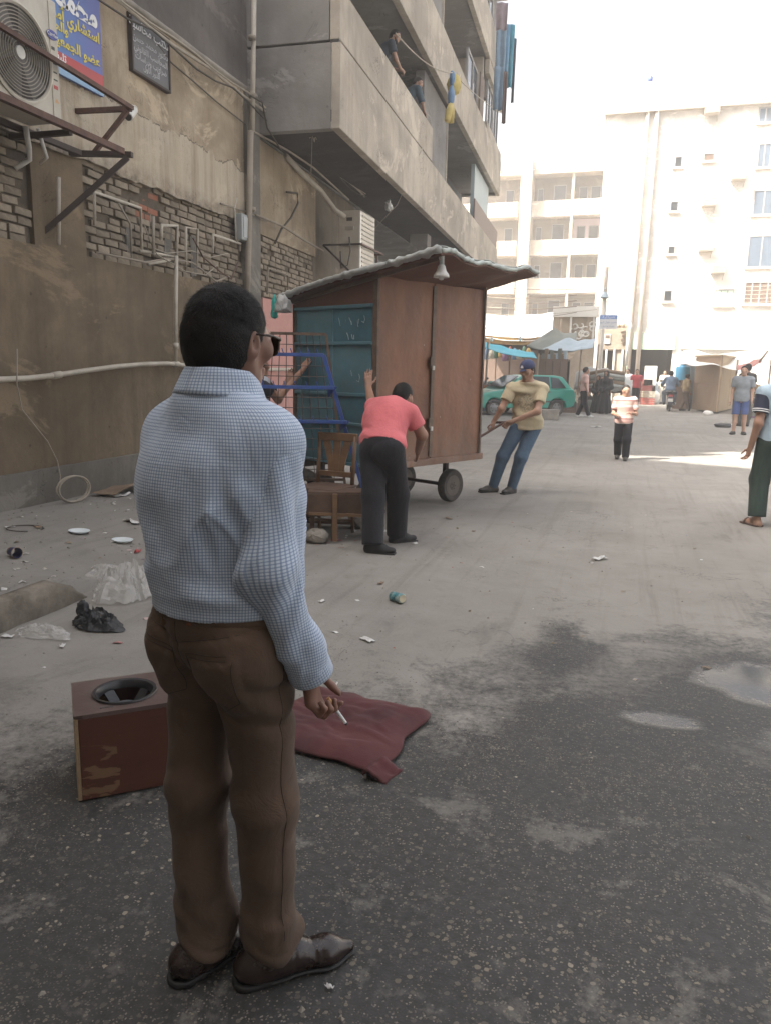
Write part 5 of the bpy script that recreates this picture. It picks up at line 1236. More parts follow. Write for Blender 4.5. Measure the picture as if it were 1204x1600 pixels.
# cardboard and coil at the plinth
p = Vector((-5.18, 7.15, .15)); m = MB(); m.grid(lambda u, v: p+Vector((-.20+.32*v, -.35+.8*u, .03+.07*math.sin(u*2.6)*v+.03*mnoise.noise(Vector((u*3, v*3, 4))))), 14, 8, .006); lonely(m, 'cardboard_sheet', M_card, 'bent brown cardboard sheet lying against the plinth', 'cardboard', smooth=True, angle=60)
p = Vector((-5.28, 6.42, .15)); m = MB()
for k in range(2): m.tube([p+Vector((.03*k+.05*math.cos(a), .17*math.cos(a), .14+.13*math.sin(a))) for a in [2*math.pi*q/26 for q in range(26)]], .010, 6, closed=True)
lonely(m, 'hoop', M_cable_pale, 'grey hose coil leaning at the plinth by the cardboard', 'coil', smooth=True)
p = at(40, 828); m = MB(); m.tube([p+Vector((.16*math.cos(a), .12*math.sin(a), .012)) for a in [2*math.pi*q/22 for q in range(20)]], .005, 5); lonely(m, 'wire_loop', M_cable, 'thin wire loop lying on the pavement', 'wire', smooth=True)
# small rubble and dirt crumbs
m = MB(); r_ = random.Random(9)
for i in range(900):
    if i < 420: x = r_.uniform(-5.4, -3.5); y = r_.uniform(3.4, 9)
    elif i < 700: x = r_.uniform(-3.5, .5); y = r_.uniform(2.2, 9)
    else: x = r_.uniform(-1.8, 1.2); y = r_.uniform(1.0, 3.2)
    s_ = r_.uniform(.004, .011)*(1.4 if i < 420 else 1); z_ = gz(x, y); M3 = Matrix.Rotation(r_.uniform(0, 6), 3, 'Z')
    ps = [M3 @ Vector(q) for q in ((-s_, -s_*.7, 0), (s_, -s_*.6, 0), (s_*.8, s_*.8, 0), (-s_*.9, s_*.6, 0), (r_.uniform(-.3, .3)*s_, r_.uniform(-.3, .3)*s_, s_*1.0))]
    m.add([q+Vector((x, y, z_-.002)) for q in ps], [(0, 1, 4), (1, 2, 4), (2, 3, 4), (3, 0, 4)])
o = m.build('gravel', M_plain('grit', (.22, .20, .17), .95, .4, 5, 0, coord='Object')); put(o, kind='stuff')

# stones standing a little proud of the worn asphalt
M_stone = NT('tan asphalt stones'); _v = M_stone.voro(9, None, out='Color'); _s = M_stone.sep(_v)
M_stone = M_stone.done(M_stone.ramp(_s[0], [(0, (.07, .065, .058)), (.5, (.16, .14, .11)), (.85, (.22, .19, .14)), (1, (.32, .285, .22))]), .9, None)
m = MB(); r_ = random.Random(19); n_st = 0
while n_st < 5200:
    y = r_.uniform(.75, 3.9)**1.0; x = r_.uniform(-1.9+.0*y, .28*y+.35)
    if r_.random() > math.exp(-max(0, y-.9)*.42): continue
    if mnoise.noise(Vector((x*1.4, y*1.4, 3))) < -.22: continue
    s_ = r_.choice((.0025, .003, .0035, .004, .005, .0065))*r_.uniform(.8, 1.25); a = r_.uniform(0, 6.28); z_ = gz(x, y); k = r_.randint(4, 6); asp = r_.uniform(.55, 1)
    ring = [(x+s_*math.cos(a+6.283*i/k)*r_.uniform(.75, 1.15), y+s_*asp*math.sin(a+6.283*i/k)*r_.uniform(.75, 1.15), z_-.0005) for i in range(k)]
    m.add(ring+[(x+s_*.1, y, z_+s_*.38)], [(i, (i+1) % k, k) for i in range(k)]); n_st += 1
o = m.build('asphalt_stones', M_stone); put(o, kind='stuff')

M_bits = NT('small litter colours'); _v = M_bits.sep(M_bits.voro(2.7, None, out='Color'))
M_bits = M_bits.done(M_bits.ramp(_v[0], [(0, (.12, .09, .06)), (.3, (.25, .2, .14)), (.5, (.5, .49, .46)), (.75, (.6, .6, .58)), (.9, (.3, .10, .08)), (1, (.12, .2, .3))]), .8, None)
m = MB(); r_ = random.Random(77)
for i in range(230):
    if i < 150: x = r_.uniform(-5.4, -3.3); y = r_.uniform(3.6, 9.5)
    elif i < 200: x = r_.uniform(-3.2, .8); y = r_.uniform(3.0, 9)
    else: x = r_.uniform(-2.9, -2.0); y = r_.uniform(6.1, 7.3)
    s_ = r_.uniform(.008, .026)*(1.5 if i % 9 == 0 else 1); a = r_.uniform(0, 6.3); u_ = Vector((math.cos(a), math.sin(a), 0))*s_; w_ = Vector((-math.sin(a), math.cos(a), 0))*s_*r_.uniform(.3, .9); c = Vector((x, y, gz(x, y)+.003))
    m.add([c-u_-w_, c+u_*.1-w_+Vector((0, 0, s_*r_.uniform(0, .6))), c+u_-w_*.7, c+u_+w_, c+Vector((0, 0, s_*r_.uniform(.1, .7)))+w_, c-u_+w_*.8], [(0, 1, 4, 5), (1, 2, 3, 4)])
o = m.build('litter_bits', M_bits, fix=False); put(o, kind='stuff')
# ================================================================== people
def V3(*a): return np.array(a, np.float64)
def nrm(v): v = np.asarray(v, np.float64); return v/(np.linalg.norm(v)+1e-9)
def frame(fwd, up):
    f = nrm(fwd); u = nrm(up - f*np.dot(up, f)); r = np.cross(f, u); return np.stack([r, f, u], 1)   # columns: right, forward, up
def M_skin(name, c):
    t = NT(name); n = t.noise(9, None, 4, .6); col = t.ramp(n, [(.3, tuple(x*.85 for x in c)), (.7, tuple(x*1.12 for x in c))])
    col = t.mix(t.ramp(t.noise(3, None, 3), [(.5, 0), (.8, .35)]), col, (c[0]*1.05, c[1]*.72, c[2]*.7))
    t.b.inputs['Subsurface Weight'].default_value = .06; t.b.inputs['Subsurface Radius'].default_value = (.01, .004, .002)
    return t.done(col, .52, t.bump(t.noise(160, None, 3), .12, .002))
def M_cloth(name, c, var=.2, rough=.92, wrinkle=.6, sc=22, weave=500):
    t = NT(name); n = t.noise(5, None, 5, .6); col = t.ramp(n, [(.3, tuple(x*(1-var) for x in c)), (.7, tuple(min(1, x*(1+var)) for x in c))])
    w = t.noise(sc, t.mapping((1, 1, .45)), 4, .6, .8); f = t.noise(weave, None, 2)
    b = t.bump(t.math('ADD', w, t.math('MULTIPLY', f, .05)), wrinkle, .012)
    t.b.inputs['Sheen Weight'].default_value = .05
    return t.done(col, rough, b)
def M_bands(name, stops, axis=2, scale=1.0, off=0.0):
    """horizontal bands woven or printed into the cloth"""
    t = NT(name); s = t.sep(t.mapping()); v = t.math('FRACT', t.math('MULTIPLY_ADD', s[axis], scale, off))
    n = t.node('ShaderNodeValToRGB'); n.color_ramp.interpolation = 'CONSTANT'; e = n.color_ramp.elements
    while len(e) > 1: e.remove(e[-1])
    for i, (p, c) in enumerate(stops):
        if i == 0: e[0].position = p; e[0].color = (*c, 1)
        else: q = e.new(p); q.color = (*c, 1)
    t.link(v, n.inputs[0]); return t.done(n.outputs[0], .9, t.bump(t.noise(22, None, 4, .6, .8), .4, .012))
SK = M_skin('brown skin', (.30, .165, .11)); SK2 = M_skin('tan skin', (.36, .215, .15))
HAIR = M_plain('black hair', (.008, .007, .0065), .6, .3, 40, .4, 300)
HAIR.node_tree.nodes['Principled BSDF'].inputs['Specular IOR Level'].default_value = .22
HAIR_B = M_plain('dark brown hair', (.022, .016, .012), .6, .3, 40, .4, 300)
EYE = M_plain('dark eye', (.01, .008, .006), .25, .1, 5, 0)

def hand(S, wr, d, n, lat, s=1.0, curl=(.35, .4, .45, .5), thumb=.35, r=.0088):
    """palm with four unequal fingers and a thumb; n: the way the palm faces, lat: towards the thumb"""
    d, n, lat = nrm(d), nrm(n), nrm(lat); wr = np.asarray(wr, np.float64)
    for i, (l, L) in enumerate(((.030, .078), (.010, .083), (-.011, .080), (-.030, .072))):
        k = wr+d*L*s+lat*l*s; S.cap(wr+lat*l*.5*s+d*.01*s, k, .0135*s, .0118*s, .018)
        c = curl[i]; p = k; a = c*.55
        for j, (q, w) in enumerate(((.043, 1.0), (.026, .93), (.021, .85))):
            q *= (1.0, 1.08, 1.02, .82)[i]*s; e = p+(d*math.cos(a)+n*math.sin(a))*q + lat*l*.06
            S.cap(p, e, r*s*w*(1.05 if j == 0 else 1), r*s*w*.93, .006); p = e; a += c*(1.55 if j == 0 else 1.0)
    b = wr+d*.022*s+lat*.022*s; t1 = b+nrm(d*.55+lat*.75+n*.35)*.045*s; a = thumb
    t2 = t1+nrm(d*(.85)+lat*(.35-a)+n*(.2+a))*.032*s; t3 = t2+nrm(d*.8+lat*(.1-a)+n*(.3+a))*.024*s
    S.cap(b, t1, .0155*s, .0115*s, .014); S.cap(t1, t2, .0108*s, .0098*s, .006); S.cap(t2, t3, .0098*s, .0082*s, .005)

def person(name, label, loc, rotz, J, o):
    """J: joints in the person's own frame (x right, y forward, z up); o: clothing and detail options"""
    j = dict(pelvis=(0, 0, .93), chest=(0, 0, 1.25), neck=(0, -.015, 1.44), head=(0, .025, 1.60),
             shR=(.185, 0, 1.385), elR=(.225, -.03, 1.11), wrR=(.235, .05, .86), shL=(-.185, 0, 1.385), elL=(-.225, -.03, 1.11), wrL=(-.235, .05, .86),
             hipR=(.095, 0, .89), knR=(.10, .02, .49), anR=(.10, -.03, .085), toR=(.13, .14, .03), hipL=(-.095, 0, .89), knL=(-.10, .02, .49), anL=(-.10, -.03, .085), toL=(-.13, .14, .03))
    k = o.get('scale', 1.0)
    j = {a: np.array(b, np.float64)*k for a, b in j.items()}
    j.update({a: np.array(b, np.float64) for a, b in J.items()})
    res = o.get('res', .014); g = o.get('girth', 1.0)*k
    root = thing(name, label, 'person', loc, rotz, o.get('group'))
    up = nrm(j['neck']-j['pelvis']); rt = nrm(j['shR']-j['shL']); T = frame(np.cross(up, rt), up); tf = T[:, 1]
    hr = nrm(j['hipR']-j['hipL']); PF = frame(np.cross(np.array((0, 0, 1.)), hr), np.array((0, 0, 1.)))
    hf = nrm(o.get('look', tf - up*np.dot(tf, up)*0)); hu = nrm(o.get('head_up', V3(0, 0, 1.)*.6+up*.4)); H = frame(hf, hu); hc = j['head']
    hp = lambda x, y, z: hc + H @ (np.array((x, y, z))*k*o.get('head_scale', 1.0))
    hk = k*o.get('head_scale', 1.0)
    def torso(S, kk=.05, g=g):
        S.ell(j['pelvis']+PF @ V3(0, .0, .0), np.array((.165, .118, .12))*g, PF, kk)
        S.cap(j['pelvis'], j['chest'], .145*g, .140*g, kk, tf, .76)
        if o.get('belly'): S.ell(j['pelvis']*.62+j['chest']*.38+tf*.035, np.array((.165, .13, .15))*g*o['belly'], T, .06)
        S.ell(j['chest']+up*.02, np.array((.172, .118, .19))*g, T, kk)
        S.cap(j['shL']+up*.0, j['shR'], .062*g, None, kk)
        m = (j['shL']+j['shR'])/2
        for s in ('L', 'R'): S.cap(j['neck']+up*.012, j['sh'+s]*.72+m*.28+up*.012, .052*g, .048*g, .05)
    def leg(S, s, a=.0, kk=.04, g=g):
        S.cap(j['hip'+s], j['kn'+s], .088*g+a, .060*g+a, kk); S.cap(j['kn'+s], j['an'+s], .060*g+a, .040*g+a, .03)
        if (o.get('pants') or {}).get('len', 1) >= .8: return S.ell((j['pelvis']+j['hip'+s])/2, np.array((.07, .06, .08))*g, PF, .05)
        c = j['kn'+s]*.68+j['an'+s]*.32 - PF[:, 1]*.018; S.ell(c, np.array((.05, .054, .11))*g+a, PF, .04)
        S.ell((j['pelvis']+j['hip'+s])/2 - PF[:, 1]*.04+V3(0, 0, -.03), np.array((.08, .075, .09))*g+a, PF, .05)
    def arm(S, s, a=0.0, kk=.03, upto=1.0):
        b_ = o.get('arm_slim', 0); S.cap(j['sh'+s]*(1-b_*4)+j['neck']*b_*4-up*b_*1.5, j['el'+s], .050*g+a-b_, .040*g+a-b_*.5, kk); S.cap(j['el'+s], j['wr'+s], .041*g+a-b_*.5, .027*g+a, kk)
    def foot(S, s, a=0.0):
        an = j['an'+s]; to = j['to'+s]; d = to-an; d[2] = 0; d = nrm(d); he = an - d*.035*k; he[2] = an[2]-.05*k
        S.cap(he, he*.4+to*.6+V3(0, 0, .012*k), .036*k+a, .036*k+a, .03); S.cap(he*.4+to*.6, to+V3(0, 0, .002), .037*k+a, .028*k+a, .03, V3(0, 0, 1), .72); S.cap(an, he+d*.03, .04*k+a, .04*k+a, .03)
    # ---- body: one continuous surface
    S = SDF(.03)
    S.ell(hp(0, -.012, .028), np.array((.076, .096, .094))*hk, H, .02)
    S.cap(hp(0, .040, .0), hp(0, .058, -.078), .054*hk, .030*hk, .035, H[:, 0], 1.12)
    S.cap(hp(-.05, .0, -.045), hp(0, .058, -.088), .024*hk, .022*hk, .03); S.cap(hp(.05, .0, -.045), hp(0, .058, -.088), .024*hk, .022*hk, .03)
    S.cap(hp(0, .088, .012), hp(0, .109, -.026), .0085*hk, .0135*hk, .014); S.cap(hp(-.012, .095, -.030), hp(.012, .095, -.030), .009*hk, None, .01)
    S.cap(hp(-.036, .083, .026), hp(.036, .083, .026), .012*hk, None, .018)
    for s in (-1, 1):
        S.ell(hp(s*.046, .066, -.012), np.array((.024, .02, .022))*hk, H, .025)
        E = frame(H @ nrm((s*.35, .94, 0)), H @ nrm((0, -.15, 1)))
        S.ell(hp(s*.079, -.008, -.006), np.array((.010, .021, .033))*hk, E, .010); S.ell(hp(s*.088, -.004, -.002), np.array((.006, .010, .018))*hk, E, .004, neg=True)
    S.cap(hp(-.02, .092, -.054), hp(.02, .092, -.054), .0075*hk, None, .008); S.cap(hp(-.017, .089, -.067), hp(.017, .089, -.067), .0085*hk, None, .008)
    S.cap(j['neck']-up*.03, hp(0, -.022, -.045), .058*hk, .053*hk, .03)
    torso(S, .05, g*o.get('slim', .88))
    for s in 'LR':
        arm(S, s); leg(S, s, 0, .04, g*(.80 if (o.get('pants') or {}).get('len', 1) >= .8 else 1)); foot(S, s, o.get('foot_a', 0))
        fa = nrm(j['wr'+s]-j['el'+s]); h_ = o.get('hand'+s, {}); d = nrm(h_.get('d', fa)); sg = 1 if s == 'R' else -1
        lat = nrm(h_.get('lat', tf)); n = np.cross(d, lat)*(1 if s == 'R' else -1)
        n = nrm(h_.get('n', n)); lat = nrm(lat-d*np.dot(lat, d))
        hand(S, j['wr'+s]+d*.008, d, n, lat, .98*k, h_.get('curl', (.35, .42, .48, .55)), h_.get('thumb', .3))
    fine = o.get('fine', ((), (), ()))
    Vb, Qb = S.mesh(res, fine=fine, pad=.02); np_obj('body', Vb, Qb, o.get('skin', SK), root)
    # ---- clothes over it
    def union(groups, h, pad=.03, fine=((), (), ())):
        lo = np.full(3, 9e9); hi = -lo
        for S_, off, cuts, disp in groups: a, b = S_.bounds(); lo = np.minimum(lo, a-off); hi = np.maximum(hi, b+off)
        gr = [axis_grid(lo[i]-pad, hi[i]+pad, h, fine[i]) for i in range(3)]; F = None; own = None
        for gi, (S_, off, cuts, disp) in enumerate(groups):
            f = S_.field(*gr, off=off)
            if disp is not None:
                near = np.abs(f) < .05; I = np.argwhere(near); f[near] += disp(np.stack([gr[q][I[:, q]] for q in range(3)], 1)).astype(np.float32)
            for c, n in cuts:
                c = np.array(c); n = nrm(n); f = np.maximum(f, ((gr[0][:, None, None]-c[0])*n[0]+(gr[1][None, :, None]-c[1])*n[1]+(gr[2][None, None, :]-c[2])*n[2]).astype(np.float32))
            F = f if F is None else np.minimum(F, f)
        return (*nets(F, *gr), groups)
    sh = o.get('shirt')
    if sh:
        gs = []; So = SDF(.03); torso(So)
        if sh.get('hem', .06) > .05: So.cap(j['pelvis']+up*.1*k, j['pelvis']-up*.16*k, .146*g, .152*g, .05, tf, .80)
        a = sh.get('ease', .012)
        hem = j['pelvis'] - up*sh.get('hem', .06)*k
        gs.append((So, a, [(hem, -up)] + ([(j['neck']+up*.035*k, up+tf*.25)]), sh.get('disp')))
        for s in 'LR':
            Sl = SDF(.03); L = sh.get('sleeve', .55); A = j['sh'+s]; B = j['el'+s]; W = j['wr'+s]; ra = .057*g+a*.6
            if L <= 0: continue
            Sl.cap((A+(j['shL']+j['shR'])/2)/2, A, .06*g, .06*g, .03)
            if L <= 1: Sl.cap(A, A+(B-A)*(L+.25), ra+.004, ra+.001, .03); e = A+(B-A)*L; n = B-A
            else: Sl.cap(A, B, ra+.004, ra-.002, .03); Sl.cap(B, W, ra-.002, .040*g, .04); e = B+(W-B)*(L-1); n = W-B
            gs.append((Sl, .004, [(e, n)], sh.get('sdisp')))
        if sh.get('sleeve_mat'):
            Vs, Qs, _ = union(gs[:1], sh.get('res', res)); so_ = np_obj(sh.get('name', 'shirt'), Vs, Qs, sh['mat'], root)
            for g_ in gs[1:]: Vs, Qs, _ = union([g_], sh.get('res', res)); np_obj('sleeve', Vs, Qs, sh['sleeve_mat'], so_)
        else:
            Vs, Qs, _ = union(gs, sh.get('res', res)); np_obj(sh.get('name', 'shirt'), Vs, Qs, sh['mat'], root)
        if sh.get('trim'):
            for s in 'LR':
                L = sh['sleeve']; A = j['sh'+s]; B = j['el'+s]; m = MB()
                for q in sh['trim_at']: p = A+(B-A)*(L-q); m.tube([p, p+nrm(B-A)*.010], .057*g+a*.6+.010, 18, False)
                m.build('sleeve_stripe', sh['trim'], root, world=False, smooth=True)
    pt = o.get('pants')
    if pt:
        gs = []; a = pt.get('ease', .013); St = SDF(.04)
        torso(St, .05); gs.append((St, .006, [(j['pelvis']+V3(0, 0, pt.get('top', .06)*k), V3(0, 0, 1)), (j['pelvis']-V3(0, 0, .10), V3(0, 0, -1))], None))
        Sl = SDF(.05)
        for s in 'LR':
            q = pt.get('len', 1.0)
            if q >= .8:
                kn, an = j['kn'+s], j['an'+s]
                Sl.cap(j['hip'+s], kn, .092*g+a, .062*g+a*1.6, .05); Sl.cap(kn, an+V3(0, 0, .0), .062*g+a*1.6, pt.get('cuff', .056)*g+a, .04)
                Sl.ell((j['pelvis']+j['hip'+s])/2 - PF[:, 1]*.05+V3(0, 0, -.03), np.array((.09, .088, .10))*g+.006, PF, .05)
            else:
                kn = j['kn'+s]; Sl.cap(j['hip'+s], kn, .095*g+a, .085*g+a, .05)
        gl = []
        for s in 'LR':
            S1 = SDF(.05); S1.p = [p for i, p in enumerate(Sl.p) if (i < len(Sl.p)//2) == (s == 'L')]
            d = nrm(j['an'+s]-j['kn'+s]); q = pt.get('len', 1.0); c = j['kn'+s]+(j['an'+s]-j['kn'+s])*1.0+d*pt.get('drop', .015) if q >= .8 else j['hip'+s]+(j['kn'+s]-j['hip'+s])*q*1.25
            n = d if q >= .8 else nrm(j['kn'+s]-j['hip'+s])
            gl.append((S1, 0.0, [(c, n), (j['pelvis']+V3(0, 0, pt.get('top', .06)*k), V3(0, 0, 1))], pt.get('disp')))
        Vp, Qp, _ = union(gs+gl, pt.get('res', res)); np_obj(pt.get('name', 'trousers'), Vp, Qp, pt['mat'], root)
    fw = o.get('shoes')
    if fw:
        for s in 'LR':
            S3 = SDF(.03); foot(S3, s); z0 = min(j['to'+s][2]-.035*k, j['an'+s][2]-.085*k)
            V_, Q_ = S3.mesh(min(res, .011), off=.009, cuts=[(j['an'+s]+V3(0, 0, .005), V3(0, 0, 1))]); sho = np_obj('shoe', V_, Q_, fw['mat'], root)
            if fw.get('sole'):
                d = j['to'+s]-j['an'+s]; d[2] = 0; d = nrm(d); b = j['an'+s]-d*.05*k; m = MB(); m.beam((b[0], b[1], j['to'+s][2]-.024*k), (b[0]+d[0]*.25*k, b[1]+d[1]*.25*k, j['to'+s][2]-.024*k), .085*k, .018*k); m.build('sole', fw['sole'], sho, world=False, bev=.006)
    ha = o.get('hair')
    if ha is not None:
        S4 = SDF(.02); S4.ell(hp(0, -.012, .028), np.array((.076, .096, .094))*hk, H, .02); S4.ell(hp(0, -.04, -.02), np.array((.066, .060, .07))*hk, H, .03)
        cuts = [(hp(0, .052, .055), H @ nrm((0, .82, -.57))), (hp(0, -.03, ha.get('low', -.065)), H @ nrm((0, .0, -1))), (hp(0, .012, -.02), H @ nrm((0, .8, -.6)))]
        if ha.get('long'): cuts = cuts[:1]
        t_ = ha.get('t', .009)*k
        V_, Q_ = S4.mesh(min(res, .010), off=t_, cuts=cuts, disp=(lambda P: .003*(vnoise(P*70, 3)-.5)) if res < .013 else None); np_obj('hair', V_, Q_, ha.get('mat', HAIR), root)
    if o.get('beard'):
        S5 = SDF(.02); S5.cap(hp(0, .040, -.03), hp(0, .058, -.082), .050*hk, .030*hk, .03, H[:, 0], 1.12)
        for s in (-1, 1): S5.cap(hp(s*.056, .0, -.01), hp(0, .055, -.088), .022*hk, .024*hk, .03)
        V_, Q_ = S5.mesh(min(res, .010), off=.004, cuts=[(hp(0, .07, -.045), H @ nrm((0, .55, .83)))]); np_obj('beard', V_, Q_, HAIR_B, root)
    if o.get('eyes', True):
        for s in (-1, 1):
            m = MB(); m.lathe([(.001, .004), (.009, .003), (.011, 0)], hp(s*.031, .0865, .006), H[:, 1], 10); m.v = m.v; m.build('eye', EYE, root, world=False, smooth=True)
            m = MB(); m.tube([hp(s*.018, .094, .030), hp(s*.034, .092, .033), hp(s*.05, .080, .028)], .0035*hk, 5); m.build('eyebrow', HAIR, root, world=False)
    if o.get('cap'):
        S6 = SDF(.02); S6.ell(hp(0, -.010, .040), np.array((.080, .100, .088))*hk, H, .02)
        V_, Q_ = S6.mesh(min(res, .010), off=.010, cuts=[(hp(0, 0, .034), H @ nrm((0, .0, -1)))]); c_ = np_obj('cap', V_, Q_, o['cap'], root)
        m = MB(); m.grid(lambda u, v: hp((u-.5)*.15*(1-.35*v*v), .085+.075*v - .09*(2*u-1)**2*(1), .042-.016*v-.012*(2*u-1)**2), 10, 5, .005); m.build('peak', o['cap'], c_, world=False, smooth=True)
        if o.get('cap_mark'): m = MB(); m.add([hp(-.022, .1015, .056), hp(.022, .1015, .056), hp(.012, .094, .088), hp(-.012, .094, .088)], [(0, 1, 2, 3)]); m.v = [tuple(np.array(p)+H[:, 1]*.012) for p in m.v]; m.build('cap_badge', o['cap_mark'], c_, world=False)
    return root, j, T, H, hp, union
# ================================================================== the standing man in the checked shirt
def M_check():
    t = NT('blue checked cotton'); uv = t.co.outputs['UV']; s = t.sep(uv)
    wob = t.noise(7, uv, 2)
    def line(c, k):
        v = t.math('FRACT', t.math('MULTIPLY', c, 1/.0070)); v = t.math('ABSOLUTE', t.math('SUBTRACT', v, .5)); return t.ramp(v, [(.14, 1.0), (.24, 0.0)])
    a, b = line(s[0], 0), line(s[1], 1)
    c = t.mix(t.math('MULTIPLY', a, .62), (.57, .65, .75), (.13, .20, .35)); c = t.mix(t.math('MULTIPLY', b, .62), c, (.13, .20, .35))
    n = t.noise(6, None, 4); c = t.mix(t.ramp(n, [(.35, .14), (.7, 0)]), c, (.30, .36, .44))
    w = t.noise(16, t.mapping((1, 1, .5)), 4, .6, 1.0); f = t.noise(60, t.mapping((1, 1, .6)), 3)
    t.b.inputs['Sheen Weight'].default_value = .2
    return t.done(c, .88, t.bump(t.math('ADD', w, t.math('MULTIPLY', f, .15)), .4, .012))
M_chk = M_check()
def M_twill():
    t = NT('brown cotton twill'); n = t.noise(6, None, 5, .6); c = t.ramp(n, [(.3, (.076, .047, .030)), (.7, (.115, .074, .050))])
    worn = t.noise(2.6, t.mapping((1, 1, .7)), 5, .6); c = t.mix(t.ramp(worn, [(.52, 0), (.75, .4)]), c, (.115, .075, .053))
    w = t.noise(13, t.mapping((1, 1, .9)), 4, .6, 1.2); f = t.noise(420, t.mapping((1, 1, .4), rot=(0, .6, 0)), 2)
    t.b.inputs['Sheen Weight'].default_value = .05
    return t.done(c, .85, t.bump(t.math('ADD', w, t.math('MULTIPLY', f, .06)), .35, .012))
M_trs = M_twill()
M_leather = M_plain('dark brown polished leather', (.020, .011, .009), .28, .3, 9, .15, 60)
M_leather.node_tree.nodes['Principled BSDF'].inputs['Specular IOR Level'].default_value = .6
M_sole = M_plain('black rubber sole', (.012, .012, .012), .6, .2, 9, .1, 60)
M_belt = M_plain('tan leather', (.20, .065, .025), .45, .2, 14, .2, 90)
MJ = dict(pelvis=(0.008, 0, .965), chest=(0, .0, 1.25), neck=(0, -.015, 1.455), head=(.000, .030, 1.600), shR=(.166, -.005, 1.385), elR=(.186, -.045, 1.10), wrR=(.218, .055, .86),
          shL=(-.166, .0, 1.385), elL=(-.195, .03, 1.12), wrL=(-.09, .21, 1.02), hipR=(.098, 0, .91), hipL=(-.084, 0, .91), knR=(.112, .02, .49), knL=(-.078, -.03, .49),
          anR=(.112, .02, .09), toR=(.205, .165, .032), anL=(-.048, -.062, .09), toL=(-.012, .125, .032))
MP = (-.885, 1.588, 0); MYAW = R_(-18)
_mk = person('person', 'man in a blue checked shirt and brown trousers holding a cigarette, seen from behind', MP, MYAW, MJ,
  dict(res=.011, girth=1.06, arm_slim=.02, foot_a=-.014, slim=.84, pants={}, skin=M_skin('deep brown skin', (.22, .115, .08)), look=(-.03, .99, -.06), head_scale=1.0, eyes=True, hair=None,
       fine=(((-.13, .13, .0055), (.17, .34, .0055)), ((-.13, .17, .0055),), ((1.40, 1.75, .0055), (.66, .87, .0055))),
       handR=dict(d=(.06, .12, -1), lat=(-.45, .9, 0), curl=(.72, 1.0, 1.1, 1.15), thumb=.75), handL=dict(curl=(.8, .9, .9, .9))))
man, mj, mT, mH, mhp, munion = _mk
GI = 1.13
# trousers
def seam(P, d, w=.0045, depth=.0045): return depth*np.exp(-(d/w)**2)
def trouser_fold(P):
    x, y, z = P[:, 0], P[:, 1], P[:, 2]
    rid = lambda a, b, c, sd: .5-2*np.abs(vnoise(np.stack([a, b, c], 1), sd)-.5)
    lowz = np.clip((.34-z)/.25, 0, 1); knee = np.exp(-((z-.50)/.10)**2); seat = np.exp(-((z-.80)/.07)**2)
    d = .022*lowz*(vnoise(np.stack([x*7, y*7, z*19+x*6], 1), 1)-.5)*2 + .007*knee*(vnoise(np.stack([x*6, y*6, z*22-y*9], 1), 2)-.5)*2
    d += .012*seat*(vnoise(np.stack([x*5+z*6, y*6, z*20+abs(x)*20], 1), 3)-.5)*2 + .010*(vnoise(np.stack([x*16, y*16, z*3.2], 1), 4)-.5)
    ank = np.clip((.22-z)/.10, 0, 1); d += .017*ank*rid(x*6+y*3, y*6, z*26+x*12, 6) + .009*np.exp(-((z-.50)/.13)**2)*rid(x*9, y*5, z*16-x*14, 7) + .012*np.exp(-((z-.74)/.08)**2)*rid(x*10+z*9, y*4, z*13, 8)
    # yoke, centre-back seam, side seam and back pockets stitched into the cloth
    back = (y < -.02)
    yoke = .942 + .045*np.clip(np.abs(x)/.17, 0, 1) - .012
    d += np.where(back & (z > .8), seam(P, z-yoke) + .8*seam(P, z-yoke+.008, .002), 0)
    d += np.where(back & (z > .78), seam(P, x, .0045, .004), 0)
    for sx in (-1, 1):
        cx = sx*.095; u = (x-cx); top = .905+.012*sx*u/.07; bot = .772+.0
        inside = back & (np.abs(u) < .068) & (z < top) & (z > bot - .02 + np.abs(u)*.25)
        edge = np.minimum.reduce([.068-np.abs(u), top-z, z-(bot-.02+np.abs(u)*.25)])
        d += np.where(inside, -.0055*np.clip(edge/.005, 0, 1) + .004*np.exp(-((edge-.007)/.002)**2), 0)
        d += np.where((np.abs(y+.005-.0) < .02) & (z > .1), seam(P, y+.004, .004, .0022)*(np.sign(x-sx*.1) == sx), 0)
    return d
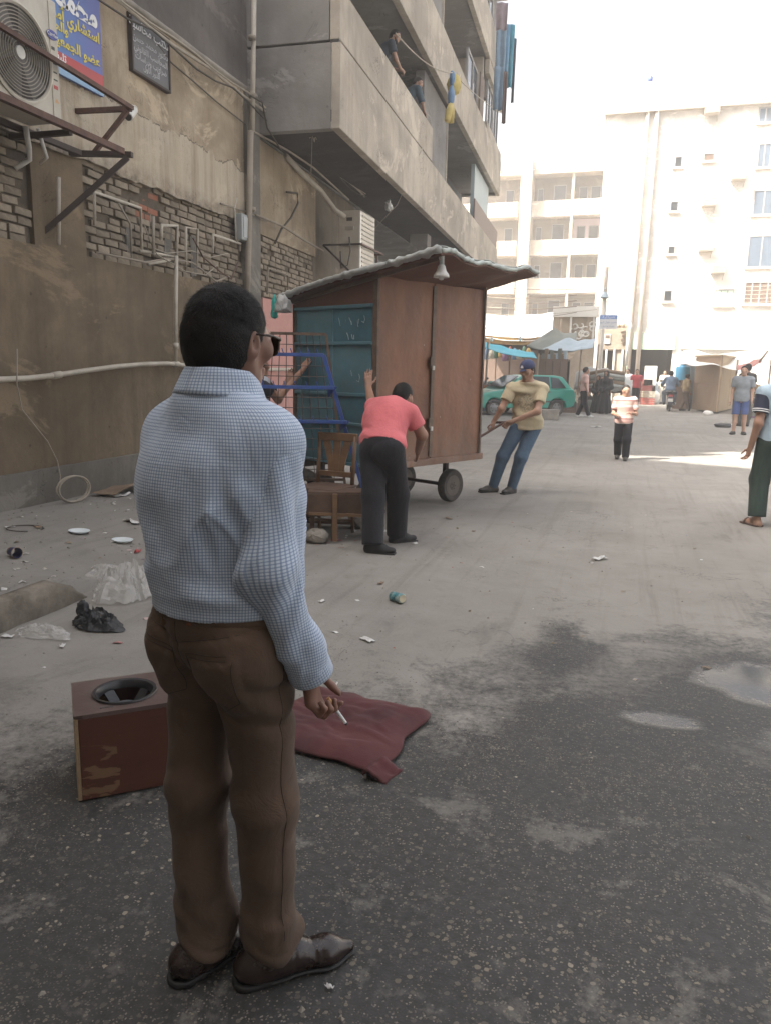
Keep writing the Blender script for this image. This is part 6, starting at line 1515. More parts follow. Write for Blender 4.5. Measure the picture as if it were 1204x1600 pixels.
def trousers():
    Sp = SDF(.05); Sp.ell(mj['pelvis'], np.array((.150, .120, .13))*GI, None, .05); Sp.cap(mj['pelvis'], mj['chest'], .138*GI, .134*GI, .05, (0, 1, 0), .82)
    top = [(V3(0, 0, 1.022), V3(0, .06, 1))]
    gl = [(Sp, .006, top+[(V3(0, 0, .85), V3(0, 0, -1))], trouser_fold)]
    for s, sx in (('L', -1), ('R', 1)):
        h, k, a = mj['hip'+s], mj['kn'+s], mj['an'+s]; L = SDF(.05)
        L.cap(h+V3(-sx*.004, 0, -.01), k, .096, .073, .05); L.cap(k, a+V3(0, .012, -.02), .075, .064, .05); L.cap(a+V3(0, .02, .06), a+V3(0, .016, -.03), .062, .069, .04)
        L.ell(h+V3(-sx*.005, -.058, .0), (.090, .080, .115), None, .06); L.ell((mj['pelvis']+h)/2+V3(0, .0, -.01), (.100, .122, .12), None, .05)
        d = nrm(a-k); gl.append((L, 0, top+[(a+V3(0, -.02, -.032), V3(0, -.38, -1))], trouser_fold))
    V, Q, _ = munion(gl, .0066); o = np_obj('trousers', V, Q, M_trs, man)
    # waistband, belt, loops
    for nm, z0, z1, off, mt in (('waistband', .965, 1.022, .0095, M_trs), ('belt', .975, 1.008, .0120, M_trs)):
        S_ = SDF(.05); S_.p = list(Sp.p); cuts = [(V3(0, 0, z1), V3(0, .06, 1)), (V3(0, 0, z0), V3(0, -.06, -1))]
        V, Q, _ = munion([(S_, off, cuts, None)], .0066); np_obj(nm, V, Q, mt, o if nm == 'waistband' else man)
    return o
trs = trousers()
# shirt
def shirt_fold(P):
    x, y, z = P[:, 0], P[:, 1], P[:, 2]
    low = np.clip((1.15-z)/.12, 0, 1); mid = np.exp(-((z-1.18)/.14)**2)
    n = lambda a, b, c, s: vnoise(np.stack([a, b, c], 1), s)-.5
    r = lambda v: (.5-np.abs(v)*2)
    d = .013*mid*r(n(x*8+z*6, y*8, z*3.2-x*4, 11)) + .009*r(n(x*10, y*9, z*2.0, 12))*np.clip((1.36-z)/.1, 0, 1)
    d += .009*low*n(x*7+z*4, y*7, z*21, 13)*1.3 + .010*np.exp(-((x-.15)/.06)**2)*mid*r(n(x*14, z*9+x*26, y*8, 14)) + .003*n(x*22, y*22, z*12, 15)
    d += .0004*np.exp(-((z-(1.335+.02*np.abs(x)))/.0032)**2)*(y < 0)         # yoke seam across the back
    return -d*2.1*np.clip((z-.99)/.06, 0, 1)
def sleeve_fold(A, B, W):
    def f(P):
        ax = nrm(W-A); t = (P-A) @ ax; q = P-A-np.outer(t, ax); ang = np.arctan2(q[:, 0], q[:, 1])
        el = np.exp(-((t-.29)/.10)**2); top = np.exp(-((t-.05)/.07)**2); cuffz = np.exp(-((t-.50)/.05)**2)
        n = lambda a, b, s: vnoise(np.stack([a, b, np.cos(ang)*1.3], 1), s)-.5
        return -1.25*(.012*(.35+el)*n(t*17+np.sin(ang)*2.4, np.sin(ang)*1.6, 21)*1.5 + .009*top*n(t*11, np.sin(ang)*3.4+np.cos(ang)*2, 22) + .012*cuffz*n(t*36, np.sin(ang)*1.4, 23) + .006*n(t*7+ang, np.sin(ang)*3, 24))
    return f
def uv_loops(Q, u, v, per):
    U = u[Q].copy(); base = U[:, :1]; U = U - per*np.round((U-base)/per); return np.stack([U, v[Q]], -1).reshape(-1, 2)
def main_shirt():
    St = SDF(.045); up = V3(0, 0, 1); jj = mj
    St.cap(V3(.006, -.002, 1.03), V3(0, .004, 1.14), .162*GI, .146*GI, .05, (0, 1, 0), .84)
    St.cap(V3(0, 0, 1.12), V3(0, 0, 1.27), .146*GI, .146*GI, .05, (0, 1, 0), .80)
    St.ell(V3(0, -.004, 1.265), np.array((.154, .122, .18))*GI, None, .05)
    St.ell(V3(.085, -.05, 1.30), (.078, .075, .10), None, .05); St.ell(V3(-.08, -.05, 1.30), (.085, .075, .10), None, .05)
    St.cap(jj['shL']*.90+V3(0,0,.136), jj['shR']*.90+V3(0,0,.136), .061*GI, None, .05)
    for s in 'LR': St.cap(jj['neck']+V3(0, -.005, .0), jj['sh'+s]*.86+V3(0, 0, .19), .056*GI, .046*GI, .06)
    V, Q, _ = munion([(St, .010, [(V3(.0, 0, .998), V3(0, .04, -1)), (jj['neck']+V3(0, 0, .04), V3(0, .3, 1))], shirt_fold)], .0058)
    ang = np.arctan2(V[:, 0], -V[:, 1]*1.28); R0 = .182; uv = uv_loops(Q, ang*R0, V[:, 2].copy(), 2*math.pi*R0)
    sh = np_obj('shirt', V, Q, M_chk, man, uv=uv)
    for s, sx in (('R', 1), ('L', -1)):
        A, B, W = jj['sh'+s], jj['el'+s], jj['wr'+s]; Sl = SDF(.04)
        Sl.cap(A*.72+V3(0, 0, 1.385*.28+.012), A+V3(-sx*.014, 0, -.018), .058, .062, .05); Sl.cap(A+V3(-sx*.010, 0, -.018), B, .064, .060, .05); Sl.cap(B, W+nrm(B-W)*.05, .061, .053, .05); Sl.cap(W+nrm(B-W)*.06, W, .054, .050, .03)
        d = nrm(W-B); V, Q, _ = munion([(Sl, 0.0, [(W+d*.022, d)], sleeve_fold(A, B, W))], .0056)
        P1 = V-A; L1 = np.linalg.norm(B-A); a1 = (B-A)/L1; L2 = np.linalg.norm(W-B); a2 = (W-B)/L2
        t1 = P1 @ a1; q2 = V-B; t2 = q2 @ a2; first = t1 < L1
        ch = nrm(W-A); t_ = P1 @ ch; q = P1-np.outer(t_, ch)
        ang = np.arctan2(q[:, 1], q[:, 0]*sx); Rr = .074; uv = uv_loops(Q, ang*Rr, t_, 2*math.pi*Rr); np_obj('sleeve', V, Q, M_chk, sh, uv=uv)
        # cuff band
        m = MB(); pr = [(.051, -.050), (.0535, -.046), (.0535, .020), (.051, .026), (.046, .024)]
        m.lathe([(r, h) for r, h in pr], W, d, 36, False); c = m.build('cuff', M_chk, sh, world=False, smooth=True)
        me = c.data; L_ = me.uv_layers.new(name='map'); ax = d; u0 = nrm(np.cross(ax, V3(0, 1, .2))); w0 = np.cross(ax, u0)
        co = np.array([v.co for v in me.vertices]) - W; an_ = np.arctan2(co @ w0, co @ u0)*.053; tt = co @ ax
        for pol in me.polygons:
            b = an_[pol.vertices[0]]
            for li, vi in zip(pol.loop_indices, pol.vertices): a_ = an_[vi]; a_ -= 2*math.pi*.053*round((a_-b)/(2*math.pi*.053)); L_.data[li].uv = (a_, tt[vi]+.003)
    # collar: stands up round the neck and folds over
    m = MB(); nk = V3(.004, .004, 1.484); nu, nv = 64, 10; uvs = []
    def col(u, v):
        a = 2*math.pi*u - math.pi/2; c, s_ = math.cos(a), math.sin(a)          # u=0 at the back
        back = .5-.5*s_; fr = max(0, s_)
        rx, ry = .079, .080
        if v < .4: q = v/.4; rr = 1.0 - .03*q; z = -.020+.052*q
        elif v < .55: q = (v-.4)/.15; rr = .97+.085*q; z = .032+.006*math.sin(q*math.pi)
        else: q = (v-.55)/.45; rr = 1.055+.30*q+.05*q*fr; z = .032-(.050+.026*fr)*q
        w = .004*mnoise.noise(Vector((u*9, v*3, 1)))
        return (nk[0]+rx*rr*c+w, nk[1]+ry*rr*s_, nk[2]+z+.020*back-.035*fr+w)
    m.grid(col, nu, nv, .0055); c = m.build('collar', M_chk, sh, world=False, smooth=True)
    me = c.data; L_ = me.uv_layers.new(name='map')
    co = np.array([v.co for v in me.vertices])-nk; an_ = np.arctan2(co[:, 0], -co[:, 1])*.085; tt = co[:, 2]*1.05
    for pol in me.polygons:
        b = an_[pol.vertices[0]]
        for li, vi in zip(pol.loop_indices, pol.vertices): a_ = an_[vi]; a_ -= 2*math.pi*.085*round((a_-b)/(2*math.pi*.085)); L_.data[li].uv = (a_, tt[vi])
    return sh
msh = main_shirt()
# seams and pockets sewn on: thin stitched lines laid on the cloth
from mathutils.bvhtree import BVHTree
_me = trs.data; _bv = BVHTree.FromPolygons([v.co.copy() for v in _me.vertices], [tuple(p_.vertices) for p_ in _me.polygons])
def surf_line(pts, view, mb, r=.0009, off=.0004, n=10):
    vd = Vector(view).normalized(); out = []
    for a, b in zip(pts[:-1], pts[1:]):
        for i in range(n):
            q = Vector(a).lerp(Vector(b), i/n); h = _bv.ray_cast(q-vd*.6, vd, 1.2)
            if h[0] is not None and (not out or (h[0]-out[-1]).length < .05): out.append(h[0]-vd*off)
    if len(out) > 2: mb.tube(out, r, 5)
M_seam = M_cloth('shadowed seam thread', (.035, .020, .013))
back = (0, 1, 0)
for nm, lines in (('yoke_seam', [[(-.17, 0, 0.973), (0, 0, 0.931), (.17, 0, 0.973)], [(-.17, 0, 0.964), (0, 0, 0.922), (.17, 0, 0.964)]]), ('centre_seam', [[(0, 0, 0.988), (0, 0, 0.838)]]),
                  ('pocket_edge', [[(.025, 0, 0.910), (.155, 0, 0.926)], [(.025, 0, 0.899), (.155, 0, 0.915)], [(.025, 0, 0.910), (.030, 0, 0.793), (.092, 0, 0.766), (.150, 0, 0.806), (.155, 0, 0.926)]]),
                  ('pocket_edge', [[(-.025, 0, 0.910), (-.155, 0, 0.926)], [(-.025, 0, 0.899), (-.155, 0, 0.915)], [(-.025, 0, 0.910), (-.030, 0, 0.793), (-.092, 0, 0.766), (-.150, 0, 0.806), (-.155, 0, 0.926)]])):
    m = MB()
    for L_ in lines: surf_line(L_, back, m)
    m.build(nm, M_seam, trs, world=False, smooth=True)
m = MB(); surf_line([(0, -.01, .94), (0, -.005, .80), (0, .0, .5), (0, .01, .12)], (-1, 0, 0), m, n=16); m.build('side_seam', M_seam, trs, world=False, smooth=True)
p = V3(.186*math.sin(.42), -.148*math.cos(.42), .988); MB().box(p, (.085, .006, .018), .36).build('leather_patch', M_belt, trs, world=False, bev=.002)
# belt loop tabs
for ang in (-.30, .85):
    p = V3(.184*math.sin(ang), -.146*math.cos(ang), .985); MB().box(p*1.0, (.012, .012, .05), ang).build('belt_loop', M_trs, trs, world=False)
# shoes
M_sock = M_cloth('dark brown sock', (.02, .014, .012))
for s, sx in (('R', 1), ('L', -1)):
    an, to = mj['an'+s], mj['to'+s]; d = to-an; d[2] = 0; d = nrm(d); sd = V3(d[1], -d[0], 0); b = V3(an[0], an[1], 0)
    F = SDF(.03); h = b-d*.052; t = b+d*.155; tip = b+d*.215
    F.cap(h+V3(0, 0, .046), b+V3(0, 0, .052), .036, .038, .03); F.cap(b+V3(0, 0, .048), t+V3(0, 0, .030), .041, .036, .04, (0, 0, 1), .95); F.cap(t+V3(0, 0, .030), tip+V3(0, 0, .026), .038, .017, .03, (0, 0, 1), .8)
    F.cap(b+d*.0+V3(0, 0, .085), h+d*.02+V3(0, 0, .05), .036, .034, .03); F.ell(b+d*.06+V3(0, 0, .058), (.036, .036, .034), None, .03)
    Kf = SDF(.02); Kf.cap(b+V3(0, 0, .07), V3(*mj['an'+s])+V3(0, 0, .12), .046, .050, .02); V, Q = Kf.mesh(.009); np_obj('sock', V, Q, M_leather if False else M_sock, man)
    cr = lambda P, b=b, d=d: .003*np.exp(-((((P-b) @ d)-.118)/.004)**2)*(P[:, 2] > .04) + .0025*np.exp(-((((P-b) @ d)-.135)/.004)**2)*(P[:, 2] > .035) + .003*np.exp(-((((P-b) @ d)-.062)/.003)**2)
    V, Q = F.mesh(.0058, off=.002, cuts=[(V3(0, 0, .016), V3(0, 0, -1)), (V3(0, 0, .094), V3(0, 0, 1))], disp=cr); so = np_obj('shoe', V, Q, M_leather, man)
    F2 = SDF(.03); F2.cap(h+V3(0, 0, .01), b+d*.02+V3(0, 0, .01), .038, .036, .03); F2.cap(b+d*.02+V3(0, 0, .01), t+V3(0, 0, .01), .036, .042, .03); F2.cap(t+V3(0, 0, .01), tip+V3(0, 0, .01), .042, .021, .03)
    V, Q = F2.mesh(.0065, off=.004, cuts=[(V3(0, 0, .017), V3(0, 0, 1)), (V3(0, 0, .008), V3(0, 0, -1))]); np_obj('sole', V, Q, M_sole, so)
    F3 = SDF(.02); F3.cap(h+V3(0, 0, .01), b-d*.01+V3(0, 0, .01), .039, .039, .03); V, Q = F3.mesh(.0065, off=.003, cuts=[(V3(0, 0, .0175), V3(0, 0, 1)), (V3(0, 0, .0005), V3(0, 0, -1))]); np_obj('heel', V, Q, M_sole, so)
# hair: close-cropped cap plus short strands
hk = 1.0
S4 = SDF(.02); S4.ell(mhp(0, -.012, .028), np.array((.076, .096, .094))*hk, mH, .02); S4.ell(mhp(0, -.045, -.018), np.array((.066, .060, .072))*hk, mH, .03)
cuts = [(mhp(0, .060, .058), mH @ nrm((0, .85, -.53))), (mhp(0, -.03, -.082), mH @ nrm((0, .25, -1))), (mhp(0, .030, -.02), mH @ nrm((0, .95, -.3)))]
ear = [(mhp(s*.078, .004, -.03), mH @ nrm((0, .9, -.55))) for s in (-1, 1)]
Vh, Qh = S4.mesh(.006, off=.0085, cuts=cuts, disp=lambda P: .004*(vnoise(P*55, 3)-.5)+.003*(vnoise(P*120, 5)-.5))
# clear the hair round the ears
hair = np_obj('hair', Vh, Qh, HAIR, man)
cen = mhp(0, -.01, .02); rg2 = np.random.default_rng(3); n_s = 16000
tri = Vh[Qh]; ar = np.linalg.norm(np.cross(tri[:, 2]-tri[:, 0], tri[:, 3]-tri[:, 1]), axis=1); pick = rg2.choice(len(Qh), n_s, p=ar/ar.sum())
u = rg2.random((n_s, 1)); v = rg2.random((n_s, 1)); P0 = (tri[pick, 0]*(1-u)+tri[pick, 1]*u)*(1-v)+(tri[pick, 3]*(1-u)+tri[pick, 2]*u)*v
N = P0-cen; N /= np.linalg.norm(N, axis=1, keepdims=True); loc = (P0-cen) @ mH
crown = cen + mH @ V3(.01, -.05, .10); flow = P0-crown; flow -= N*(flow*N).sum(1, keepdims=True); flow /= np.linalg.norm(flow, axis=1, keepdims=True)+1e-6
D = N*.16+flow*.95+rg2.normal(0, .13, (n_s, 3)); D /= np.linalg.norm(D, axis=1, keepdims=True); Ls = rg2.uniform(.006, .013, (n_s, 1))*np.where(loc[:, 2:3] > .03, 1.35, .6)
side = np.cross(D, N); side /= np.linalg.norm(side, axis=1, keepdims=True)+1e-6; w = .0008
Vs = np.concatenate([P0-side*w-N*.001, P0+side*w-N*.001, P0+D*Ls], 1).reshape(-1, 3); Fs = np.arange(n_s*3).reshape(-1, 3)
hs = np_obj('hair_strands', Vs, Fs, HAIR, hair, smooth=False); hs['kind'] = 'stuff'
# sunglasses
M_gl = M_plain('brown tortoiseshell', (.03, .014, .008), .25, .3, 30, 0); M_lens = M_plain('brown lens', (.03, .017, .010), .08, .1, 3, 0)
sg_ = None
m = MB()
for s in (-1, 1): m.tube([mhp(s*.088, -.005, .018), mhp(s*.086, .05, .020), mhp(s*.078, .084, .018), mhp(s*.066, .098, .016)], [.0022, .0028, .0038, .0045], 6)
m.tube([mhp(-.066, .098, .016), mhp(-.03, .108, .022), mhp(0, .111, .018), mhp(.03, .108, .022), mhp(.066, .098, .016)], .0028, 6)
gl_ = m.build('sunglasses', M_gl, man, world=False, smooth=True)
for s in (-1, 1):
    m = MB(); m.grid(lambda u, v, s=s: mhp(s*(.010+.058*u), .110-.014*u*u-.004*(2*v-1)**2, .024-.046*v*(1-.15*abs(2*u-1)**3)), 8, 8, .0025); m.build('lens', M_lens, gl_, world=False, smooth=True)
# cigarette between the fingers
hand_p = mj['wrR']; M_w = wmat(man)
cgd = nrm((.38, .35, -.80)); c0 = hand_p+V3(.012, .075, -.118)
cg = thing('cigarette', 'white lit cigarette between the fingers of the man in the checked shirt', 'cigarette', M_w @ Vector(c0))
R3 = M_w.to_3x3(); d_ = R3 @ Vector(cgd)
MB().tube([(0, 0, 0), d_*.058], .0042, 10).build('paper_tube', M_print_white, cg, world=False, smooth=True, angle=50)
MB().tube([-d_*.022, (0, 0, 0)], .0042, 10).build('filter', M_orange, cg, world=False, smooth=True, angle=50)
MB().tube([d_*.058, d_*.064], [.0041, .003], 8).build('ash_tip', M_print_dark, cg, world=False)
# ================================================================== the other people
NAVY = M_cloth('black trousers cloth', (.009, .009, .013)); CORAL = M_cloth('coral pink jersey', (.62, .155, .17), .1); JEANS = M_cloth('blue denim', (.075, .125, .19), .25, weave=700)
SHOE_BK = M_plain('black canvas shoe', (.014, .014, .015), .7, .2, 9, .2); SHOE_GY = M_plain('dark grey shoe', (.06, .055, .05), .7, .2, 9, .2); M_lite = M_plain('pale rubber', (.5, .5, .48), .6, .1, 9, .1)
def rel(o, **k): return {a: tuple(np.array(b, float)-np.array((o[0], o[1], 0))) for a, b in k.items()}
o_ = (-1.93, 6.3, 0)
def push_fold(P): return -.020*((vnoise(np.stack([P[:, 0]*5, P[:, 1]*9, P[:, 2]*20+P[:, 0]*5], 1), 31)-.5)*2*np.clip((1.12-P[:, 2])/.15, .15, 1))
person('person', 'man in a coral pink t-shirt bending and pushing the kiosk with both hands', o_, 0,
  rel(o_, pelvis=(-1.97, 6.31, .90), chest=(-2.0, 6.50, 1.10), neck=(-1.975, 6.66, 1.215), head=(-1.945, 6.83, 1.295), shL=(-2.15, 6.63, 1.20), shR=(-1.80, 6.56, 1.165), elL=(-2.26, 6.90, 1.20), wrL=(-2.385, 7.15, 1.37),
      elR=(-1.70, 6.62, .97), wrR=(-1.80, 6.88, .80), hipL=(-2.055, 6.33, .86), hipR=(-1.875, 6.25, .86), knL=(-2.0, 6.18, .46), knR=(-1.86, 6.44, .46), anL=(-1.965, 6.07, .085), toL=(-1.80, 6.08, .03), anR=(-1.885, 6.52, .085), toR=(-1.765, 6.63, .03)),
  dict(res=.0095, girth=1.17, look=(.35, .88, -.55), head_up=(.1, .5, .85), shirt=dict(mat=CORAL, sleeve=.62, hem=.045, ease=.014, disp=push_fold), pants=dict(mat=NAVY, ease=.016, cuff=.064, top=.085),
       shoes=dict(mat=SHOE_BK, sole=M_sole), hair=dict(), eyes=False, handL=dict(d=(-.1, .25, 1), lat=(.95, .3, 0), n=(.1, 1, 0), curl=(.12, .1, .1, .14), thumb=.0), handR=dict(d=(-.2, .6, -.75), n=(-.6, .5, .3), lat=(0, .7, .7))))
# ---------------------------------------------------------------- pulling man
def M_tee(c, pc, ctr, rad, name):
    t = NT(name); P = t.mapping(); n = t.noise(5, P, 4); col = t.ramp(n, [(.3, tuple(x*.9 for x in c)), (.7, tuple(min(1, x*1.08) for x in c))])
    d = t.node('ShaderNodeVectorMath', operation='SUBTRACT'); t.link(P, d.inputs[0]); d.inputs[1].default_value = ctr
    e = t.node('ShaderNodeVectorMath', operation='DIVIDE'); t.link(d.outputs[0], e.inputs[0]); e.inputs[1].default_value = rad
    L = t.node('ShaderNodeVectorMath', operation='LENGTH'); t.link(e.outputs[0], L.inputs[0])
    m = t.math('MULTIPLY', t.ramp(L.outputs['Value'], [(.8, 1), (1, 0)]), t.ramp(t.noise(24, P, 5, .8, 1), [(.45, 0), (.56, .75)]))
    return t.done(t.mix(m, col, pc), .9, t.bump(t.noise(20, t.mapping((1, 1, .5)), 4, .6, 1), .45, .012))
o_ = (-1.33, 9.85, 0); dY = -.14
pull_fold = lambda P: -.018*((vnoise(np.stack([P[:, 0]*6+P[:, 2]*5, P[:, 1]*9, P[:, 2]*17], 1), 41)-.5)*2)
person('person', 'man in a cream t-shirt, jeans and navy cap pulling the kiosk by its drawbar', o_, 0,
  rel(o_, pelvis=(-1.17, 9.90, .90), chest=(-1.19, 9.90, 1.19), neck=(-1.185, 9.87, 1.40), head=(-1.195, 9.82, 1.555), shR=(-1.375, 9.83, 1.335), shL=(-1.01, 9.87, 1.335), elR=(-1.48, 9.72, 1.075), wrR=(-1.57, 9.72, .915), elL=(-1.03, 9.72, 1.06), wrL=(-1.335, 9.66, .925),
      hipR=(-1.265, 9.88, .87), hipL=(-1.085, 9.92, .87), knR=(-1.44, 9.76, .475), knL=(-1.21, 9.76, .48), anR=(-1.555, 9.82, .085), anL=(-1.315, 9.83, .085), toR=(-1.69, 9.72, .03), toL=(-1.39, 9.69, .03)),
  dict(res=.0105, girth=1.03, look=(-.42, -.88, -.25), skin=SK2, shirt=dict(mat=M_tee((.50, .43, .29), (.13, .12, .09), (.14, -.13, 1.16), (.12, .2, .13), 'cream t-shirt'), sleeve=.62, hem=.075, ease=.017, disp=pull_fold), pants=dict(mat=JEANS, ease=.010, cuff=.052),
       shoes=dict(mat=SHOE_GY, sole=M_sole), hair=dict(), cap=M_cloth('navy cap cloth', (.035, .045, .105)), cap_mark=M_print_white, handR=dict(d=(-.1, -.2, -1), lat=(-.3, -.9, .1), curl=(1.0, 1.1, 1.1, 1.1), thumb=.8), handL=dict(d=(-.85, .2, -.5), lat=(-.2, -.5, .8), curl=(1.0, 1.1, 1.1, 1.1), thumb=.8)))
# ---------------------------------------------------------------- man at the far side of the rack, only an arm shows
o_ = (-3.60, 7.15, 0)
person('person', 'man hidden behind the checked shirt, one bare arm stretched out to the teal kiosk side', o_, 0,
  rel(o_, pelvis=(-3.62, 7.16, .93), chest=(-3.60, 7.20, 1.25), neck=(-3.57, 7.22, 1.43), head=(-3.60, 7.25, 1.56), shL=(-3.62, 7.40, 1.37), shR=(-3.50, 7.06, 1.36), elR=(-3.36, 7.22, 1.24), wrR=(-3.26, 7.60, 1.52), elL=(-3.52, 7.55, 1.2), wrL=(-3.5, 7.75, 1.4), hipL=(-3.64, 7.25, .89), hipR=(-3.60, 7.07, .89), knL=(-3.62, 7.27, .49), knR=(-3.55, 7.08, .49), anL=(-3.68, 7.27, .085), anR=(-3.6, 7.06, .085), toL=(-3.55, 7.3, .03), toR=(-3.45, 7.1, .03)),
  dict(res=.013, look=(.9, .4, 0), shirt=dict(mat=M_cloth('white and navy jersey', (.5, .52, .56)), sleeve=.6, sleeve_mat=M_cloth('navy sleeve', (.02, .022, .035)), ease=.014), pants=dict(mat=NAVY), shoes=dict(mat=SHOE_BK), hair=dict(), eyes=False, handR=dict(d=(.25, .55, .75), n=(.4, .8, -.4), lat=(-.6, .4, .5), curl=(.15, .12, .12, .15), thumb=.0)))
# ---------------------------------------------------------------- man walking off at the right edge
VEST = M_cloth('pale blue vest cloth', (.36, .46, .54), .08); DKGREEN = M_cloth('dark green trousers cloth', (.030, .050, .042)); o_ = (1.53, 8.74, 0)
person('person', 'man in a pale blue top with striped navy sleeves walking off at the right edge', o_, R_(18),
  dict(shL=(-.195, .0, 1.37), elL=(-.245, -.045, 1.075), wrL=(-.265, .03, .82), shR=(.195, 0, 1.37), anL=(-.145, -.02, .08), knL=(-.125, .05, .49), toL=(-.185, .13, .03), anR=(.10, -.15, .085), knR=(.10, -.02, .49), toR=(.10, .02, .03), head=(.01, .03, 1.585)),
  dict(res=.010, girth=1.08, skin=SK2, shirt=dict(mat=VEST, sleeve=.66, sleeve_mat=M_cloth('navy sleeve cloth', (.028, .034, .06)), trim=M_print_white, trim_at=(.05, .12), hem=.09, ease=.018, disp=lambda P: -.010*(vnoise(P*np.array((6, 8, 14)), 51)-.5)*2), pants=dict(mat=DKGREEN, ease=.018, cuff=.064, drop=-.02), hair=dict(), eyes=False, handL=dict(curl=(.5, .6, .65, .7))))
M_sandal = M_plain('brown sandal leather', (.10, .06, .045), .6, .2, 9, .2)
for an, to in (((-.145, -.02), (-.185, .13)), ((.10, -.15), (.10, .02))):
    pr = [o for o in COL.objects if o.get('label', '').startswith('man in a pale blue top')][0]
    d = nrm(V3(to[0]-an[0], to[1]-an[1], 0)); a = V3(*an, .011)-d*.06; b = V3(*to, .011)+d*.04; m = MB(); m.beam(a, b, .095, .020); so = m.build('sandal', M_sandal, pr, world=False, bev=.008)
    m = MB(); c = V3(*to, .0)-d*.03; sd = V3(d[1], -d[0], 0); m.tube([c-sd*.046+V3(0, 0, .015), c-sd*.034+V3(0, 0, .05), c+V3(0, 0, .066), c+sd*.034+V3(0, 0, .05), c+sd*.046+V3(0, 0, .015)], .011, 6); m.build('strap', M_sandal, so, world=False, smooth=True)
# ---------------------------------------------------------------- running boy
o_ = (.0, 14.5, 0); BOY = M_bands('striped polo cloth', [(0, (.50, .30, .26)), (.30, (.60, .55, .51)), (.42, (.50, .32, .28)), (.62, (.30, .16, .15)), (.70, (.58, .46, .41)), (.84, (.52, .32, .28))], 2, 3.1, .35)
person('person', 'small boy in a pink and white striped polo walking down the middle of the street', o_, R_(180),
  dict(wrR=(.10, .22, .80), elR=(.19, .03, .83), elL=(-.20, -.0, .83), wrL=(-.10, .20, .86), anL=(-.07, .10, .07), knL=(-.07, .11, .37), toL=(-.07, .22, .03), anR=(.07, -.14, .09), knR=(.075, .03, .36), toR=(.075, -.02, .03)),
  dict(res=.013, scale=.775, head_scale=1.08, look=(-.15, .98, -.12), skin=SK2, shirt=dict(mat=BOY, sleeve=.7, ease=.022, hem=.09), pants=dict(mat=NAVY, ease=.016, cuff=.062), shoes=dict(mat=SHOE_GY, sole=M_sole), hair=dict(t=.007, mat=HAIR_B)))
# ---------------------------------------------------------------- people further off
def far_person(label, px, py, rotz, J=None, y=None, **o):
    p = onZ(px, py) if y is None else Vector((onY(px, 600, y).x, y, 0)); o.setdefault('res', .019); o.setdefault('hair', dict()); o.setdefault('shoes', dict(mat=SHOE_BK))
    return person('person', label, (p.x, p.y, 0), rotz, J or {}, o)
GREYT = M_cloth('grey t-shirt cloth', (.19, .215, .24)); BLUESH = M_cloth('blue shorts cloth', (.05, .085, .23))
far_person('man in a grey t-shirt and blue shorts facing the street', 1152, 679, R_(170), dict(anR=(.12, .05, .085), toR=(.17, .2, .03), anL=(-.12, 0, .085), toL=(-.17, .14, .03)), skin=SK2, shirt=dict(mat=GREYT, sleeve=.7, ease=.02, hem=.1), pants=dict(mat=BLUESH, len=.76, ease=.004), scale=1.04, res=.015)
bo = far_person('man in a black shirt standing behind the man in blue shorts', 1166, 0, R_(25), y=26.0, shirt=dict(mat=M_cloth('black shirt cloth', (.02, .021, .023)), sleeve=.65, ease=.02), pants=dict(mat=M_cloth('charcoal trousers cloth', (.035, .036, .038))), scale=1.10)
far_person('man in a pink striped shirt walking past the back of the green car', 909, 652, R_(-70), dict(anR=(.10, .18, .085), toR=(.10, .32, .03), anL=(-.1, -.16, .085)), shirt=dict(mat=M_bands('pink striped shirt cloth', [(0, (.55, .30, .26)), (.6, (.62, .50, .46))], 2, 22), sleeve=.75, ease=.018), pants=dict(mat=NAVY), shoes=dict(mat=M_lite))
far_person('man in a red shirt walking in front of the dark shop', 993, 0, R_(190), y=37.5, skin=SK2, shirt=dict(mat=M_cloth('red jersey', (.40, .05, .06)), sleeve=.7, ease=.02), pants=dict(mat=NAVY), scale=1.0)
far_person('man in a white shirt beside the man in red', 979, 0, R_(150), y=39.0, skin=SK2, shirt=dict(mat=M_cloth('white shirt cloth', (.6, .6, .62)), sleeve=1.9, ease=.02), pants=dict(mat=M_cloth('dusty grey trousers', (.14, .13, .12))), scale=1.02)
far_person('thin man in tan clothes by the tall wooden kiosk', 1072, 0, R_(-60), dict(anR=(.08, .15, .085), anL=(-.08, -.15, .085)), y=35.5, shirt=dict(mat=M_cloth('tan shirt cloth', (.26, .19, .10)), sleeve=1.9, ease=.015), pants=dict(mat=M_cloth('brown trousers cloth', (.14, .10, .075))), scale=.90)
far_person('person in pale clothes standing before the shop, beyond the motorbike rider', 1037, 0, R_(170), y=43.0, skin=SK2, shirt=dict(mat=M_cloth('cream shirt cloth', (.6, .55, .45)), sleeve=1.9, ease=.02), pants=dict(mat=M_cloth('pale trousers cloth', (.5, .46, .4))), scale=1.0)
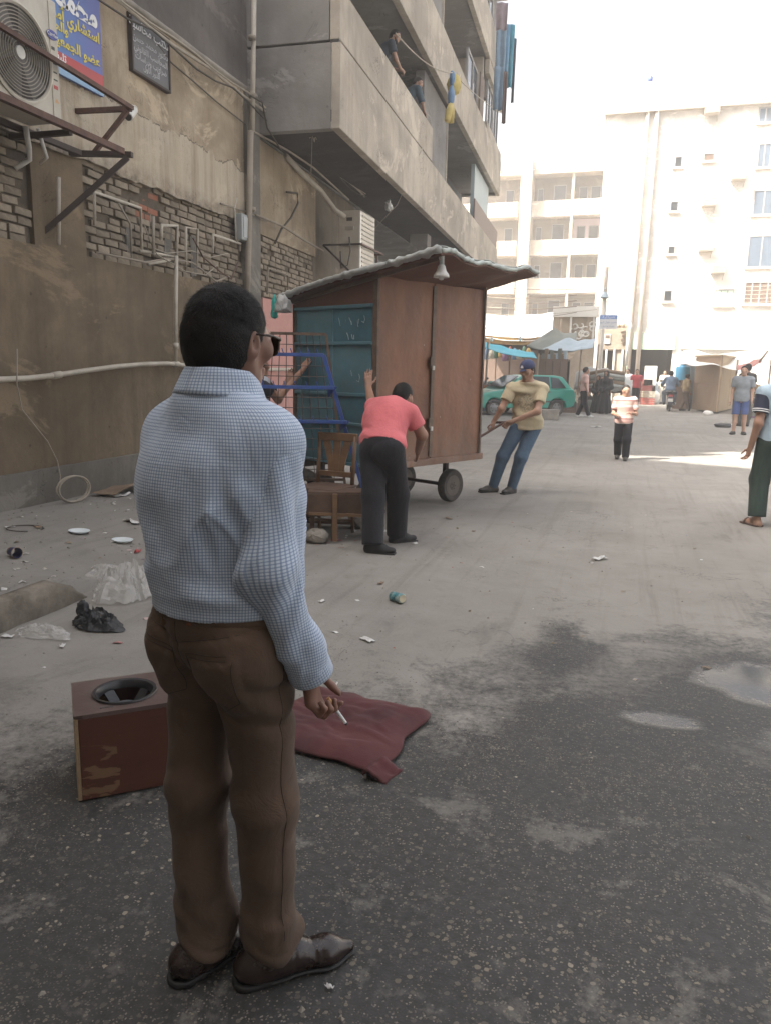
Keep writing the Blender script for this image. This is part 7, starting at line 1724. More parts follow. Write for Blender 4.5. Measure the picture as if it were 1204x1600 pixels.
# woman in a black abaya, and a second dark figure by her
M_abaya = M_cloth('black abaya cloth', (.018, .019, .022))
for px, yy, sc, lab in ((946, 30.6, 1.0, 'woman in a long black abaya and headscarf in front of the covered cart'), (934, 31.2, .88, 'smaller figure in dark robes left of the woman in black')):
    x_ = onY(px, 600, yy).x; r_w = person('person', lab, (x_, yy, 0), R_(160), dict(), dict(res=.02, scale=.95*sc, hair=None, shoes=dict(mat=SHOE_BK), shirt=None, pants=dict(mat=M_abaya), eyes=False))[0]
    k_ = .95*sc; F = SDF(.06); F.cap((0, 0, 1.36*k_), (0, 0, .75*k_), .145*k_, .20*k_, .06, (0, 1, 0), .8); F.cap((0, 0, .75*k_), (0, .02, .12), .20*k_, .28*k_, .06, (0, 1, 0), .85)
    for s in (-1, 1): F.cap((s*.18*k_, 0, 1.34*k_), (s*.24*k_, .03, 1.05*k_), .075*k_, .085*k_, .05); F.cap((s*.24*k_, .03, 1.05*k_), (s*.12*k_, .18, .95*k_), .085*k_, .09*k_, .05)
    V, Q = F.mesh(.022, cuts=[((0, 0, .03), (0, 0, -1))], disp=lambda P: .02*np.sin(np.arctan2(P[:, 0], P[:, 1])*9)*np.clip((.9-P[:, 2])/.6, 0, 1)); np_obj('abaya', V, Q, M_abaya, r_w)
    F = SDF(.05); F.ell((0, -.0, 1.605*k_), np.array((.105, .125, .125))*k_, None, .05); F.cap((0, -.02, 1.52*k_), (0, .0, 1.30*k_), .09*k_, .17*k_, .05); F.ell((0, .115*k_, 1.60*k_), np.array((.055, .05, .075))*k_, None, .02, neg=True)
    V, Q = F.mesh(.016); np_obj('headscarf', V, Q, M_abaya, r_w)
# two men on the first-floor balcony
MB2 = wmat(B2); SLATE = M_cloth('slate blue t-shirt cloth', (.035, .045, .065))
p = MB2 @ Vector((-.46, 3.75, 6.16)); person('person', 'bearded man in a dark t-shirt leaning over the balcony parapet with clasped hands', p, R_(-55),
  dict(pelvis=(0, -.10, .93), chest=(0, .08, 1.19), neck=(0, .20, 1.36), head=(.01, .29, 1.49), shR=(.18, .17, 1.30), shL=(-.18, .17, 1.30), elR=(.24, .24, 1.02), elL=(-.24, .24, 1.02), wrR=(.06, .40, .93), wrL=(-.04, .41, .95)), dict(res=.013, look=(.55, .80, -.35), skin=SK2, beard=True, shirt=dict(mat=SLATE, sleeve=.6, ease=.014), pants=dict(mat=NAVY), hair=dict(), handR=dict(curl=(.8, .9, .9, .9)), handL=dict(curl=(.8, .9, .9, .9))))
p = MB2 @ Vector((-.46, 5.95, 6.12)); person('person', 'second man on the balcony, further along, resting his arms on the parapet', p, R_(-40),
  dict(pelvis=(0, -.10, .93), chest=(0, .08, 1.19), neck=(0, .20, 1.36), head=(.02, .28, 1.47), shR=(.18, .17, 1.30), shL=(-.18, .17, 1.30), elR=(.25, .24, 1.02), elL=(-.24, .24, 1.02), wrR=(.10, .40, .92), wrL=(-.04, .41, .92)), dict(res=.015, look=(.75, .6, -.35), skin=SK2, shirt=dict(mat=M_cloth('teal grey shirt cloth', (.05, .085, .11)), sleeve=1.0, ease=.014), pants=dict(mat=NAVY), hair=dict(mat=HAIR_B)))
ORD = 'first second third fourth fifth sixth seventh eighth ninth tenth eleventh twelfth'.split()
# ================================================================== green hatchback
M_car = NT('teal green car paint'); M_car.done((.02, .26, .20), .28, None, None); M_car.b.inputs['Coat Weight'].default_value = .4; M_car = M_car.m
M_trim = M_plain('grey bumper plastic', (.06, .062, .062), .7, .1, 5, .1)
CR = math.atan2(-.57, -.82); CC = (-3.72, 27.85, 0)
car = thing('parked_car', 'teal green hatchback parked in front of the market stalls', 'car', CC, CR)
def carb(m, n, mt, par=None, **k): return m.build(n, mt, par or car, world=False, **k)
wx = (1.22, -1.20); WR = .285
def arch(cx): return [(cx+.35*math.cos(a), .27+.35*math.sin(a)) for a in [math.pi*(1-i/9) if False else math.pi*i/9 for i in range(10)]]
prof = [(-1.86, .34), (-1.92, .52), (-1.90, .80), (-1.82, .95), (-1.2, .93), (.2, .92), (.85, .91), (1.55, .80), (1.82, .70), (1.90, .55), (1.88, .30)]
low = [(1.88, .30)] + [(x, max(z, .22)) for x, z in arch(wx[0])] + [(x, max(z, .22)) for x, z in arch(wx[1])] + [(-1.86, .34)]
poly = prof[:-1] + low[:-1]
carb(MB().prism([(x, -.80, z) for x, z in poly], (0, 1.6, 0)), 'body_shell', M_car, bev=.05, seg=3)
cab_b = [(-1.80, .93), (.92, .91)]; 
def cabin(y0, y1): pass
b_ = [(-1.80, .94), (-1.45, 1.38), (-1.15, 1.43), (-.2, 1.445), (.15, 1.40), (.95, .91)]
vs = [(x, -.78+.17*max(0, (z-.92)/.52), z-.02) for x, z in b_] + [(x, .78-.17*max(0, (z-.92)/.52), z-.02) for x, z in b_]; n = len(b_)
carb(MB().add(vs, [tuple(range(n)), tuple(reversed(range(n, 2*n)))]+[(i, (i+1) % n, (i+1) % n+n, i+n) for i in range(n)]), 'roof_cabin', M_car, bev=.03, seg=2)
def side_y(z, s): return s*(.785-.17*max(0, (z-.94)/.52))
for s in (-1, 1):
    for pts in ([(-1.52, .98), (-1.26, 1.31), (-.95, 1.35), (-.95, .97)], [(-.88, .97), (-.88, 1.36), (-.22, 1.37), (-.22, .96)], [(-.15, .96), (-.15, 1.37), (.12, 1.33), (.74, .96)]):
        m = MB(); m.prism([(x, side_y(z, s), z-.0) for x, z in pts], (0, s*.012, 0)); carb(m, 'window', M_dark_glass)
    m = MB(); m.box2((-1.5, s*.80, .48), (1.5, s*.815, .53)); carb(m, 'side_trim', M_trim)
    for x_ in (-.82, -.12): carb(MB().box((x_-.0, s*.806, .84), (.14, .02, .03)), 'door_handle', M_trim)
    m = MB(); m.box((.62, s*.86, 1.0), (.10, .16, .11)); carb(m, 'mirror', M_trim, bev=.02)
    m = MB(); m.box2((-1.925, s*.50, .60), (-1.87, s*.76, .86)); carb(m, 'tail_light', M_plain('red lamp', (.3, .02, .02), .2, .1, 3, 0))
    m = MB(); m.box2((1.83, s*.45, .58), (1.905, s*.76, .71)); carb(m, 'headlight', M_plain('lamp glass', (.5, .5, .5), .1, .1, 3, 0))
m = MB(); m.prism([(-1.79, -.55, 1.0), (-1.79, .55, 1.0), (-1.51, .52, 1.34), (-1.51, -.52, 1.34)], (-.03, 0, .02)); carb(m, 'rear_window', M_dark_glass)
m = MB(); m.prism([(.86, -.62, .99), (.86, .62, .99), (.26, .55, 1.36), (.26, -.55, 1.36)], (.03, 0, .02)); carb(m, 'windscreen', M_dark_glass)
m = MB(); m.box2((-1.98, -.79, .30), (-1.80, .79, .52)); carb(m, 'rear_bumper', M_trim, bev=.03)
m = MB(); m.box2((1.80, -.79, .26), (1.97, .79, .50)); carb(m, 'front_bumper', M_trim, bev=.03)
for x_ in wx:
    for s in (-1, 1):
        w = bpy.data.objects.new('wheel', None); COL.objects.link(w); w.parent = car; w.location = (x_, s*.70, WR)
        MB().lathe([(.18, -.08), (.27, -.085), (WR, -.06), (WR, .06), (.27, .085), (.18, .08)], (0, 0, 0), (0, 1, 0), 26, False).build('tyre', M_rubber, w, world=False, smooth=True, angle=40)
        MB().lathe([(.19, s*.07), (.185, s*.045), (.10, s*.06), (.04, s*.075), (.001, s*.075)], (0, 0, 0), (0, 1, 0), 20, False).build('rim', M_plain('steel rim', (.22, .22, .22), .5, .15, 6, .1, metal=.3), w, world=False, smooth=True, angle=40)
        m = MB()
        for k in range(6): a = k*1.047; m.cyl((.12*math.cos(a), s*.058, .12*math.sin(a)), (.12*math.cos(a), s*.066, .12*math.sin(a)), .022, n=8)
        m.build('rim_slots', M_ac_dark, w, world=False)['kind'] = 'stuff'
p = onZ(856, 656); lonely(MB().box((p.x, p.y, .17), (.62, .36, .34), .2), 'concrete_block', M_concrete, 'pale concrete block lying before the rear wheel of the green car', 'block', bev=.02)

# ================================================================== market stalls behind the car
M_tarp_w = M_plain('sun bleached canvas', (.66, .64, .60), .8, .06, 2, .2, 12)
M_tarp_b = M_plain('patterned awning underside', (.32, .22, .09), .8, .35, 3, .2, 12, dirt=(.28, .10, .09), dirt_scale=2)
M_tarp_t = M_plain('turquoise tarpaulin', (.03, .34, .44), .6, .1, 2, .2, 12)
M_tarp_g = M_plain('grey green tarpaulin', (.15, .16, .14), .8, .12, 2, .2, 12)
M_tarp_s = M_plain('pale blue grey tarpaulin', (.30, .36, .40), .7, .12, 3, .2, 12)
M_pole = M_plain('weathered timber pole', (.24, .19, .14), .85, .15, 4, .2)
M_shack = M_plain('brown timber shutter', (.17, .12, .095), .85, .15, 1.5, .2, 12)
def sheet(name, a, b, c, d, mat, label, cat='awning', sag=.15, seed=0, group=None, thick=.015, wav=.06):
    a, b, c, d = map(Vector, (a, b, c, d)); m = MB()
    m.grid(lambda u, v: (a.lerp(b, u)).lerp(d.lerp(c, u), v) + Vector((0, 0, -sag*math.sin(math.pi*u)*math.sin(math.pi*(.25+.5*v)) + wav*mnoise.noise(Vector((u*4, v*3, seed))))), 26, 14, thick)
    m.v = m.v; o = m.build(name, mat, None, smooth=True); c0 = sum((Vector(v.co) for v in o.data.vertices), Vector())/len(o.data.vertices); c0.z = min(v.co.z for v in o.data.vertices)
    o.data.transform(Matrix.Translation(-c0)); o.location = c0; return put(o, label, cat, group)
A = onY(742, 524, 35.2); B = onY(868, 528, 35.2); Cc = onY(876, 486, 38.8); D = onY(742, 489, 38.8)
sheet('awning', A, B, Cc, D, M_tarp_w, 'wide white canvas awning in full sun over the market stalls', sag=.25, seed=1)
A2 = onY(742, 522, 35.22); B2_ = onY(868, 526, 35.22); sheet('valance', A2, B2_, B2_+Vector((0, .15, -.30)), A2+Vector((0, .15, -.32)), M_tarp_b, 'faded patterned cloth strip hanging under the white awning edge', 'awning', .12, 2)
sheet('awning', onY(754, 543, 29.8), onY(838, 560, 29.5), onY(832, 556, 31.6)+Vector((0, 0, .16)), onY(752, 540, 31.6)+Vector((0, 0, .2)), M_tarp_t, 'small turquoise tarpaulin awning above the car bonnet', sag=.10, seed=3)
sheet('awning', onY(822, 540, 31.2), onY(900, 548, 31.2), onY(900, 518, 34), onY(866, 512, 34), M_tarp_g, 'grey green tarpaulin pulled tight over the middle stall', sag=.2, seed=4)
sheet('awning', onY(846, 546, 31.0), onY(925, 543, 31.0), onY(930, 528, 32.5), onY(884, 528, 32.5), M_tarp_s, 'pale blue grey tarpaulin drooping over the right stall', sag=.12, seed=5)
for i, (px, y_, h, lab) in enumerate(((757, 29.9, 2.6, 'thin pole holding up the turquoise awning'), (836, 29.8, 2.2, 'second thin pole under the turquoise awning'), (868, 35.3, 3.8, 'leaning pole at the right end of the white awning'), (902, 31.3, 2.5, 'pole under the grey green tarpaulin'), (928, 31.2, 2.6, 'pole under the pale blue grey tarpaulin'))):
    x_ = onY(px, 600, y_).x; m = MB(); m.tube([(x_, y_, 0), (x_+.05, y_, h)], .035, 7); lonely(m, 'stall_pole', M_pole, lab, 'pole', 'poles of the market stalls', smooth=True)
# stall backs
x0_, x1_ = onY(742, 600, 37).x, onY(905, 600, 37).x
w_ = thing('shack_row', 'row of dark brown timber market shacks behind the awnings', 'shack', ((x0_+x1_)/2, 37, 0))
MB().box2((x0_-6, 37, 0), (x1_, 37.2, 3.3)).build('back_wall', M_dark_in, w_)
for i in range(9): a = x0_-1+i*(x1_-x0_+1)/9; MB().box2((a+.02, 36.9, 0), (a+(x1_-x0_+1)/9-.02, 36.98, 2.3+.1*(i % 3))).build('plank_panel', M_shack, w_)
sx0, sx1 = onY(838, 600, 30.4).x, onY(884, 600, 30.4).x
st = thing('market_stall', 'brown timber stall with a shuttered front behind the green car', 'stall', ((sx0+sx1)/2, 30.4, 0))
for i in range(4): a = sx0+(sx1-sx0)*i/4; MB().box2((a+.01, 30.38, .1), (a+(sx1-sx0)/4-.01, 30.44, 1.95)).build('board', M_shack, st)
MB().box2((sx0, 30.45, 1.95), (sx1, 31.6, 2.02)).build('counter_top', M_shack, st); MB().box2((sx0, 31.5, 0), (sx1, 31.6, 1.95)).build('back_board', M_dark_in, st)
m = MB(); r4 = random.Random(8)
for i in range(9): 
    a = sx0+.1+i*(sx1-sx0-.2)/9; hh = r4.uniform(.15, .4); gd = MB().box2((a, 30.6, 2.02), (a+.13, 30.9, 2.02+hh)); lonely(gd, 'goods_box', (M_tarp_g, M_card, M_tarp_s)[i % 3], 'dull box on the timber stall counter, %s from the left' % ORD[i], 'box', 'boxes on the stall counter')
# fruit and goods tables left of the car
tx0, tx1 = onY(744, 600, 30.2).x, onY(806, 600, 30.2).x
tb_ = thing('goods_table', 'low market table heaped with bright goods beyond the car bonnet', 'table', ((tx0+tx1)/2, 30.2, 0))
MB().box2((tx0, 29.9, .92), (tx1, 30.9, .98)).build('top', M_shack, tb_)
MB().box2((tx0, 29.88, .62), (tx1, 29.9, .98)).build('front_cloth', M_plain('orange cloth', (.40, .17, .07), .8, .3, 2, .1), tb_)
for x_ in (tx0+.05, tx1-.05): MB().beam((x_, 30.0, 0), (x_, 30.0, .92), .06).build('leg', M_pole, tb_)
cols = [(.5, .4, .12), (.15, .3, .5), (.5, .5, .5), (.4, .12, .1), (.1, .35, .3), (.5, .3, .08)]
for i in range(12):
    x_ = tx0+.1+(tx1-tx0-.2)*i/11; c_ = crumple((x_, 30.2+.25*(i % 2), 1.05), (.11, .14, .09), 90+i, .3, 7, 1); lonely(c_, 'goods_heap', M_plain('goods %d' % i, cols[i % 6], .6, .3, 6, 0), '%s heap of goods on the low market table, %s from the left' % (('yellow', 'blue', 'white', 'red', 'green', 'orange')[i % 6], ORD[i]), 'goods', 'heaps of goods on the market table', smooth=True)
for (px, py, y_, lab) in ((767, 532, 31, 'bare white bulb hanging under the white awning, the left one'), (812, 531, 31, 'bare white bulb hanging under the white awning, the right one')):
    q = onY(px, py, y_); m = MB(); m.lathe([(.02, .14), (.06, .10), (.08, .03), (.05, -.03), (.01, -.05)], (0, 0, 0), (0, 0, 1), 12); o = m.build('stall_bulb', M_white, None, smooth=True); o.location = q; put(o, lab, 'bulb', 'bulbs under the awning'); cm = MB(); cm.tube([(0, 0, .14), (0, 0, .5)], .01, 5); cm.build('flex', M_cable, o, world=False)

# ================================================================== covered cart, pole, sign, corner stall
cx0, cx1 = onY(897, 600, 32.4).x, onY(987, 600, 32.4).x
cv = thing('covered_cart', 'barrow piled high and covered with pale plastic sheets', 'cart', ((cx0+cx1)/2, 32.6, 0))
m = MB()
def cov(u, v):
    x = cx0+(cx1-cx0)*u; z = .95+.85*math.sin(math.pi*min(.98, .10+.62*u+.12))*(1-.25*u) ; 
    y = 32.1+1.3*v; e = math.sin(math.pi*min(1, max(0, v)))**.5
    return (x, y-.1*(1-e), z*(.55+.45*e)+.10*mnoise.noise(Vector((u*7, v*5, 3)))+.05*math.sin(u*24+v*3))
m.grid(cov, 34, 14, .03); m.build('cover_sheet', M_tarp_grey, cv, smooth=True)
for i in range(5):
    z_ = 1.02+.13*i; m = MB(); m.tube([(cx0+.1+.12*i, 32.05-.02*i, z_-.05), ((cx0+cx1)/2, 31.98, z_+.08), (cx1-.3, 32.05, z_-.02)], .075, 8); m.build('rolled_sheet', (M_tarp_grey, M_card, M_tarp_g)[i % 3], cv, smooth=True)
MB().box2((cx0+.1, 32.1, .75), (cx1-.1, 33.2, .92)).build('deck', M_shack, cv)
for x_ in (cx0+.3, cx1-.4): 
    for y_ in (32.2, 33.1): MB().beam((x_, y_, 0), (x_, y_, .75), .08).build('leg', M_pole, cv)
    MB().lathe([(.16, -.04), (.33, -.04), (.35, 0), (.33, .04), (.16, .04)], (x_+.2, 32.0, .35), (0, 1, 0), 18).build('wheel', M_rubber, cv, smooth=True, angle=40)
for i, (px, y_, lab) in enumerate(((905, 31.7, 'dark crate under the covered cart, at its left end'), (922, 31.8, 'grey sack under the middle of the covered cart'))):
    x_ = onY(px, 600, y_).x
    lonely(MB().box((x_, y_, .22), (.5, .4, .44), .2) if i == 0 else crumple((x_, y_, .22), (.28, .22, .25), 77, .3, 9, .9), 'crate' if i == 0 else 'sack', M_shack if i == 0 else M_tarp_g, lab, 'crate' if i == 0 else 'sack')
q0 = onY(930, 636, 35.6); q0.z = 0; q1 = onY(932, 330, q0.y)
lp_ = thing('street_pole', 'tall pale utility pole standing behind the covered cart', 'pole', (q0.x, q0.y, 0))
m = MB(); m.tube([(q0.x, q0.y, 0), (q0.x+.05, q0.y, 4.6)], .11, 12); m.build('base_tube', M_plain('pale painted pole', (.50, .46, .40), .7, .08, 2, .1), lp_, smooth=True)
m = MB(); m.tube([(q0.x+.05, q0.y, 4.6), (q0.x+.06, q0.y, 6.0)], .09, 10); m.build('upper_tube', M_plain('brownish pole', (.45, .39, .33), .7, .08, 2, .1), lp_, smooth=True)
m = MB(); hd_ = onY(944, 463, q0.y); m.tube([(q0.x+.06, q0.y, hd_.z+.4), (hd_.x, q0.y-.3, hd_.z+.25)], .03, 7); m.lathe([(.02, .18), (.12, .08), (.20, -.08), (.17, -.1)], (hd_.x, q0.y-.3, hd_.z), (0, 0, 1), 14, False); m.build('lamp_arm', M_tarp_s, lp_, smooth=True, angle=50)
sa, sb_ = onY(936, 492, 34.6), onY(963, 514, 34.6)
bs = thing('street_sign', 'blue and white sign board with lines of writing on the utility pole', 'sign', ((sa.x+sb_.x)/2, 34.6, sb_.z))
MB().box2((sa.x, 34.6, sb_.z), (sb_.x, 34.66, sa.z)).build('board', M_plain('white sign board', (.62, .63, .64), .6, .04, 1, 0), bs)
dz = sa.z-sb_.z; MB().box2((sa.x+.01, 34.592, sa.z-.30*dz), (sb_.x-.01, 34.6, sa.z-.02*dz)).build('blue_band', M_plain('light blue print', (.16, .26, .52), .6, .1, 2, 0), bs)
text('lettering', arabic('صيدلية'), .17, M_print_white, bs, ((sa.x+sb_.x)/2, 34.588, sa.z-.24*dz), (1, 0, 0), (0, 0, 1), 'CENTER')
for f in (.58, .85): text('lettering', arabic('مفتوح طوال اليوم') if f < .7 else arabic('خدمة توصيل'), .10, M_plain('slate print', (.2, .25, .4), .6, .1, 2, 0), bs, ((sa.x+sb_.x)/2, 34.59, sa.z-f*dz), (1, 0, 0), (0, 0, 1), 'CENTER')
# beige corner building part with hanging upper room
M_tan = mat_plaster('tan shop render', (.38, .31, .24), (.45, .38, .30), (.3, .24, .18), .3, .3)
ka, kb_ = onY(930, 566, 40), onY(988, 500, 40)
cs_ = thing('corner_shop', 'small tan corner shop with a jutting upper floor and white posts', 'shop', ((ka.x+kb_.x)/2, 40.5, 0))
zt_ = onY(955, 512, 40).z; zm_ = onY(955, 546, 40).z
MB().box2((ka.x, 40, zm_), (kb_.x-.15, 43, zt_)).build('upper_room', M_tan, cs_)
MB().box2((ka.x, 42.6, 0), (kb_.x-.15, 43, zm_)).build('back_wall', M_dark_in, cs_)
MB().box2((kb_.x-.75, 40.1, 0), (kb_.x-.2, 42.6, zm_)).build('side_pier', M_tan, cs_)
for px in (936, 943, 955, 968): x_ = onY(px, 600, 40.05).x; MB().beam((x_, 40.05, 0), (x_, 40.05, zm_), .09).build('post', M_white, cs_)
a_, b2_ = onY(944, 522, 39.98), onY(952, 537, 39.98); f_ = MB().box2((a_.x, 39.95, b2_.z), (b2_.x, 40.0, a_.z)).build('window', M_white, cs_)
MB().box2((a_.x+.03, 39.94, b2_.z+(a_.z-b2_.z)*.55), (b2_.x-.03, 39.949, a_.z-.05)).build('pane', M_wood_dark, f_)
for i in range(4): q = onY(972+(i % 2)*1.5, 517+i*6, 39.97); MB().beam((q.x-.1, 39.96, q.z-.05), (q.x+.12, 39.96, q.z+.03), .06, .02).build('bracket_slat', M_shack, cs_)
for i in range(6): q = onY(964+i*3.6, 509, 40.2); lonely(crumple((q.x, 40.3+.2*(i % 2), zt_+.12), (.14, .18, .16), 110+i, .35, 7, 1), 'roof_clutter', M_tarp_w if i % 2 else M_tan, 'pale bundle stored on the corner shop roof, %s from the left' % ORD[i], 'bundle', 'bundles on the corner shop roof', smooth=True)
m = MB(); q = onY(981, 520, 39.9); m.tube([(q.x, 39.85, 1.9), (q.x, 39.85, q.z+.4)], .07, 8); lonely(m, 'gutter_pipe', M_white, 'white rain pipe beside the corner shop', 'pipe', smooth=True)
# ornate lattice front between awnings and pole
la_, lb_ = onY(893, 528, 36), onY(926, 506, 36); lt = thing('lattice_front', 'shop front with a curly pale lattice panel above the grey awnings', 'shop', ((la_.x+lb_.x)/2, 36, 0))
MB().box2((la_.x-.9, 36.1, 0), (lb_.x+.1, 36.4, lb_.z+.3)).build('backing', M_tan, lt)
r5 = random.Random(2)
for i in range(12):
    x_ = la_.x+(lb_.x-la_.x)*r5.random(); z_ = la_.z+(lb_.z-la_.z)*r5.random(); a0_ = r5.random()*6; m = MB(); m.tube([(x_+.16*math.cos(a0_+t*.55)*(1-t*.05), 36.07, z_+.14*math.sin(a0_+t*.55)*(1-t*.05)) for t in range(9)], .035, 5); m.build('scroll', M_tarp_w, lt, smooth=True)
MB().box2((la_.x-.9, 35.9, lb_.z+.3), (lb_.x+.2, 36.5, lb_.z+.75)).build('canopy_edge', M_tarp_w, lt)
for x_ in (la_.x-.1, lb_.x+.02): MB().beam((x_, 36.0, la_.z-.2), (x_, 36.0, lb_.z+.3), .08).build('mullion', M_white, lt)

# ================================================================== wooden kiosk and sunlit tent on the right
M_ply = M_plain('bare plywood', (.27, .185, .12), .8, .14, 1.2, .2, 12, dirt=(.2, .13, .085), dirt_scale=1.5)
M_ply2 = M_plain('yellow plywood', (.31, .225, .135), .8, .12, 1.2, .2, 12)
g0, g1, g2 = onZ(1080, 642), onZ(1119, 647), onZ(1146, 640)
wk = thing('wooden_kiosk', 'tall closed plywood kiosk standing at the far right side of the street', 'kiosk', ((g0.x+g2.x)/2, (g0.y+g2.y)/2, 0))
def panel(a, b, z0, z1, t, mat, nm, par):
    d = (b-a).normalized(); n_ = Vector((-d.y, d.x, 0)); m = MB(); m.prism([a+Vector((0, 0, z0)), b+Vector((0, 0, z0)), b+Vector((0, 0, z1)), a+Vector((0, 0, z1))], n_*t); return m.build(nm, mat, par, bev=.01)
zk = 2.12*1.07; L1 = (g1-g0); L1n = L1.normalized()
panel(g0, g0+L1*.99, .08, 1.18, .05, M_ply, 'lower_board', wk); panel(g0, g0+L1*.99, 1.19, zk, .05, M_ply, 'upper_board', wk)
L2 = (g2-g1); panel(g1, g1+L2*.55, .08, zk, .05, M_ply2, 'side_board', wk); panel(g1+L2*.56, g2, .08, zk, .05, M_ply2, 'side_board', wk)
g3 = g0+L2; m = MB(); m.prism([g0+Vector((0, .2, .1)), g1+Vector((0, .1, .1)), g2+Vector((0, .1, .1)), g3+Vector((0, .2, .1))], (0, 0, zk-.12)); m.build('inner_box', M_ply, wk)
m = MB(); m.prism([g0+Vector((-.08, -.1, zk)), g1+Vector((0, -.12, zk)), g2+Vector((.08, 0, zk)), g3+Vector((0, .1, zk))], (0, 0, .06)); m.build('top_board', M_ply2, wk)
sheet('awning', onY(1060, 563, 33.4), onY(1210, 570, 33.4), onY(1210, 540, 38), onY(1066, 548, 38), M_tarp_w, 'large white sunlit canvas tent over the stalls at the right', sag=.3, seed=9, wav=.15)
sheet('awning', onY(1150, 578, 31), onY(1188, 566, 31), onY(1192, 556, 32.5), onY(1150, 571, 32.5), M_plain('dusty red canvas', (.30, .12, .10), .8, .15, 2, .2), 'dusty red strip of canvas under the white tent', sag=.08, seed=10)
m = MB(); a_, b_2 = onY(1185, 566, 31), onY(1199, 548, 31); m.tube([a_, b_2], .035, 6); lonely(m, 'tent_pole', M_pole, 'slanting pole at the corner of the white tent', 'pole', smooth=True)
x_ = onY(1132, 600, 33.5); 
for i, (px, y_, lab) in enumerate(((1148, 33.6, 'pole under the white tent beside the plywood kiosk'), (1200, 33.5, 'pole under the white tent at the right edge'))): xx = onY(px, 600, y_).x; m = MB(); m.tube([(xx, y_, 0), (xx, y_, 2.15)], .04, 7); lonely(m, 'stall_pole', M_pole, lab, 'pole', 'poles of the market stalls', smooth=True)
tx0, tx1 = onY(1150, 600, 30).x, onY(1206, 600, 30).x
tt = thing('goods_table', 'shaded stall table with reddish trays under the white tent', 'table', ((tx0+tx1)/2, 30, 0))
MB().box2((tx0, 29.6, .8), (tx1, 30.6, .86)).build('top', M_shack, tt); MB().box2((tx0, 29.58, .15), (tx1, 29.6, .8)).build('front_cloth', M_tarp_g, tt)
for i in range(6): a = tx0+i*(tx1-tx0)/6; MB().box2((a+.03, 29.7, .86), (a+(tx1-tx0)/6-.03, 30.5, .98+.25*(i % 2))).build('tray', M_plain('reddish tray %d' % i, (.30, .14+.03*i, .11), .7, .3, 5, 0), tt)
for x_ in (tx0+.05, tx1-.05): MB().beam((x_, 30.5, 0), (x_, 30.5, .8), .06).build('leg', M_pole, tt)
q = onY(1065, 590, 37.5); wt_ = thing('water_tank', 'light blue plastic water barrel on a stand near the plywood kiosk', 'barrel', (q.x, 37.5, 0))
zb_ = onY(1065, 594, 37.5).z; zt3 = onY(1065, 573, 37.5).z
MB().lathe([(.02, zb_), (.30, zb_), (.31, zb_+.1), (.31, zt3-.08), (.28, zt3), (.14, zt3+.03), (.12, zt3+.08), (.02, zt3+.08)], (q.x, 37.5, 0), (0, 0, 1), 22, False).build('barrel', M_plain('light blue plastic', (.08, .34, .55), .5, .06, 2, 0), wt_, smooth=True, angle=40)
MB().box2((q.x-.33, 37.2, 0), (q.x+.33, 37.85, zb_-.002)).build('stand', M_shack, wt_)
q = onY(1075, 582, 38); lonely(MB().box((q.x, 38, 1.0), (.8, .1, 2.0)), 'pale_board', M_tarp_s, 'pale blue board standing behind the water barrel', 'board')
# shop goods in the dark doorway
for i, (px, py, w, h, mt, lab) in enumerate(((1016, 578, 20, 12, M_tarp_w, 'white board leaning in the dark shop doorway'), (1008, 600, 22, 14, M_plain('maroon crates', (.25, .07, .06), .7, .3, 3, 0), 'maroon crates stacked before the dark shop'), (1030, 602, 14, 10, M_tarp_s, 'grey carton before the dark shop'))):
    a, b = onY(px-w/2, py+h/2, 44.5), onY(px+w/2, py-h/2, 44.5); z0 = 0 if i else 1.2; lonely(MB().box2((a.x, 44.4, 0 if i else .9), (b.x, 44.9, b.z)), 'shop_goods', mt, lab, 'goods')

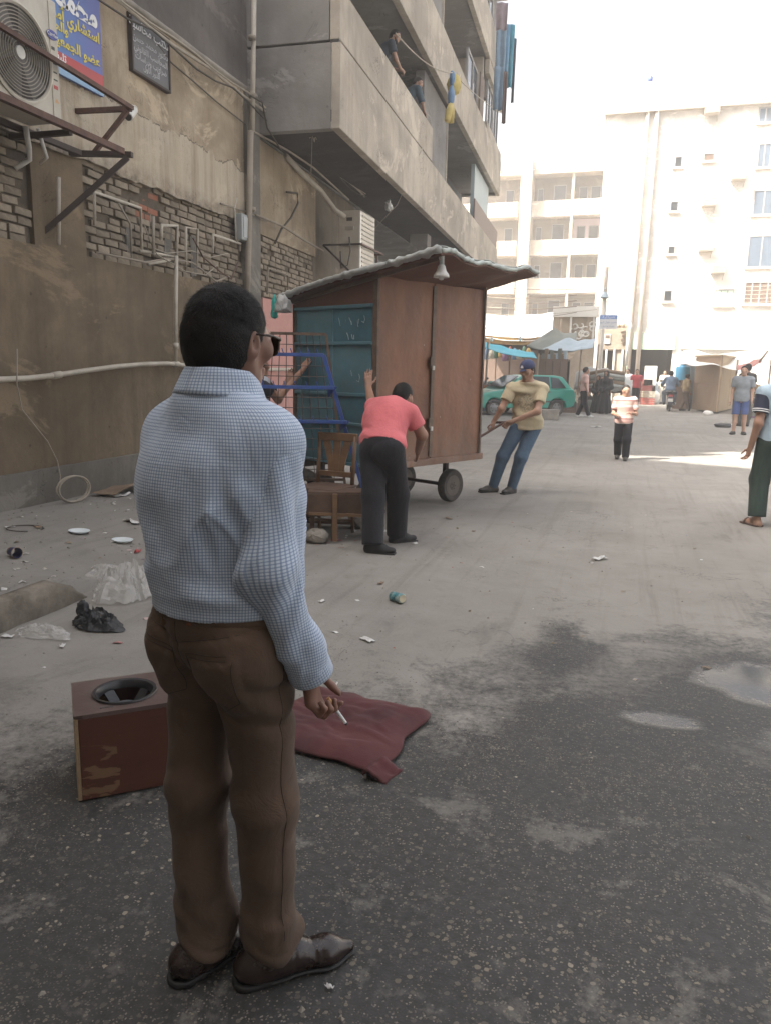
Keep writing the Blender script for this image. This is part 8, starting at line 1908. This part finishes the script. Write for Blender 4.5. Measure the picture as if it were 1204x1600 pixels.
# ================================================================== motorbikes
M_bike = M_plain('dark bike paint', (.03, .032, .036), .35, .2, 5, 0); M_chrome = M_plain('dull chrome', (.4, .4, .4), .3, .1, 5, 0, metal=.8)
def motorbike(loc, rz, label, tint):
    r = thing('motorbike', label, 'motorbike', loc, rz)
    def b(m, n, mt, **k): return m.build(n, mt, r, world=False, **k)
    for y_ in (-.62, .62): w = b(MB().lathe([(.20, -.04), (.27, -.045), (.29, 0), (.27, .045), (.20, .04)], (0, y_, .29), (1, 0, 0), 22, False), 'tyre', M_rubber, smooth=True); MB().lathe([(.20, -.02), (.05, -.03), (.03, -.05)], (0, y_, .29), (1, 0, 0), 16).build('rim', M_chrome, w, world=False)
    m = MB(); m.grid(lambda u, v: (.09*(2*v-1), -.62-.33*math.cos(u*2.4-.3), .29+.33*math.sin(u*2.4-.3)+.0), 10, 3, .01); b(m, 'mudguard', M_bike, smooth=True)
    b(MB().box((0, -.25, .74), (.26, .70, .10)), 'seat', M_rubber, bev=.04); b(MB().box((0, .22, .74), (.28, .38, .22)), 'tank', tint, bev=.07); b(MB().box((0, 0, .42), (.24, .40, .32)), 'engine', M_chrome, bev=.04)
    m = MB(); m.tube([(.16, .1, .3), (.18, -.3, .28), (.2, -.75, .36)], [.03, .04, .05], 8); b(m, 'exhaust', M_chrome, smooth=True)
    m = MB(); m.tube([(0, .62, .29), (0, .48, .95)], .035, 8); b(m, 'fork', M_chrome, smooth=True)
    m = MB(); m.tube([(-.36, .34, 1.02), (-.15, .46, 1.0), (.15, .46, 1.0), (.36, .34, 1.02)], .018, 8); b(m, 'handlebar', M_bike, smooth=True)
    for s in (-1, 1): m = MB(); m.tube([(s*.28, .40, 1.02), (s*.34, .42, 1.2)], .01, 5); m.box((s*.36, .42, 1.24), (.12, .02, .08)); b(m, 'mirror', M_bike)
    b(MB().box((0, -.86, .66), (.16, .05, .08)), 'tail_light', M_print_red, bev=.01); b(MB().box((0, -.93, .48), (.20, .015, .13)), 'number_plate', M_white); b(MB().lathe([(.08, 0), (.1, .06), (.07, .1)], (0, .58, .9), (0, 1, 0), 14), 'headlamp', M_chrome, smooth=True)
    b(MB().box((0, -.62, .84), (.36, .2, .035)), 'rack', M_chrome)
    return r
q = onZ(1043, 642); mbk = motorbike((q.x, q.y, 0), R_(0), 'motorbike with a rider, seen from behind on the far road', M_bike)
person('person', 'rider in a blue grey shirt on the motorbike, seen from behind', (q.x, q.y-.12, 0), 0, dict(pelvis=(0, -.05, .90), chest=(0, -.0, 1.20), neck=(0, .03, 1.39), head=(0, .08, 1.54), shR=(.19, .02, 1.33), shL=(-.19, .02, 1.33), elR=(.31, .17, 1.12), elL=(-.31, .17, 1.12), wrR=(.35, .40, 1.08), wrL=(-.35, .40, 1.08), hipR=(.10, 0, .86), hipL=(-.10, 0, .86), knR=(.22, .36, .76), knL=(-.22, .36, .76), anR=(.20, .18, .36), anL=(-.20, .18, .36), toR=(.22, .34, .31), toL=(-.22, .34, .31)),
  dict(res=.019, scale=1.08, shirt=dict(mat=M_cloth('blue grey shirt cloth', (.13, .18, .25)), sleeve=1.9, ease=.022, hem=.05), pants=dict(mat=M_cloth('grey blue trousers cloth', (.09, .11, .14))), shoes=dict(mat=SHOE_BK), hair=dict(), eyes=False))
q = onY(766, 600, 29.0); motorbike((q.x, 29.0, 0), R_(65), 'parked motorbike at the market table, left of the green car', M_plain('blue tank', (.06, .12, .3), .3, .1, 3, 0))
q = onY(1192, 600, 27.5); motorbike((q.x+.1, 27.6, 0), R_(100), 'parked motorbike behind the man in blue shorts', M_bike)

# ================================================================== window air conditioners on the cream block
M_acw = M_plain('bleached conditioner casing', (.40, .35, .30), .6, .08, 2, 0)
def wall_ac(px, py, lab, w=.72):
    q = onY(px, py, FY); r = thing('wall_air_conditioner', lab, 'air conditioner', (q.x, FY, q.z-.22), 0, 'box air conditioners on the cream block')
    MB().box2((q.x-w/2, FY-.55, q.z-.22), (q.x+w/2, FY-.002, q.z+.24)).build('casing', M_acw, r, bev=.02)
    m = MB()
    for k in range(5): m.box2((q.x-w/2+.05, FY-.565, q.z-.16+k*.075), (q.x+w/2-.05, FY-.551, q.z-.13+k*.075))
    m.build('grille', M_cornice, r)['kind'] = 'stuff'
    m = MB()
    for s in (-1, 1): m.beam((q.x+s*w*.4, FY, q.z-.5), (q.x+s*w*.4, FY-.5, q.z-.24), .03)
    m.build('brackets', M_cornice, r)['kind'] = 'stuff'
for px, py, lab in ((1111, 174, 'box air conditioner highest up under the roof edge of the cream block'), (1152, 277, 'box air conditioner furthest right on the cream block'), (1106, 318, 'box air conditioner at mid height on the cream block'), (1101, 388, 'upper of two close box air conditioners low on the cream block'), (1120, 422, 'lowest box air conditioner on the cream block, above the green shutters')): wall_ac(px, py, lab)

# ================================================================== laundry, hanging toy, wires, washing on the balconies
LM = [M_cloth('teal cloth', (.04, .22, .30)), M_cloth('blue cloth', (.10, .24, .38)), M_cloth('grey blue cloth', (.16, .24, .32)), M_cloth('dull brown cloth', (.16, .11, .10)), M_cloth('dark cloth', (.03, .04, .06)), M_cloth('mauve cloth', (.25, .20, .22))]
def cloth(p0, w, h, mat, lab, seed, dirv=(0, 1, 0), group='washing hung out on the balcony'):
    d = Vector(dirv).normalized(); n_ = Vector((d.y, -d.x, 0)); p0 = Vector(p0); m = MB()
    m.grid(lambda u, v: p0+d*(w*(u-.5)*(1-.12*v))+Vector((0, 0, -h*v))+n_*(.05*math.sin(u*9+seed)*(.3+v)+.03*mnoise.noise(Vector((u*3, v*3, seed)))), 12, 12, .006); return lonely(m, 'washing', mat, lab, 'washing', group, smooth=True)
b2d = (MB2.to_3x3() @ Vector((0, 1, 0)))
def onB2(px, py, x=.0):
    o = MB2 @ Vector((x, 0, 0)); n_ = MB2.to_3x3() @ Vector((1, 0, 0)); r = ray(px, py); return _C + r*((o-_C).dot(n_)/r.dot(n_))
for i, (px, py, w, h, mi, lab) in enumerate(((783, 38, .34, 1.7, 2, 'grey blue cloth, nearest of the washing on the upper balcony'), (790, 38, .30, 1.5, 1, 'blue cloth hanging beside the grey blue one'), (798, 38, .28, 2.0, 0, 'teal cloth with a long dark tail on the upper balcony'), (804, 60, .12, 2.1, 4, 'narrow dark cloth at the end of the washing line'), (784, 4, .36, .75, 5, 'mauve blanket over the upper balcony rail'), (779, 104, .28, 1.2, 2, 'pale blue grey cloth below the blue washing'), (789, 112, .12, 1.5, 3, 'long narrow brown cloth hanging low on the balcony'))):
    cloth(onB2(px, py, .25+.06*i), w, h, LM[mi], lab, i, Vector((.92, .40, 0)))
q = onB2(706, 148, .35); ty = thing('hanging_toy', 'yellow and blue limp stuffed toy tied on a line below the balcony', 'toy', q)
M_ty = M_cloth('yellow plush', (.50, .40, .14)); M_tb = M_cloth('blue plush', (.12, .22, .36))
MB_ = crumple(q+Vector((0, .15, .25)), (.15, .18, .22), 131, .3, 10, 1); MB_.build('head', M_ty, ty, smooth=True); crumple(q+Vector((0, -.05, .32)), (.06, .09, .16), 132, .3, 8, 1).build('hat', M_tb, ty, smooth=True)
crumple(q+Vector((0, -.1, -.08)), (.07, .10, .24), 133, .3, 8, 1).build('body', M_tb, ty, smooth=True)
for s, z_ in ((-.3, -.33), (.05, -.28)): m = MB(); m.tube([q+Vector((0, -.08, -.2)), q+Vector((0, s*.6-.1, z_-.1)), q+Vector((0, s-.1, z_-.32))], [.06, .08, .07], 8); m.build('leg', M_ty, ty, smooth=True)
m = MB(); cable(m, onB2(618, 52, .25), q+Vector((0, 0, .45)), .15, .012); cable(m, q+Vector((0, 0, .45)), onB2(790, 180, .3), .1, .012); lonely(m, 'washing_line', M_cable_pale, 'thin line strung along the balcony holding the yellow toy', 'line', smooth=True)
m = MB(); m.tube([onB2(660, 230, .05), onB2(620, 320, -.3), onB2(580, 362, -1.0)], .01, 5); lonely(m, 'loose_wire', M_cable_pale, 'pale wire slanting under the balcony towards the small cooling unit', 'wire', smooth=True)
kn = onX(607, 322, -4.7); lonely(crumple(kn, (.05, .12, .09), 151, 1.0, 14, 1, 3), 'string_tuft', M_film_grey, 'frayed pale plastic tuft knotted on the wire under the balcony', 'string', smooth=True)
# sagging power lines across the street
for i in range(9):
    a = onY(752, 436+i*7.5, 35.4+.2*i); b = onY(932 if i % 2 else 900, 452+i*4.5, 35.6); m = MB(); cable(m, a+Vector((-3, 0, .3)), b, .25+.05*(i % 3), .013, 16)
    lonely(m, 'power_line', M_cable_pale if i % 2 else M_shack, 'thin power line sagging above the white awning, %s from the top' % ORD[i], 'cable', 'power lines above the awnings', smooth=True)
for i in range(5):
    m = MB(); a = onY(1150, 448+i*6, 45.2); b = onY(1215, 441+i*6.5, 45.2); cable(m, a, b+Vector((1, 0, 0)), .08, .012, 8); lonely(m, 'power_line', M_cable_pale, 'thin wire crossing the brown window of the cream block, %s from the top' % ORD[i], 'cable', 'wires before the brown window', smooth=True)
# litter far off
for i, (px, py, s_, lab) in enumerate(((1128, 668, .35, 'dark rag by the feet of the man in blue shorts'), (1105, 648, .3, 'white heap at the foot of the plywood kiosk'))): lonely(crumple(onZ(px, py)+Vector((0, 0, .05)), (s_*.6, s_*.4, .10), 140+i, .5, 8, .6), 'litter_heap', M_black_bag if i == 0 else M_tarp_w, lab, 'litter', smooth=True)

# clutter of the market: goods hung under the awnings, crates and sacks about the stalls
GM_ = [M_plain('hung goods %d' % i, c, .7, .3, 5, .1) for i, c in enumerate(((.35, .10, .08), (.12, .20, .32), (.42, .38, .30), (.10, .22, .14), (.45, .30, .10), (.20, .10, .18)))]
for i in range(11):
    q = onY(753+i*7.2, 541+2.5*(i % 3), 33.6); m = MB(); w_ = .10+.03*(i % 3); hh = .38+.10*(i % 2)
    m.lathe([(.01, 0), (w_*.5, -.04), (w_, -hh*.5), (w_*.9, -hh), (.02, -hh-.02)], (0, 0, 0), (0, 0, 1), 8); o = m.build('hung_goods', GM_[i % 6], None, smooth=True); o.location = q; put(o, '%s bundle hung under the white awning, %s from the left' % (('red', 'blue', 'cream', 'green', 'orange', 'purple')[i % 6], ORD[i]), 'bundle', 'bundles hung under the white awning')
def crate(x, y, z, w, d, h, mat, lab, rz=0):
    r = thing('crate', lab, 'crate', (x, y, z), rz, 'crates about the market stalls')
    for k in range(3): 
        for s in (-1, 1): MB().box((0, s*d/2, h*(.18+.32*k)), (w, .025, h*.24)).build('slat', mat, r, world=False)
        for s in (-1, 1): MB().box((s*w/2, 0, h*(.18+.32*k)), (.025, d-.03, h*.24)).build('slat', mat, r, world=False)
    MB().box((0, 0, .02), (w-.03, d-.03, .03)).build('base', mat, r, world=False)
for i, (px, y_, z, mt, lab) in enumerate(((889, 30.6, 0, M_shack, 'brown slatted crate on the ground right of the timber stall'), (889, 30.6, .36, GM_[2], 'cream slatted crate on top of the brown crate by the timber stall'), (757, 29.2, 0, GM_[1], 'blue crate in front of the goods table near the kiosk'), (1100, 40.5, 0, GM_[4], 'orange crate behind the plywood kiosk'), (1012, 41.0, 0, GM_[0], 'red crate in front of the dark shop'), (1012, 41.0, .36, GM_[2], 'cream crate on the red crate before the dark shop'), (960, 36.0, 0, GM_[3], 'green crate beside the covered cart'), (1190, 31.5, 0, GM_[5], 'purple crate under the white tent at the right edge'))):
    crate(onY(px, 600, y_).x, y_, z, .62, .45, .34, mt, lab, .15*(i % 3))
for i, (px, y_, lab) in enumerate(((968, 35.2, 'tan sack leaning at the right end of the covered cart'), (1022, 42.5, 'pale sack slumped at the shop front'), (1160, 33.0, 'grey sack under the white tent beside the plywood kiosk'))):
    x_ = onY(px, 600, y_).x; lonely(crumple((x_, y_, .3), (.3, .25, .34), 170+i, .3, 10, .85), 'sack', (M_tan, M_tarp_w, M_tarp_g)[i], lab, 'sack', smooth=True)

# ------------------------------------------------------------------ haze volume added to imitate lens glare over the far street
hz = bpy.data.materials.new('glare haze'); hz.use_nodes = True; hz.node_tree.nodes.clear()
ho = hz.node_tree.nodes.new('ShaderNodeOutputMaterial'); hv = hz.node_tree.nodes.new('ShaderNodeVolumePrincipled')
hv.inputs['Color'].default_value = (.93, .91, .88, 1); hv.inputs['Density'].default_value = .0042; hv.inputs['Anisotropy'].default_value = .2
hz.node_tree.links.new(hv.outputs[0], ho.inputs['Volume'])
h = MB().box2((-160, -130, -1.2), (160, 190, 25.0)).build('haze', hz, fix=True); put(h, kind='stuff')
